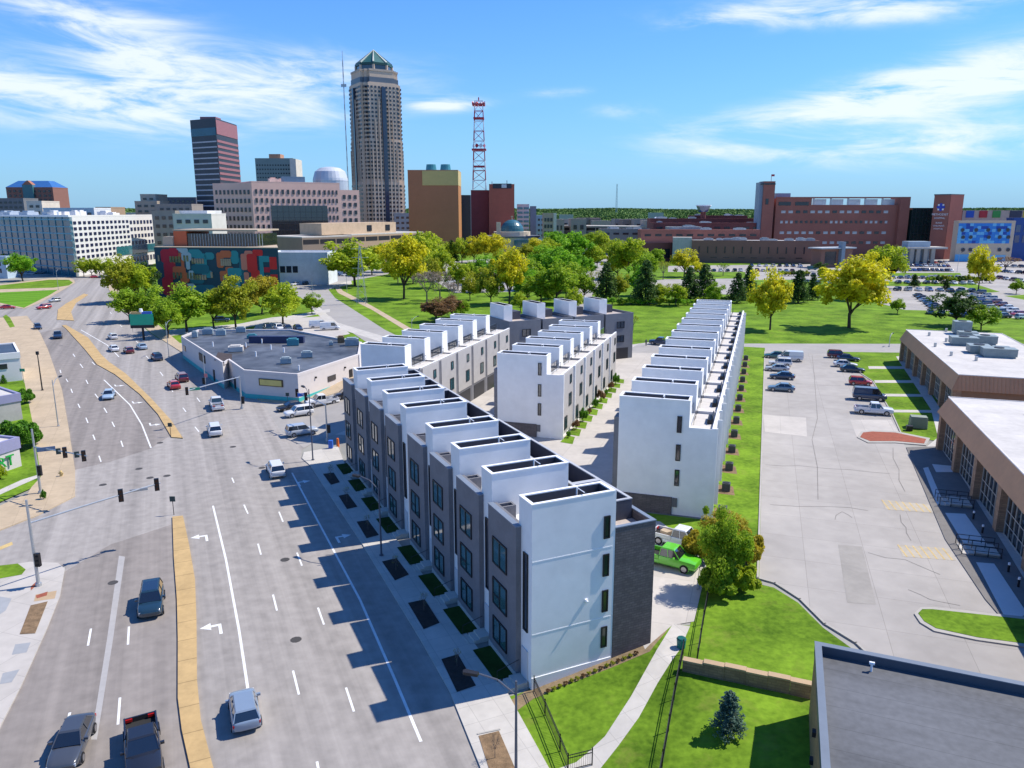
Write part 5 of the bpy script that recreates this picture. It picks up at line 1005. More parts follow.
# buildings at the left edge
def leftb(name, label, pL, pR, topR, depth, m, roofm, fm=None, fh=1.0):
    a, rz, w = frame_of(pL, pR); pr = G(*pR); h = zat(topR[0], topR[1], pr)
    t = thing(name, label, 'building', (a.x, a.y, 0), rz); b = MB(); b.box(0, w, 0, depth, -1, h-fh); b.build('wall', m, t)
    b = MB(); b.walls(-.15, w+.15, -.15, depth+.15, h-fh, h, .4); b.build('parapet', fm or m, t); b = MB(); b.box(.24, w-.24, .24, depth-.24, h-fh, h-.25 if fm else h-.7); b.build('roof', roofm, t); return t, w, h
navyroof = mat('dark_blue_roof', (.05,.07,.10), .5, .2, .4)
t, w, h = leftb('shop_building', 'white building with a sunken dark roof at the left edge', (-70,391), (23,381), (18,352), 14, mat('shop_white', (.66,.65,.64), .8, .04), navyroof, mat('shop_white2', (.72,.71,.70), .8, .04), 1.2)
wins(t, [(Matrix.Identity(4), w-3.2, h-2.6, 1.9, 1.0), (Matrix.Identity(4), w-10, h*.75, 2.4, .8)], wing); b = MB(); b.box(w-7,w-4,9,11,h-.7,h+.4); b.build('roof_unit', steel, t)
lil = mat('lilac_fascia', (.26,.26,.40), .6, .06)
t, w, h = leftb('shop_building', 'low building with a pale roof and lilac fascia behind the round shrubs', (-70,438), (23,420), (22,393), 10, mat('shop_grey', (.40,.38,.36), .8), rwhite, lil, 1.3)
t, w, h = leftb('shop_building', 'low shop with lilac fascia and green lettering beside the lawn', (-60,496), (22,467), (18.7,437), 11, mat('shop_pale', (.56,.52,.50), .8, .04), rwhite, lil, 1.5)
text('MART', 2.0, mat('sign_green', (.01,.32,.05), .5), t, (w-1.1, -.25, h-3.3), align='RIGHT', ext=.08)
# ------------------------------------------------------------------ street furniture
def lamp(name, label, base, top, arm=None, head='cobra', m=steel, r=.10, group='street lamps'):
    p = G3(*base); h = zat(top[0], top[1], Vector((p.x, p.y))) - p.z
    t = thing(name, label, 'street lamp', p, 0, group); b = MB(); b.tube((0,0,0),(0,0,h), r, r*.6, 8); b.tube((0,0,0),(0,0,.25), r*2.2, r*2, 8); b.build('pole', m, t)
    if arm:
        q = G(arm[0], arm[1], p.z+h) - Vector((p.x,p.y)); q = q if q.length < 5 else q.normalized()*3.2
        a = MB(); a.path([(0,0,h-.9),(q.x*.4,q.y*.4,h-.15),(q.x*.8,q.y*.8,h)], r*.5); a.build('arm', m, t); d = q.normalized(); e = MB(); c = Vector((q.x,q.y,h-.05)); e.T = Matrix.Translation(c) @ Matrix.Rotation(math.atan2(d.y,d.x),4,'Z'); e.prism([(-.5,-.14),(.35,-.18),(.45,0),(.35,.18),(-.5,.14)], -.1, .08); e.build('lamp_head', bsteel, t)
    elif head == 'drum': e = MB(); e.tube((0,0,h-.5),(0,0,h+.1),.28,.28,10); e.build('lamp_head', bsteel, t)
    return t
lamp('street_lamp','nearest street lamp, curved arm over the front tree pits',(516,790),(515,681),(470,672), m=mat('grey_post', (.10,.11,.14), .5))
lamp('street_lamp','tall dark street lamp in the sunlit gap of the shaded pavement',(381.5,556.7),(378.5,481),(356,475), m=mat('grey_post', (.10,.11,.14), .5))
lamp('street_lamp','slim dark street lamp at the corner before the last townhouse',(313,461),(310.5,389),(303,386), m=mat('grey_post', (.10,.11,.14), .5))
lamp('street_lamp','dark pole with a black drum head on the western pavement',(42.5,391),(37,352),None,'drum',bsteel,.13)
lamp('street_lamp','grey street lamp with a kerbside arm on the western pavement',(58.5,427),(52,380),(60,376))
lamp('street_lamp','thin street lamp at the edge of the far western lawn',(58.5,290),(57,270),(66,268)); lamp('street_lamp','tall pale street lamp by the glass office wing',(54,276),(53,261),(59,259))
lamp('street_lamp','pale street lamp behind the warehouse corner pavement',(169,357),(167,322),(176,318)); lamp('street_lamp','white street lamp on the park lawn by the tan walk',(412,332),(411,318),(418,316)); lamp('street_lamp','grey street lamp by the curving street',(313,303),(312,279),None)
lamp('street_lamp','slim street lamp beside the hospital car park road',(957,272),(957,252),(962,252)); lamp('street_lamp','grey street lamp at the car park end of the back street',(889,347),(888,334),(893,333)); lamp('street_lamp','street lamp in the museum car park',(347,292),(347,277),None)
def sig_head(b_, n=3):
    b_.box(-.22,.22,-.16,.16,-.62,.62)
    for k in range(n): b_.box(-.12,.12,-.30,-.16,.30-k*.4,.36-k*.4)
def signal(label, base, top, armend, armz, heads, signs=(), extra=(), look=155):
    p = G3(*base); P2 = Vector((p.x,p.y)); h = zat(top[0], top[1], P2)-p.z; t = thing('traffic_signal', label, 'traffic signal', p, 0, 'mast-arm traffic signals')
    b = MB(); b.tube((0,0,0),(0,0,h),.16,.10,8); b.tube((0,0,0),(0,0,.4),.3,.26,8); b.build('pole', steel, t)
    za = zat(armz[0], armz[1], P2)-p.z if armz else h-.3
    e = G(armend[0], armend[1], p.z+za+.35) - P2; d = e.normalized(); Ln = e.length
    b = MB(); b.path([(0,0,za),(e.x*.5,e.y*.5,za+.22),(e.x,e.y,za+.35)], .085, 8); b.build('mast_arm', steel, t)
    def at_px(px):     # fraction along the arm seen in column px
        lo, hi = 0., 1.
        for k in range(30):
            mid = (lo+hi)/2; X, Y_ = p.x+e.x*mid, p.y+e.y*mid; zc = Y_*cp-(p.z+za-H)*sp; xx = 512+FPX*X/zc
            if (xx < px) == (armend[0] > base[0]): lo = mid
            else: hi = mid
        return (lo+hi)/2
    for px in heads:
        f = at_px(px); g_ = MB(); g_.T = Matrix.Translation((e.x*f, e.y*f, za+.3*f)) @ Matrix.Rotation(hd(look),4,'Z'); sig_head(g_); hh_ = g_.build('signal_head', mat('signal_black', (.01,.01,.013), .4), t)
        g_ = MB(); g_.T = Matrix.Translation((e.x*f, e.y*f, za+.3*f)) @ Matrix.Rotation(hd(look),4,'Z')
        for k in range(3): g_.tube((0,.161,.4-k*.4),(0,.19,.4-k*.4),.13,n=10)
        g_.build('lens', mat('dark_lens', (.05,.02,.01), .2), hh_)
    for (px, m_, wd, ht_) in signs:
        f = at_px(px); g_ = MB(); g_.T = Matrix.Translation((e.x*f, e.y*f, za+.3*f)) @ Matrix.Rotation(hd(look),4,'Z'); g_.box(-wd/2,wd/2,-.04,.04,-ht_/2,ht_/2); g_.build('sign_plate', m_, t)
    for z in extra: g_ = MB(); g_.T = Matrix.Translation((.3,-.1,z)); sig_head(g_); g_.build('signal_head', mat('signal_black', (.01,.01,.013), .4), t)
    return t
gsign = mat('street_sign_green', (.02,.30,.18), .5); bsign = mat('street_sign_blue', (.03,.12,.50), .5); darks = mat('sign_dark', (.03,.06,.06), .5)
signal('mast-arm signal at the lower left corner, arm reaching over the avenue', (39,587), (28,500), (160,483), (31,523), (121,157), ((139,steel,1.6,.25),), (2.7,))
signal('mast-arm signal beside the shop lawn with green plates on its arm', (41,494), (31.5,429), (87,456), (35,447), (65,84), ((46,mat('plate_steel_blue', (.10,.16,.26), .5),1.9,.5),(58.5,darks,.5,.7),(77,darks,.5,.7)), (3.0,))
signal('mast-arm signal on the corner pavement of the warehouse', (242,409), (239,376), (186,391), (239,377), (187,), ((195,gsign,1.5,.45),), (1.6,))
signal('mast-arm signal at the corner before the last townhouse', (327.5,441), (325,404), (296,392), (325,405), (297,306), ((302,bsign,1.3,.5),), (1.9,))
t = thing('signal_post', 'straight signal post with a low head beside the warehouse pavement', 'traffic signal', G3(206,389)); h = zat(205.5,351,G(206,389)); b = MB(); b.tube((0,0,0),(0,0,h),.1,.07,8); b.build('pole', steel, t); b = MB(); b.T = Matrix.Translation((-.25,-.1,1.6)); sig_head(b); b.build('signal_head', mat('signal_black', (.01,.01,.013), .4), t); b = MB(); b.box(-.1,.5,-.12,-.08,2.3,3.0); b.build('sign_plate', mat('pink_plate', (.6,.2,.2), .5), t)
for k, (px, py, lab) in enumerate(((174,515,'small signpost on the tip of the near median'),(171,437,'short signpost on the tip of the far median'),(288,405,'thin post on the corner before the warehouse'),(133,333,'thin road sign post by the green billboard'))):
    p = G3(px, py); t = thing('signpost', lab, 'sign', p); b = MB(); b.tube((0,0,0),(0,0,2.2),.04,n=6); b.build('pole', bsteel, t); b = MB(); b.box(-.3,.3,-.03,.03,1.6,2.2); b.build('sign_plate', mat('sign_dark', (.03,.06,.06), .5), t)
p = G3(144, 340); t = thing('billboard', 'green digital sign board on a dark post by the pavement', 'sign', p, R(8)); b = MB(); b.tube((0,0,0),(0,0,3.2),.3,n=8); b.build('pole', bsteel, t); b = MB(); b.box(-2.9,2.9,-.35,.35,3.2,4.0); b.build('base_band', bsteel, t); b = MB(); b.box(-2.9,2.9,-.3,.3,4.0,6.9); b.build('sign_panel', mat('sign_emerald', (.01,.38,.22), .4, .1), t); b = MB(); b.box(-2.4,-.2,-.3,.3,6.9,7.5); b.build('yellow_topper', ypaint, t); b = MB(); b.box(.1,2.6,-.3,.3,6.9,7.5); b.build('blue_topper', bsign, t); b = MB(); b.tube((0,0,7.4),(0,0,8.3),.5,.4,8); b.build('finial', trimw, t)
p = G3(97.5-0, 349) if False else G3(24, 383); t = thing('signpost', 'small green street sign on a post by the white building', 'sign', p); b = MB(); b.tube((0,0,0),(0,0,2.8),.05,n=6); b.build('pole', steel, t); b = MB(); b.box(-.5,.5,-.03,.03,2.3,2.9); b.build('sign_plate', gsign, t)
# lattice pylon
c = G(362, 304); t = thing('pylon', 'thin grey lattice pylon beside the tan park walk', 'pylon', (c.x, c.y, RISE)); hp = zat(354, 249, c); b = MB()
for k in range(8):
    wa, wb_ = 3.2*(1-k/9), 3.2*(1-(k+1)/9); za, zb = hp*k/8, hp*(k+1)/8
    for (sx_, sy_) in ((-1,-1),(1,-1),(1,1),(-1,1)): b.tube((sx_*wa/2,sy_*wa/2,za),(sx_*wb_/2,sy_*wb_/2,zb),.07,n=4); b.tube((sx_*wa/2,sy_*wa/2,za),(-sy_*wb_/2,sx_*wb_/2,zb),.05,n=4)
b.build('lattice', steel, t)
for z in (.62,.8,.95): b = MB(); b.tube((-3,0,hp*z),(3,0,hp*z),.08,n=4); b.build('crossarm', steel, t)
# black fences
def fence(label, pts, h=1.2, sp_=2.2):
    P = [G3(*p) for p in pts]; t = thing('metal_fence', label, 'fence', P[0]); r = MB()
    for a, c in zip(P, P[1:]):
        d = c-a; n = max(1, int(d.length/sp_)); A, C_ = a-P[0], c-P[0]
        for z in (.15, h-.05, h-.25): r.tube(A+Vector((0,0,z)), C_+Vector((0,0,z)), .028, n=4)
        m_ = int(d.length/.14)
        for k in range(m_): q = A.lerp(C_, k/m_); r.tube(q+Vector((0,0,.15)), q+Vector((0,0,h-.05)), .011, n=3)
        for k in range(n+1): q = A.lerp(C_, k/n); b = MB(); b.tube(q, q+Vector((0,0,h+.1)), .04, n=5); b.build('post', bsteel, t)
    r.build('rail_panel', bsteel, t)
fence('black metal fence beside the near end wall of the avenue row', [(534,692),(545,716),(560,752),(568,772),(592,766)])
fence('black metal fence along the hedge beside the retaining wall', [(709.5,590),(703,625),(697,664)])
fence('black metal fence running down the lower lawn by the path', [(683,655),(674,700),(662,768),(650,830)])
p = G3(681, 648); t = thing('bin', 'small teal waste bin beside the path and fence', 'bin', p); b = MB(); b.tube((0,0,0),(0,0,.75),.3,.36,12); b.build('body', mat('teal_bin', (.01,.20,.17), .4), t); b = MB(); b.tube((0,0,.75),(0,0,.85),.38,.3,12); b.build('lid', mat('dark_teal_lid', (.01,.10,.09), .4), t)
p = G3(331, 449); t = thing('newspaper_box', 'small blue box on the corner lawn', 'post box', p); b = MB(); b.box(-.3,.3,-.3,.3,.15,1.3); b.box(-.05,.05,-.05,.05,-.1,.15); b.build('body', bsign, t, bevel=.04)
p = G3(338, 447); t = thing('warning_barrel', 'orange sign post on the corner lawn beside the blue box', 'post', p); b = MB(); b.tube((0,0,0),(0,0,1.3),.22,.16,10); b.build('body', mat('safety_orange', (.75,.15,.02), .5), t)
p = G3(61.5, 477); t = thing('fire_hydrant', 'yellow fire hydrant on the tan pavement at the junction', 'hydrant', p); b = MB(); b.tube((0,0,0),(0,0,.75),.2,.17,8); b.tube((0,0,.7),(0,0,.9),.2,.05,8); b.tube((-.3,0,.5),(.3,0,.5),.09,n=6); b.build('body', ypaint, t)
for k, (px, py, c, lab) in enumerate(((612,344,(.03,.04,.06),'standing person in dark clothes at the end of the white alley'),(646,346,(.1,.1,.12),'person in grey beside the dark pickup at the alley end'))):
    p = G3(px, py); me = bpy.data.meshes.new('person'); vs = [(0,0,.95),(.1,0,.5),(.13,.05,.05),(-.1,0,.5),(-.13,.05,.05),(0,0,1.3),(0,0,1.48),(0,0,1.68),(.2,0,1.38),(.27,.03,1.1),(.25,.1,.85),(-.2,0,1.38),(-.27,.03,1.1),(-.25,.1,.85)]
    es = [(0,1),(1,2),(0,3),(3,4),(0,5),(5,6),(6,7),(5,8),(8,9),(9,10),(5,11),(11,12),(12,13)]
    me.from_pydata(vs, es, []); o = bpy.data.objects.new('person', me); COL.objects.link(o); o.location = p; me.materials.append(mat('clothes_%d' % k, c, .8)); sk = o.modifiers.new('s','SKIN'); o.modifiers.new('ss','SUBSURF').levels = 1
    rad = [.16,.09,.06,.09,.06,.17,.06,.12,.07,.05,.04,.07,.05,.04]
    for v, r_ in zip(me.skin_vertices[0].data if me.skin_vertices else [], rad): v.radius = (r_, r_)
    tag(o, lab, 'person')
# ------------------------------------------------------------------ vehicles
def loft(mb, st, mi=0):
    """st: list of (y, zb, zt, w)"""
    ring = lambda y, zb, zt, w: [(-w*.86,y,zb),(-w,y,zb+.16),(-w,y,zt-.22),(-w*.93,y,zt-.06),(-w*.80,y,zt),(w*.80,y,zt),(w*.93,y,zt-.06),(w,y,zt-.22),(w,y,zb+.16),(w*.86,y,zb)]
    vs = []; [vs.extend(ring(*s)) for s in st]; n = 10; f = []
    for k in range(len(st)-1):
        for j in range(n): a, b = k*n+j, k*n+(j+1)%n; f.append((a, b, b+n, a+n))
    f.append(tuple(range(n))[::-1]); f.append(tuple(range((len(st)-1)*n, len(st)*n))); mb.add(vs, f, mi)
KINDS_ = dict(
 sedan=dict(st=[(2.36,.38,.60,.66),(2.26,.26,.72,.80),(1.9,.22,.82,.89),(.95,.20,.95,.92),(-1.5,.20,1.0,.92),(-2.0,.22,1.02,.89),(-2.28,.28,.98,.82),(-2.36,.4,.85,.72)], cab=(.98,-1.85,.80,.20,-1.20,.60,.96,1.43), wy=1.42, r=.33, L=2.36),
 suv=dict(st=[(2.36,.42,.75,.70),(2.26,.30,.92,.84),(1.9,.26,1.0,.92),(1.0,.24,1.10,.95),(-1.9,.24,1.12,.95),(-2.25,.28,1.10,.90),(-2.36,.45,1.0,.82)], cab=(1.05,-2.28,.86,.45,-2.0,.68,1.08,1.70), wy=1.42, r=.37, L=2.36),
 hatch=dict(st=[(2.05,.40,.68,.66),(1.95,.28,.82,.80),(1.6,.24,.92,.87),(.9,.22,1.02,.89),(-1.6,.22,1.05,.89),(-1.95,.26,1.04,.85),(-2.05,.42,.92,.76)], cab=(.98,-1.98,.80,.35,-1.68,.63,1.0,1.55), wy=1.28, r=.33, L=2.05),
 pickup=dict(st=[(2.85,.5,.85,.78),(2.78,.38,1.05,.92),(2.4,.34,1.12,.97),(1.3,.32,1.18,.99),(-.55,.32,1.18,.99),(-.6,.32,.78,.99),(-2.75,.32,.78,.99),(-2.85,.42,.76,.92)], cab=(1.35,-.58,.90,.75,-.45,.74,1.16,1.86), wy=1.85, r=.41, L=2.85),
 van=dict(st=[(2.7,.42,.8,.78),(2.6,.30,1.0,.92),(2.2,.28,1.15,.97),(1.7,.28,1.25,.98),(-2.6,.28,1.25,.98),(-2.7,.35,1.2,.92)], cab=(1.95,-2.68,.93,1.15,-2.55,.82,1.22,2.15), wy=1.65, r=.37, L=2.7))
def cabin(mb, c, mi):
    yb0, yb1, wb_, yt0, yt1, wt, zb, zt = c
    mb.add([(-wb_,yb0,zb),(wb_,yb0,zb),(wb_,yb1,zb),(-wb_,yb1,zb),(-wt,yt0,zt),(wt,yt0,zt),(wt,yt1,zt),(-wt,yt1,zt)], [(0,3,2,1),(4,5,6,7),(0,1,5,4),(1,2,6,5),(2,3,7,6),(3,0,4,7)], mi)
def roofpl(mb, c, mi):
    yb0, yb1, wb_, yt0, yt1, wt, zb, zt = c
    mb.prism([(-wt-.03,yt1-.06),(wt+.03,yt1-.06),(wt+.03,yt0+.05),(-wt-.03,yt0+.05)], zt-.03, zt+.06, mi, [(-wt+.05,yt1+.02),(wt-.05,yt1+.02),(wt-.05,yt0-.05),(-wt+.05,yt0-.05)])
    ym = (yt0+yt1)/2; yw = (yb0+yb1)/2 - .1
    for sx_ in (-1,1):
        for (ya, yb_) in ((yt0,yb0),(yt1,yb1),(ym,yw)): mb.tube((sx_*(wb_+.0),yb_,zb),(sx_*(wt+.01),ya,zt), .045, n=4, mi=mi)
VP = {}
for kd, K in KINDS_.items():
    d = {}
    b = MB(); loft(b, K['st']); hm0 = b.mesh('hull', [whm]); ho = bpy.data.objects.new('hull', hm0); COL.objects.link(ho); sm_ = ho.modifiers.new('s','SUBSURF'); sm_.levels = 1 if kd != 'pickup' else 0; bpy.context.view_layer.update()
    he = ho.evaluated_get(bpy.context.evaluated_depsgraph_get()).to_mesh(); b = MB(); b.add([(v.co.x*1.03, v.co.y*1.02, v.co.z) for v in he.vertices], [tuple(p_.vertices) for p_ in he.polygons]); ho.evaluated_get(bpy.context.evaluated_depsgraph_get()).to_mesh_clear(); bpy.data.objects.remove(ho)
    for sx_ in (-1,1):
        for sy_ in (-1,1): b.tube((sx_*.70,sy_*K['wy'],K['r']),(sx_*(K['st'][3][3]+.02),sy_*K['wy'],K['r']), K['r']+.07, K['r']+.05, 16)
    roofpl(b, K['cab'], 0)
    if kd == 'pickup':
        b.box(-.97,-.87,-2.8,-.62,.78,1.16); b.box(.87,.97,-2.8,-.62,.78,1.16); b.box(-.87,.87,-2.8,-2.7,.78,1.14)
    if kd == 'van': # solid sides behind the doors
        yb0, yb1, wb_, yt0, yt1, wt, zb, zt = K['cab']; b.add([(-wb_-.02,.3,zb),(wb_+.02,.3,zb),(wb_+.02,yb1-.01,zb),(-wb_-.02,yb1-.01,zb),(-wt-.02,.3,zt),(wt+.02,.3,zt),(wt+.02,yt1-.01,zt),(-wt-.02,yt1-.01,zt)], [(0,3,2,1),(4,5,6,7),(0,1,5,4),(1,2,6,5),(2,3,7,6),(3,0,4,7)])
    body = b
    me = b.mesh('body', [whm]); me.polygons.foreach_set('use_smooth', [True]*len(me.polygons)); d['body'] = me
    try: me.set_sharp_from_angle(angle=R(38))
    except Exception: pass
    b = MB(); cabin(b, K['cab'], 0); d['window'] = b.mesh('window', cglass)
    b = MB(); b.tube((-.12,0,0),(.12,0,0), K['r'], n=16); d['tyre'] = b.mesh('tyre', tyre)
    b = MB(); b.tube((-.125,0,0),(.125,0,0), K['r']*.62, n=12); d['rim'] = b.mesh('rim', rimm)
    b = MB(); b.box(-.2,.2,-.12,.12,-.09,.09); d['headlight'] = b.mesh('headlight', mat('headlight_glass', (.65,.68,.70), .1, .1)); d['taillight'] = b.mesh('taillight', mat('taillight_red', (.40,.01,.01), .2, .1))
    b = MB(); b.box(-.12,.12,-.08,.08,-.08,.08); d['mirror'] = b.mesh('mirror', [whm])
    b = MB(); b.box(-.55,.55,-.05,.05,-.12,.12); d['grille'] = b.mesh('grille', bsteel)
    if kd == 'pickup': b = MB(); b.box(-.86,.86,-2.69,-.63,.782,.80); d['bed'] = b.mesh('bed_floor', mat('bed_black', (.02,.02,.02), .8))
    # single-mesh version for distant cars
    f = MB(); f.v, f.f, f.m = list(body.v), list(body.f), list(body.m); cabin(f, K['cab'], 1)
    for sx_ in (-1,1):
        for sy_ in (-1,1): f.tube((sx_*.72,sy_*K['wy'],K['r']),(sx_*.94,sy_*K['wy'],K['r']), K['r'], n=10, mi=2)
    d['far'] = f.mesh('parked_car', [whm, cglass, tyre]); VP[kd] = d
COLS = dict(white=(.70,.70,.70), silver=(.40,.43,.46), grey=(.055,.062,.075), black=(.015,.016,.02), darkblue=(.02,.045,.10), blue=(.03,.10,.28), red=(.42,.02,.025), maroon=(.14,.01,.02), teal=(.03,.13,.15), darkteal=(.012,.035,.055), green=(.12,.52,.02), steelblue=(.10,.17,.24), tan=(.35,.28,.2), paleblue=(.32,.42,.52), bluegrey=(.20,.26,.34))
def paintm(c): return mat('car_paint_' + c, COLS[c], .28, .03, .5, spec=.6, coat=.8)
def setbody(o, c): o.material_slots[0].link = 'OBJECT'; o.material_slots[0].material = paintm(c)
def vehicle(kind, col, px, py, az, label, cat=None, group=None, name=None, z=None, full=True):
    K, d = KINDS_[kind], VP[kind]; p = G3(px, py); p.z += .045 if z is None else z
    nm = name or {'sedan':'car','suv':'suv','hatch':'hatchback','pickup':'pickup_truck','van':'van'}[kind]; cat = cat or {'sedan':'car','suv':'car','hatch':'car','pickup':'pickup truck','van':'van'}[kind]
    if not full:
        o = bpy.data.objects.new(nm, d['far']); COL.objects.link(o); o.location = p; o.rotation_euler = (0,0,hd(az)); setbody(o, col); tag(o, label, cat, group); return o
    t = thing(nm, label, cat, p, hd(az), group); setbody(put('body', d['body'], t), col); put('window', d['window'], t)
    for sx_ in (-1,1):
        for sy_ in (-1,1):
            w = put('wheel', d['tyre'], t, (sx_*(K['st'][3][3]-.05), sy_*K['wy'], K['r'])); put('rim', d['rim'], w, (sx_*.012,0,0))
        hz = K['st'][1][2]-.2; put('headlight', d['headlight'], t, (sx_*.60, K['L']-.15, hz)); put('taillight', d['taillight'], t, (sx_*.66, -K['L']+.13, K['st'][-2][2]-.28 if kind != 'pickup' else 1.0))
        setbody(put('mirror', d['mirror'], t, (sx_*(K['cab'][2]+.2), K['cab'][0]-.45, K['cab'][6]+.08)), col)
    put('grille', d['grille'], t, (0, K['L']-.06, K['st'][1][2]-.36))
    if kind == 'pickup': put('bed_floor', d['bed'], t)
    return t
A1 = S_AZ; A2 = S_AZ+180
V = vehicle
t = V('suv','darkteal',152,608,A2+3,'dark blue-grey car with panoramic roof, alone beside the near median'); b = MB(); b.box(-.55,.55,-1.5,.3,1.76,1.775); b.build('sunroof', cglass, t)
V('sedan','grey',73,750,A2+10,'dark grey sedan heading down at the bottom left edge'); b = MB(); b.box(-.5,.5,-1.0,.1,1.49,1.505)
t = V('pickup','black',144,757,A2-3,'black pickup truck with empty bed at the bottom beside the near median'); b = MB(); b.box(-.1,.5,-1.5,-.8,.80,.95); b.build('box', mat('red_white_box', (.65,.18,.16), .6, .5, 6), t) if False else None
c = t.matrix_basis @ Vector((.25,-1.1,.0)); o = MB(); o.box(-.3,.3,-.35,.35,0,.2); o.box(-.31,.31,-.1,.1,.2,.21,1); q = o.build('package', [trimw, mat('label_red', (.6,.03,.03), .6)]); q.location = (c.x, c.y, t.location.z+.80); q.rotation_euler = t.rotation_euler; tag(q, 'small red and white box lying in the bed of the black pickup', 'box')
V('hatch','bluegrey',245,717,A1+1,'silver blue hatchback driving away, lowest on the right carriageway')
V('suv','white',276,474,A1,'white car with dark roof driving away beside the shaded pavement'); V('suv','white',215,434,A1,'small white car seen from behind at the middle of the junction'); V('pickup','white',217,408,A1-1,'white pickup truck entering the junction beside the warehouse pavement')
V('sedan','paleblue',109,398,A2+3,'pale blue sedan coming down the left carriageway alone'); V('sedan','red',174,388,A1-8,'red sedan beside a dark car before the junction'); V('suv','maroon',182,381,A1-8,'dark blue and red car just right of the red sedan')
V('suv','darkblue',157,360,A1-10,'dark blue car near the kerb by the end of the warehouse'); V('sedan','paleblue',142,349,A1-12,'pale blue sedan by the kerb below the green billboard'); V('hatch','maroon',129,353,A1-12,'dark red hatchback between two pale cars'); V('sedan','white',114,351,A1-12,'white car beside the dark red hatchback'); V('hatch','white',113,339,A1-14,'white hatchback, farthest of the cars by the billboard')
V('pickup','darkblue',58,338,A2-5,'dark blue truck beside the tan median'); V('hatch','darkblue',38,329,A2-10,'dark blue hatchback behind the dark blue truck'); V('hatch','silver',55,302,-150,'silver car on the bend by the far lawn'); V('suv','red',44,309,-150,'red car on the bend below the silver car'); V('sedan','red',8,309,65,'red car leaving the left side street')
V('sedan','red',95,278,60,'small red car at the far junction',full=False); V('sedan','darkblue',103,278,60,'small dark car right of the red one at the far junction',full=False); V('hatch','darkblue',127,350,A1,'x') if False else None
X1 = S_AZ+90+180
V('sedan','black',291,410,X1-12,'black sedan turning out of the side street, leftmost'); V('suv','white',299,416,X1-8,'white car before the black sedan in the side street'); V('pickup','white',322,405,X1-5,'white pickup truck waiting in the side street'); V('suv','silver',302,435,S_AZ+90-5,'silver car entering the side street, half in shade'); V('hatch','black',346,398,X1,'black car behind the white pickup, half hidden by townhouses')
LZ = C_AZ+90
V('sedan','steelblue',781,391,LZ+180,'steel blue sedan, lowest of the left parked column','car','cars parked on the left of the car park'); V('sedan','darkblue',782,379,LZ+180,'dark blue sedan, second from the bottom of the left parked column','car','cars parked on the left of the car park'); V('sedan','silver',777,371,LZ+180,'silver sedan, third from the bottom of the left parked column','car','cars parked on the left of the car park'); V('suv','white',780,366,LZ+180,'white car squeezed behind the silver sedan in the left parked column','car','cars parked on the left of the car park')
V('van','white',790,361,LZ+180,'white minibus with dark windows in the left parked column'); V('sedan','teal',775,358,LZ+180,'teal car at the far end of the left parked column','car','cars parked on the left of the car park')
V('pickup','white',873,414,LZ,'white pickup truck, lowest of the right parked column'); V('van','darkblue',869,400,LZ,'dark blue minivan above the white pickup'); V('hatch','red',860,385,LZ,'bright red hatchback alone in the right parked column'); V('sedan','darkteal',852,372,LZ,'dark green sedan above the red hatchback'); V('sedan','white',845,367,LZ,'white sedan partly hidden behind the dark green one'); V('sedan','darkblue',848,361,LZ,'dark blue sedan in the right parked column by the office lawn'); V('suv','maroon',838,358,LZ,'maroon car at the far end of the right parked column')
V('pickup','green',668,565,122,'bright green pickup truck on the driveway by the brick end wall'); t = V('pickup','white',680,546,124,'white pickup truck with loaded bed behind the green one'); b = MB(); b.prism([(-.4,-1.9),(.3,-2.0),(.5,-1.2),(-.2,-.9)],.8,1.25); q = b.build('work_sack', tan); q.location = t.location; q.rotation_euler = t.rotation_euler; tag(q, 'pale sack in the bed of the white pickup by the driveway', 'sack')
V('pickup','darkblue',661,345,-60,'dark pickup truck at the far end of the white alley'); V('suv','darkblue',222,322,70,'dark blue car behind the trees north of the warehouse')
V('van','white',319,328,75,'white delivery van, left of two behind the warehouse'); V('van','white',330,330,75,'white delivery van, right of two behind the warehouse')
for k, (px, c) in enumerate(((268,'darkteal'),(279,'white'),(288,'darkblue'),(298,'darkblue'))): V('suv' if k < 2 else 'sedan', c, px, 330, 150, ['dark teal car, leftmost of four behind the warehouse','white car, second of four behind the warehouse','dark blue car, third of four behind the warehouse','dark blue car, rightmost of four behind the warehouse'][k], 'car', 'cars parked behind the warehouse')
# many small parked cars far away
pal = ['white','silver','grey','black','darkblue','blue','red','maroon','steelblue','darkteal','white','black','darkblue','silver']; rr = random.Random(5)
def row(a, b, n, az, where, group, kinds=('sedan','suv','hatch')):
    for k in range(n):
        f = k/max(1, n-1); c = rr.choice(pal); kd = rr.choice(kinds)
        cn = {'darkblue':'dark blue','steelblue':'steel blue','darkteal':'dark teal','paleblue':'pale blue'}.get(c, c)
        V(kd, c, a[0]+(b[0]-a[0])*f+rr.uniform(-.3,.3), a[1]+(b[1]-a[1])*f, az+rr.choice((0,180)), '%s car, %s in %s' % (cn, ORD[k], where), 'car', group, 'parked_car', full=False)
g_ = 'cars parked in the hospital car park'
row((897,290.5),(971,292),8,5,'hospital row by the lawn',g_); row((919,297),(935,309),6,95,'slanting column left of the spreading tree',g_); row((980,294),(1022,319),9,80,'slanting column right of the spreading tree',g_); row((972,297),(1004,318),6,80,'inner slanting column behind the dark green trees',g_)
row((898,283.5),(972,284.5),9,5,'hospital row behind the small hedge',g_); row((893,278.5),(966,279),11,5,'hospital row before the young conifers',g_); row((900,271),(951,271.5),12,8,'hospital row facing the entrance canopy',g_); row((902,266.5),(948,267),11,8,'hospital row nearest the entrance canopy',g_); row((905,263.5),(945,263.5),9,8,'back row by the entrance canopy',g_)
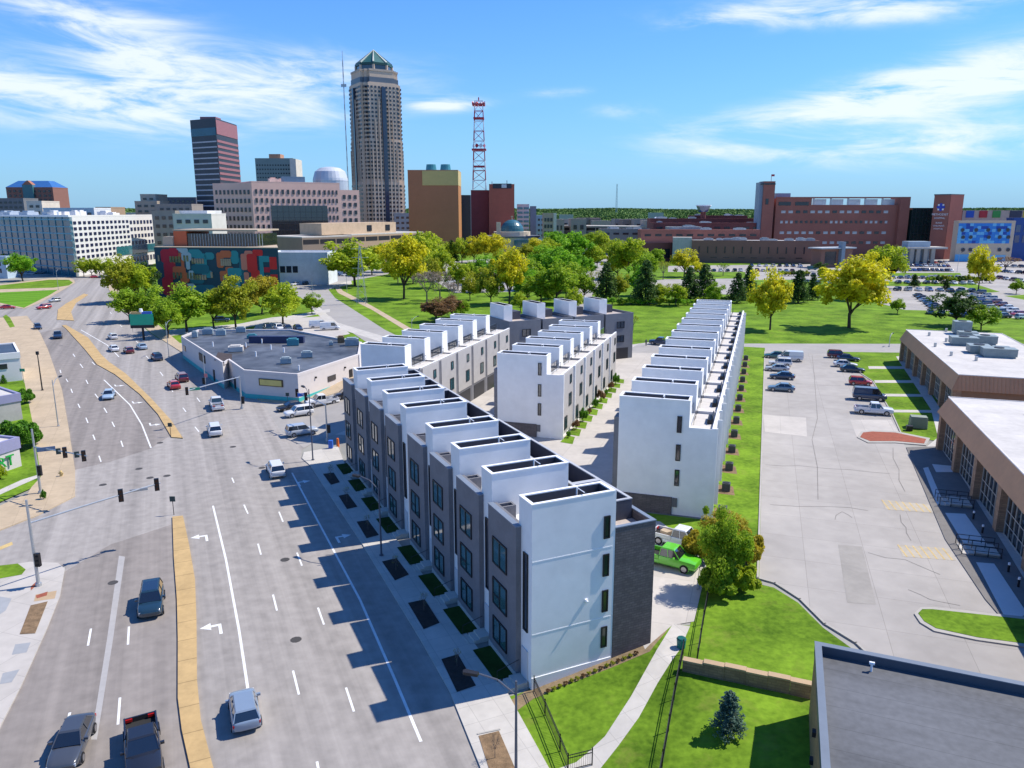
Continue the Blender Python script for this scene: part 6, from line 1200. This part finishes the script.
row((999,279),(1035,284),6,8,'front row before the mosaic building',g_); row((998,272),(1038,275),7,8,'middle row before the mosaic building',g_); row((1000,267),(1040,268),7,8,'back row before the mosaic building',g_); row((930,314),(975,318),5,20,'lowest hospital row under the dark green trees',g_)
g_ = 'cars parked before the long brown building'
row((694,271.5),(741,271.5),8,5,'row left of centre before the long brown building',g_); row((757,271.5),(792,271.8),7,5,'row before the windows of the long brown building',g_); row((806,276),(828,276),4,5,'short row before the small brick pavilion',g_); row((752,266.5),(800,267),8,5,'row against the long brown building',g_); row((806,283),(830,284),3,5,'row behind the broad gold tree',g_)
V('van','teal',812,270,95,'pale teal van by the small brick pavilion',full=False); V('sedan','silver',682,289.5,95,'silver car driving alone behind the dark conifers',full=False); V('sedan','red',690,274,95,'red car near the young tree before the brown building',full=False)
g_ = 'cars parked by the park lawn'
row((432,277),(462,274),7,20,'park row left of the bare trees',g_); row((470,272),(505,267),7,20,'park row right of the bare trees',g_); row((452,283),(512,286),6,60,'lowest park row by the lawn',g_); row((520,268),(562,265),7,20,'park row before the domed church',g_); row((412,270),(440,266),5,20,'park row below the tan garage',g_)
row((276,279),(345,276),9,30,'car park beside the mural block','cars by the mural block'); row((284,286),(318,284),4,30,'lower car park row beside the mural block','cars by the mural block'); row((586,262),(600,260),3,60,'few cars by the columned house','cars by the columned house'); row((8,277),(50,273),5,60,'few cars under the glass office wing','cars by the glass office wing')
# ------------------------------------------------------------------ trees
LM = dict(yg=leafmat('leaf_yellow_green', (.26,.36,.015), (.52,.60,.03)), yellow=leafmat('leaf_yellow', (.50,.47,.012), (.78,.72,.03)), gold=leafmat('leaf_gold', (.50,.46,.010), (.80,.74,.03)), green=leafmat('leaf_green', (.18,.32,.012), (.38,.52,.03)), bright=leafmat('leaf_bright_green', (.14,.34,.012), (.30,.55,.03)), olive=leafmat('leaf_olive', (.26,.29,.015), (.46,.48,.03)), dark=leafmat('leaf_dark_green', (.035,.085,.018), (.10,.18,.03)),
          orange=leafmat('leaf_rust', (.34,.30,.02), (.56,.46,.04)), brown=leafmat('leaf_brown_bud', (.17,.09,.04), (.32,.19,.08)), bare=leafmat('bare_twig', (.26,.20,.16), (.42,.34,.28)), conifer=leafmat('conifer_needle', (.045,.10,.022), (.13,.22,.05)), spruce=leafmat('spruce_needle', (.07,.14,.11), (.17,.27,.22)), hedge=leafmat('hedge_leaf', (.05,.17,.01), (.16,.36,.025)))
def leaves(C_, S_, n, size, seed, flat=.0):
    """quads scattered in clumps: C_ centres, S_ radii"""
    g = np.random.default_rng(seed); idx = g.integers(0, len(C_), n); d = g.normal(size=(n,3)); d /= np.linalg.norm(d,axis=1)[:,None]
    c = C_[idx] + d * (g.random(n)**.45)[:,None] * S_[idx][:,None]
    nrm = d*.7 + g.normal(size=(n,3))*.6 + np.array([0,0,.35]); nrm /= np.linalg.norm(nrm,axis=1)[:,None]
    a = np.cross(nrm, g.normal(size=(n,3))); a /= np.linalg.norm(a,axis=1)[:,None]; b = np.cross(nrm, a); s = size*(.6+.8*g.random(n))[:,None]
    q = np.stack([c-a*s-b*s*.6, c+a*s*.9-b*s*.7, c+a*s+b*s*.7, c-a*s*.8+b*s*.6], 1).reshape(-1,3)
    return q
def qmesh(name, q):
    me = bpy.data.meshes.new(name); n = len(q); me.vertices.add(n); me.vertices.foreach_set('co', q.astype(np.float32).ravel()); me.loops.add(n); me.loops.foreach_set('vertex_index', np.arange(n, dtype=np.int32)); me.polygons.add(n//4); me.polygons.foreach_set('loop_start', np.arange(0, n, 4, dtype=np.int32)); me.polygons.foreach_set('loop_total', np.full(n//4, 4, dtype=np.int32)); me.materials.append(LM['green']); me.update(calc_edges=True); return me
def broad(seed, n=7500, size=.0175, spread=.37, th=.24, ncl=64, wild=.16):
    g = np.random.default_rng(seed); tr = MB(); tips = []
    tr.tube((0,0,0),(g.normal()*.01,g.normal()*.01,th), .020, .015, 7)
    nl = 7
    for k in range(nl):
        a = 2*math.pi*k/nl + g.normal()*.3; el_ = R(g.uniform(35,75)); L1 = g.uniform(.22,.36); p0 = Vector((0,0,th*g.uniform(.75,1.1))); d = Vector((math.cos(a)*math.cos(el_), math.sin(a)*math.cos(el_), math.sin(el_)))
        p1 = p0 + d*L1; tr.tube(p0, p1, .012, .007, 5)
        for j in range(3):
            d2 = (d + Vector(tuple(g.normal(size=3)*.55)) ).normalized(); p2 = p1 + d2*g.uniform(.10,.22); tr.tube(p1, p2, .006, .002, 4); tips.append(p2)
    C_ = []
    for t_ in tips: C_.append((t_.x, t_.y, t_.z))
    while len(C_) < ncl:
        v = g.normal(size=3); v /= np.linalg.norm(v); r_ = g.uniform(.35,1.0)*(1+g.normal()*wild); C_.append((v[0]*spread*r_, v[1]*spread*r_, .62+v[2]*.33*r_))
    C_ = np.array(C_); r2 = np.hypot(C_[:,0],C_[:,1]); k = np.minimum(1, spread*1.05/np.maximum(r2,1e-6)); C_[:,0]*=k; C_[:,1]*=k; C_[:,2] = np.clip(C_[:,2], th*1.1, .93)
    S_ = g.uniform(.05,.15,len(C_)); return tr.mesh('trunk', bark), qmesh('crown', leaves(C_, S_, n, size, seed))
def conifer(seed, n=4200):
    g = np.random.default_rng(seed); tr = MB(); tr.tube((0,0,0),(0,0,.97), .02, .003, 7); C_ = []; S_ = []
    for k in range(15):
        z = .12 + .84*k/15; r_ = .27*(1-z)**.8 + .015
        nb_ = max(4, int(11*(1-z)+3))
        for j in range(nb_):
            a = 2*math.pi*j/nb_ + g.uniform(0,1); rj = r_*g.uniform(.7,1.15); e = Vector((math.cos(a)*rj, math.sin(a)*rj, z-.03)); tr.tube((0,0,z),e,.004,.001,3)
            for f in (.4,.7,1.0): C_.append((e.x*f, e.y*f, z-.03*f)); S_.append(.030+.02*(1-z))
    return tr.mesh('trunk', bark), qmesh('crown', leaves(np.array(C_), np.array(S_), n, .014, seed))
def baretree(seed, n=1500):
    g = np.random.default_rng(seed); tr = MB(); tr.tube((0,0,0),(0,0,.25),.022,.016,6); tips = []
    def br(p, d, L_, r_, dep):
        q = p + d*L_; tr.tube(p, q, r_, r_*.6, 4); tips.append(tuple(q))
        if dep:
            for _ in range(3): br(q, (d+Vector(tuple(g.normal(size=3)*.5))+Vector((0,0,.1))).normalized(), L_*.68, r_*.6, dep-1)
    for k in range(6):
        a = k*1.05+g.normal()*.2; br(Vector((0,0,.22)), Vector((math.cos(a)*.6, math.sin(a)*.6, .8)).normalized(), .2, .010, 3)
    C_ = np.array(tips); return tr.mesh('trunk', mat('pale_bark', (.16,.13,.11), .95, .2, 9)), qmesh('crown', leaves(C_, np.full(len(C_), .035), n, .008, seed))
def shrub(seed, n=2600):
    g = np.random.default_rng(seed); v = g.normal(size=(26,3)); v /= np.linalg.norm(v,axis=1)[:,None]; C_ = v*.38*g.uniform(.5,1.05,26)[:,None]; C_[:,2] = np.abs(C_[:,2])*.95+.25
    tr = MB()
    for k in range(6): tr.tube((0,0,0), (C_[k][0]*.7,C_[k][1]*.7,C_[k][2]), .015,.005,4)
    return tr.mesh('stem', bark), qmesh('foliage', leaves(C_, g.uniform(.09,.16,26), n, .025, seed))
def wispy(seed):
    a, _ = baretree(seed); g = np.random.default_rng(seed); C_ = np.array([v.co[:] for v in a.vertices])[::4]; return a, qmesh('crown', leaves(C_, np.full(len(C_), .05), 7000, .0095, seed))
TP = dict(wispy=[wispy(61), wispy(62)], broad=[broad(1), broad(2, wild=.22), broad(3, spread=.40, th=.22), broad(4, n=5000, wild=.3), broad(5, spread=.34, th=.2)], conifer=[conifer(11), conifer(12)], bare=[baretree(21), baretree(22)], shrub=[shrub(31), shrub(32)], dense=[broad(41, n=26000, size=.0105, ncl=60, th=.15, spread=.40)], bigshrub=[shrub(42, 16000)])
tk = 0
def tree(kind, colr, px, pyb, pyt, hw_, label, group=None, name=None, cat='tree'):
    global tk; tk += 1
    p = G3(px, pyb); h = zat(px, pyt, Vector((p.x,p.y))) - p.z; rad = hw_/FPX*math.hypot(p.x, p.y)
    if kind == 'broad' and px < 700: rad *= 1.14
    tr, cr = TP[kind][tk % len(TP[kind])]; half = dict(wispy=.42, broad=.40, conifer=.27, bare=.42, shrub=.48, dense=.46, bigshrub=.48)[kind]
    nm = name or dict(wispy='budding_shrub', broad='broadleaf_tree', conifer='conifer', bare='bare_tree', shrub='shrub', dense='broadleaf_tree', bigshrub='shrub')[kind]
    if cat == 'tree' and 'shrub' in kind: cat = 'shrub'
    t = thing(nm, label, cat, p, tk*1.7, group); t.scale = (rad/half, rad/half, h)
    put('trunk' if 'shrub' not in kind else 'stem', tr, t); c = put('crown' if 'shrub' not in kind else 'foliage', cr, t); c.material_slots[0].link = 'OBJECT'; c.material_slots[0].material = LM[colr]; return t
T_ = tree
gl = 'trees between the avenue and the mural block'
T_('broad','olive',123,303,256,15,'olive tree at the left end of the clump beside the avenue',gl); T_('broad','yg',137,302,262,15,'yellow-green tree right behind the olive tree by the avenue',gl); T_('broad','dark',146,300,262,11,'dark green tree left of the mural block',gl); T_('broad','green',130,322,288,15,'green tree above the far end of the avenue pavement',gl); T_('broad','green',150,322,290,14,'low green tree left of the mural corner',gl)
T_('broad','green',187,332,284,22,'large green tree before the left half of the mural',gl); T_('broad','yg',214,328,290,16,'yellow-green tree before the middle of the mural',gl); T_('broad','olive',236,329,276,18,'tall olive yellow tree before the middle of the mural',gl); T_('broad','orange',262,314,274,16,'rust tinted tree before the right half of the mural',gl); T_('broad','yg',283,324,283,18,'spreading yellow-green tree before the right mural corner',gl); T_('broad','green',312,314,293,9,'small green tree by the curving street',gl); T_('broad','green',168,338,300,12,'green tree behind the billboard lawn',gl)
for k, px in enumerate((84,92,100,109)): T_('broad','yg',px,277,258,6,'small pale green tree before the white grid offices, %s from the left' % ORD[k],'small trees before the white grid offices')
T_('broad','bright',23,281,254,11,'round bright green tree on the far left lawn'); T_('broad','green',4,270,254,6,'green tree beyond the far left lawn edge'); T_('broad','bright',284,266,242,8,'bright green tree right of the mural block, left one'); T_('broad','bright',295,266,242,9,'bright green tree right of the mural block, right one')
T_('broad','yg',355,286,240,25,'big yellow-green tree behind the lattice pylon'); T_('broad','yellow',404,299,236,22,'tall yellow tree at the left of the park lawn'); T_('broad','yg',424,275,232,18,'yellow-green tree behind the tall yellow park tree')
T_('bare','bare',427,303,256,17,'bare pinkish tree on the park lawn, left of two'); T_('bare','bare',440,300,258,16,'bare pinkish tree on the park lawn, right of two'); T_('broad','brown',436,322,298,15,'low brown budding tree above the courtyard row'); T_('broad','brown',452,318,296,12,'low brown budding tree, right one above the courtyard row')
T_('broad','yg',441,281,247,11,'bright yellow-green tree at the centre of the park car park'); T_('conifer','dark',452,263,238,8,'dark tree behind the park car park')
for k, (px, c, yt) in enumerate(((462,'yg',238),(474,'yellow',237),(486,'yellow',234),(497,'gold',234),(415,'yg',235),(447,'yg',242))): T_('broad',c,px,263,yt,10,['yellow-green tree before the brown block','yellow tree left of the maroon tower base','yellow tree below the maroon tower','golden tree below the red brick tower','yellow-green tree before the tan garage','yellow-green tree before the orange block side'][k],'trees behind the park car park')
T_('broad','olive',491,305,266,13,'thin dark olive tree left of the tall gold park tree'); T_('broad','gold',509,304,249,16,'tall gold tree at the centre of the park'); T_('bare','bare',527,285,254,12,'bare brown tree right of the tall gold tree'); T_('broad','green',541,303,270,17,'green tree above the middle row roofs'); T_('broad','bright',527,300,276,13,'bright green tree between gold tree and back row'); T_('broad','green',556,304,262,18,'large green tree behind the back row'); T_('broad','bright',560,284,248,18,'bright green tree below the domed church'); T_('broad','bright',575,270,232,15,'bright green tree left of the columned house'); T_('broad','bright',556,258,230,12,'bright green tree beside the long grey garage'); T_('broad','yg',601,258,231,10,'yellow-green tree right of the columned house'); T_('broad','green',597,268,248,9,'low green tree by the park road'); T_('broad','olive',527,262,244,10,'olive tree before the domed church'); T_('shrub','dark',512,261,249,13,'dark green shrub mass before the domed church')
T_('broad','yg',628,279,236,17,'tall yellow-green tree right of the park road'); T_('broad','green',644,284,253,13,'green tree behind the tall conifer'); T_('bare','olive',595,292,262,11,'thin olive tree at the park road bend'); T_('conifer','conifer',606,301,259,14,'dark conifer by the park road, leftmost'); T_('conifer','conifer',645,304,256,15,'dark conifer above the back row end'); T_('bare','olive',663,280,252,9,'thin grey-green tree before the dark brick extension'); T_('broad','yellow',684,277,249,12,'bright yellow tree before the brown building corner'); T_('conifer','conifer',689,302,264,13,'dark conifer, left of the centre pair'); T_('conifer','conifer',704,301,261,14,'dark conifer, right of the centre pair'); T_('bare','green',723,276,257,8,'small thin tree before the parked cars'); T_('conifer','conifer',737,303,270,11,'dark conifer left of the yellow-green car park tree'); T_('conifer','conifer',748,300,262,10,'dark conifer right behind the yellow-green car park tree')
T_('broad','yellow',770,330,269,20,'yellow-green round tree beside the end of the long right row'); T_('broad','gold',849,328,257,33,'broad golden tree on the park lawn, largest in view'); T_('broad','gold',868,300,252,14,'golden tree behind the broad golden tree'); T_('broad','yg',882,288,243,19,'yellow tree before the hospital wall'); T_('conifer','dark',798,303,267,12,'dark thin tree between the two yellow trees'); T_('conifer','dark',812,300,272,8,'small dark tree left of the broad golden tree'); T_('broad','green',897,314,299,7,'small young tree by the hospital lawn'); T_('broad','dark',955,326,291,20,'dark green spreading tree before the far office roof'); T_('broad','green',981,330,304,13,'grey-green round tree right of the spreading tree'); T_('broad','yellow',978,291,246,12,'thin tall yellow tree before the mosaic building'); T_('broad','green',1016,294,279,6,'small green tree at the right edge by the parked cars'); T_('bare','brown',1005,271,250,13,'bare brown tree before the mosaic building'); T_('conifer','dark',914,287,273,5,'small dark conifer in the hospital hedge, left'); T_('conifer','dark',946,290,278,4,'small dark conifer in the hospital hedge, right')
for k in range(9): T_('shrub',['green','dark','olive'][k%3],930+k*7.5,283,272.5-k%3,5,'low bush of the hospital hedge, %s from the left' % ORD[k],'bushes of the hospital hedge')
for k in range(9): T_('shrub',['green','olive','dark'][k%3],782+(k%5)*6+(k//5)*40,276,268+k%2,5,'low bush before the brick pavilion, %s in line' % ORD[k],'bushes before the brick pavilion')
for k in range(12): T_('shrub',['bright','yg','green','bright'][k%4],612+k*9.5,305,292+(k*3)%5,6+(k*2)%3,'bright bush in the hedge behind the back street, %s from the left' % ORD[k],'bushes behind the back street')
T_('bare','yg',633,330,309,7,'slim young tree on the lawn beside the back row end'); T_('broad','yg',575,312,288,9,'small yellow-green tree behind the back row')
for k, (kd, c, px, yb, yt, r_) in enumerate((('broad','yg',380,268,244,12),('bare','bare',398,283,258,10),('broad','olive',413,284,256,12),('bare','bare',452,304,272,12),('broad','yg',428,266,238,12),('broad','green',470,285,262,9),('broad','olive',481,292,268,11),('bare','brown',497,296,262,10),('broad','green',533,290,258,13),('broad','bright',545,276,246,14),('broad','yg',549,262,238,10),
  ('broad','green',573,292,262,12),('broad','bright',585,279,256,10),('bare','bare',520,272,250,9),('broad','yg',520.5,312,292,8),('broad','green',588,250,233,9),('broad','yg',613,262,240,11),('broad','green',655,268,248,9),('bare','olive',672,300,276,10),('broad','olive',618,300,274,9),('broad','yg',660,303,284,8),('shrub','green',548,300,285,9),('shrub','olive',506,284,272,8),('broad','yellow',536,255,238,9),('broad','bright',572,252,234,9),('shrub','green',720,303,293,8),('broad','dark',820,272,262,6),('broad','olive',700,276,262,6),('broad','green',462,318,300,8))):
    T_(kd, c, px, yb, yt, r_, {'yg':'yellow-green','olive':'olive','bare':'pale bare','green':'mid green','bright':'bright green','brown':'bare brown','yellow':'yellow','dark':'dark green'}[c] + (' bush' if kd == 'shrub' else ' tree') + ', %s from the left among the scattered park trees' % (ORD+['twenty-first','twenty-second','twenty-third','twenty-fourth','twenty-fifth','twenty-sixth','twenty-seventh','twenty-eighth','twenty-ninth','thirtieth'])[sorted([380,398,413,452,428,470,481,497,533,545,549,573,585,520,520.5,588,613,655,672,618,660,548,506,536,572,720,820,700,462]).index(px)], 'scattered park trees')
for k, (kd, c, px, yb, yt, r_) in enumerate((('broad','yg',372,275,247,13),('broad','yellow',391,272,240,12),('broad','olive',433,288,258,11),('broad','yg',458,290,262,12),('broad','bright',484,283,256,11),('broad','yg',500,280,250,11),('broad','bright',529,297,268,13),('broad','yg',566,298,268,13),('broad','green',584,300,272,11),('broad','yg',592,270,244,12),('broad','bright',640,296,266,11),('broad','yg',676,306,284,10),('broad','green',714,306,282,9),('broad','yellow',617,278,250,10),('broad','yg',543,272,242,12),('broad','olive',470,300,276,9))):
    T_(kd, c, px, yb, yt, r_, {'yg':'fresh yellow-green','olive':'olive','green':'mid green','bright':'bright green','yellow':'yellow'}[c] + ' crown, %s from the left in the leafy belt behind the townhouses' % ORD[sorted([372,391,433,458,484,500,529,566,584,592,640,676,714,617,543,470]).index(px)], 'trees of the leafy belt')
# near left hedge and shrubs
T_('bigshrub','hedge',20,450,402,17,'large round green shrub by the lilac-fascia shop'); T_('bigshrub','hedge',10,410,388,13,'smaller round green shrub beside the white building'); T_('bigshrub','hedge',26,404,380,8,'narrow green shrub at the corner of the white building'); T_('bigshrub','hedge',35,446,418,8,'green hedge shrub along the western pavement'); T_('shrub','yg',1,480,455,6,'yellow-green shrub before the shop wall'); T_('conifer','hedge',4,384,374,3,'little pointed evergreen at the left edge'); T_('shrub','hedge',44,500,485,3,'thin shrub at the foot of the signal pole')
# mixed shrubbery on the lawn by the driveway and the blue spruce
T_('dense','green',725,590,508,31,'tall dense green tree on the lawn beside the driveway'); T_('bigshrub','green',718,594,552,24,'low green shrub at the foot of the tall dense green tree'); T_('bigshrub','orange',698,562,516,18,'olive gold shrub left of the tall dense green tree'); T_('bigshrub','orange',746,566,510,20,'olive gold shrub right of the tall dense green tree'); T_('wispy','orange',724,544,500,26,'wispy gold shrub behind the tall dense green tree'); T_('bigshrub','yg',744,592,552,17,'yellow-green shrub at the right foot of the tall dense green tree')
T_('conifer','spruce',728,733,688,20,'small blue spruce on the lower lawn')
# saplings in the pits
sap = baretree(51, 160)
for k, (px, py, yt, c) in enumerate(((495,760,725,'brown'),(457,668,645,'yg'),(424,612,584,'yg'),(396,572,548,'yg'),(368,531,508,'yg'),(347,503,480,'yg'),(331,480,458,'yg'))):
    p = G3(px, py); h = max(2.2, (zat(px, yt, Vector((p.x,p.y)))-p.z)); t = thing('sapling', 'thin sapling in a tree pit, %s from the camera along the pavement' % ORD[k], 'tree', (p.x,p.y,p.z+.16), k, 'saplings along the street pavement'); t.scale = (h*.42, h*.42, h)
    put('trunk', sap[0], t); cc = put('crown', sap[1], t); cc.material_slots[0].link = 'OBJECT'; cc.material_slots[0].material = LM[c]
# bushes at the foot of the middle row
for k in range(9):
    x, y = (Bc + CU*(1+k*4.6) + CW*(1.3)).to_tuple(); s_ = .9+.4*(k%3); t = thing('shrub', 'brown and green bush at the foot of the middle row, %s from its near end' % ORD[k], 'shrub', (x,y,RISE), k, 'bushes along the middle row'); t.scale = (s_*1.1, s_*1.1, s_*1.9); a, b = TP['shrub'][k%2]; put('stem', a, t); c = put('foliage', b, t); c.material_slots[0].link = 'OBJECT'; c.material_slots[0].material = LM['brown' if k % 2 else 'hedge']
for k in range(11): sheet('alley_bed', [tuple(Bc + CU*(k*4.1-1.5) + CW*.7), tuple(Bc + CU*(k*4.1+2.2) + CW*.7), tuple(Bc + CU*(k*4.1+1.6) + CW*2.1), tuple(Bc + CU*(k*4.1-1.9) + CW*2.6)], grass, .05, px=False)
sheet('alley_bed', [(478,380),(500,383),(503,388),(470,386)], grass, .05)
# row of young plants in the soil strip at the near end wall
for k in range(16):
    f = k/15; p = G3(548+(636-548)*f, 690-(690-652)*f+3); t = thing('young_shrub', 'tiny brown planting in the soil strip by the end wall, %s from the left' % ORD[k], 'plant', (p.x,p.y,p.z+.05), k, 'young plants in the soil strip'); t.scale = (.45,.45,.42); a, b = TP['shrub'][k%2]; c = put('foliage', b, t); c.material_slots[0].link = 'OBJECT'; c.material_slots[0].material = LM['olive' if k % 3 else 'brown']
# ------------------------------------------------------------------ far woods and hills
def ridge(name, Y0, amp, base, m, seed, x0=-1, x1=1, n=220, depth=500):
    g = np.random.default_rng(seed); half = Y0*1.1; xs = np.linspace(-half, half, n); hh = base + amp*(np.sin(xs/half*5+seed)+.6*np.sin(xs/half*13+seed*2)+.5*np.sin(xs/half*37+seed))*.5 + g.normal(size=n)*amp*.12
    vs = []; 
    for j, (dy, f) in enumerate(((0,0),(40,.55),(depth*.4,.9),(depth,1.0),(depth*1.6,.7))):
        for x, h in zip(xs, hh): vs.append((x, Y0+dy, -2 if f == 0 else h*f + g.normal()*1.6))
    fs = [(j*n+i, j*n+i+1, (j+1)*n+i+1, (j+1)*n+i) for j in range(4) for i in range(n-1)]
    b = MB(); b.add(vs, fs); o = b.build(name, m); o['kind'] = 'structure'; return o
hm = mat('wooded_hill', (.045,.10,.03), .95, .45, .02, spec=.05, col2=(.11,.19,.05), fine=5)
ridge('hills', 3300, 7, 44, hm, 3); ridge('hills', 2300, 5, 31, hm, 5)
vs = []; g = np.random.default_rng(77); N_ = 5200
yy = g.uniform(560, 2300, N_)**1.0; xx = (g.random(N_)-.5)*2*yy*.78; ok = ~((np.abs(xx/yy+.1) < .35) & (yy < 900)); xx, yy = xx[ok], yy[ok]
Cc = np.stack([xx, yy, g.uniform(4, 9, len(xx))], 1); q = leaves(Cc, g.uniform(4, 8, len(xx)), 110000, 1.5, 78)
me = qmesh('far_woods', q); me.materials.clear(); me.materials.append(mat('woods_leaf', (.05,.12,.02), .9, .5, .03, spec=.1, col2=(.13,.24,.03), fine=4)); o = bpy.data.objects.new('far_woods', me); COL.objects.link(o); o['kind'] = 'stuff'
# the museum street trees' mown lawn relief, small loose things

vs = []; g = np.random.default_rng(90)
for (Y0, base, amp, sd_, cnt) in ((2300, 31, 5, 5, 90000), (3300, 44, 7, 3, 90000)):
    half = Y0*1.1; x = (g.random(cnt)-.5)*2*Y0*.75; hh = base + amp*(np.sin(x/half*5+sd_)+.6*np.sin(x/half*13+sd_*2)+.5*np.sin(x/half*37+sd_))*.5
    f = g.random(cnt); z = hh*np.interp(f, [0,.25,.6,1], [.15,.55,.92,1.03]) + g.uniform(0,3,cnt); y = Y0 + np.interp(f, [0,.25,.6,1], [-5,30,190,520])
    vs.append(leaves(np.stack([x,y,z],1), np.full(cnt, 2.5), cnt, 2.0 if Y0 < 3000 else 2.8, sd_))
me = qmesh('hill_woods', np.concatenate(vs)); me.materials.clear(); me.materials.append(mat('hill_leaf', (.075,.15,.04), .9, .35, .006, spec=.1, col2=(.15,.23,.07), fine=6)); o = bpy.data.objects.new('hill_woods', me); COL.objects.link(o); o['kind'] = 'stuff'
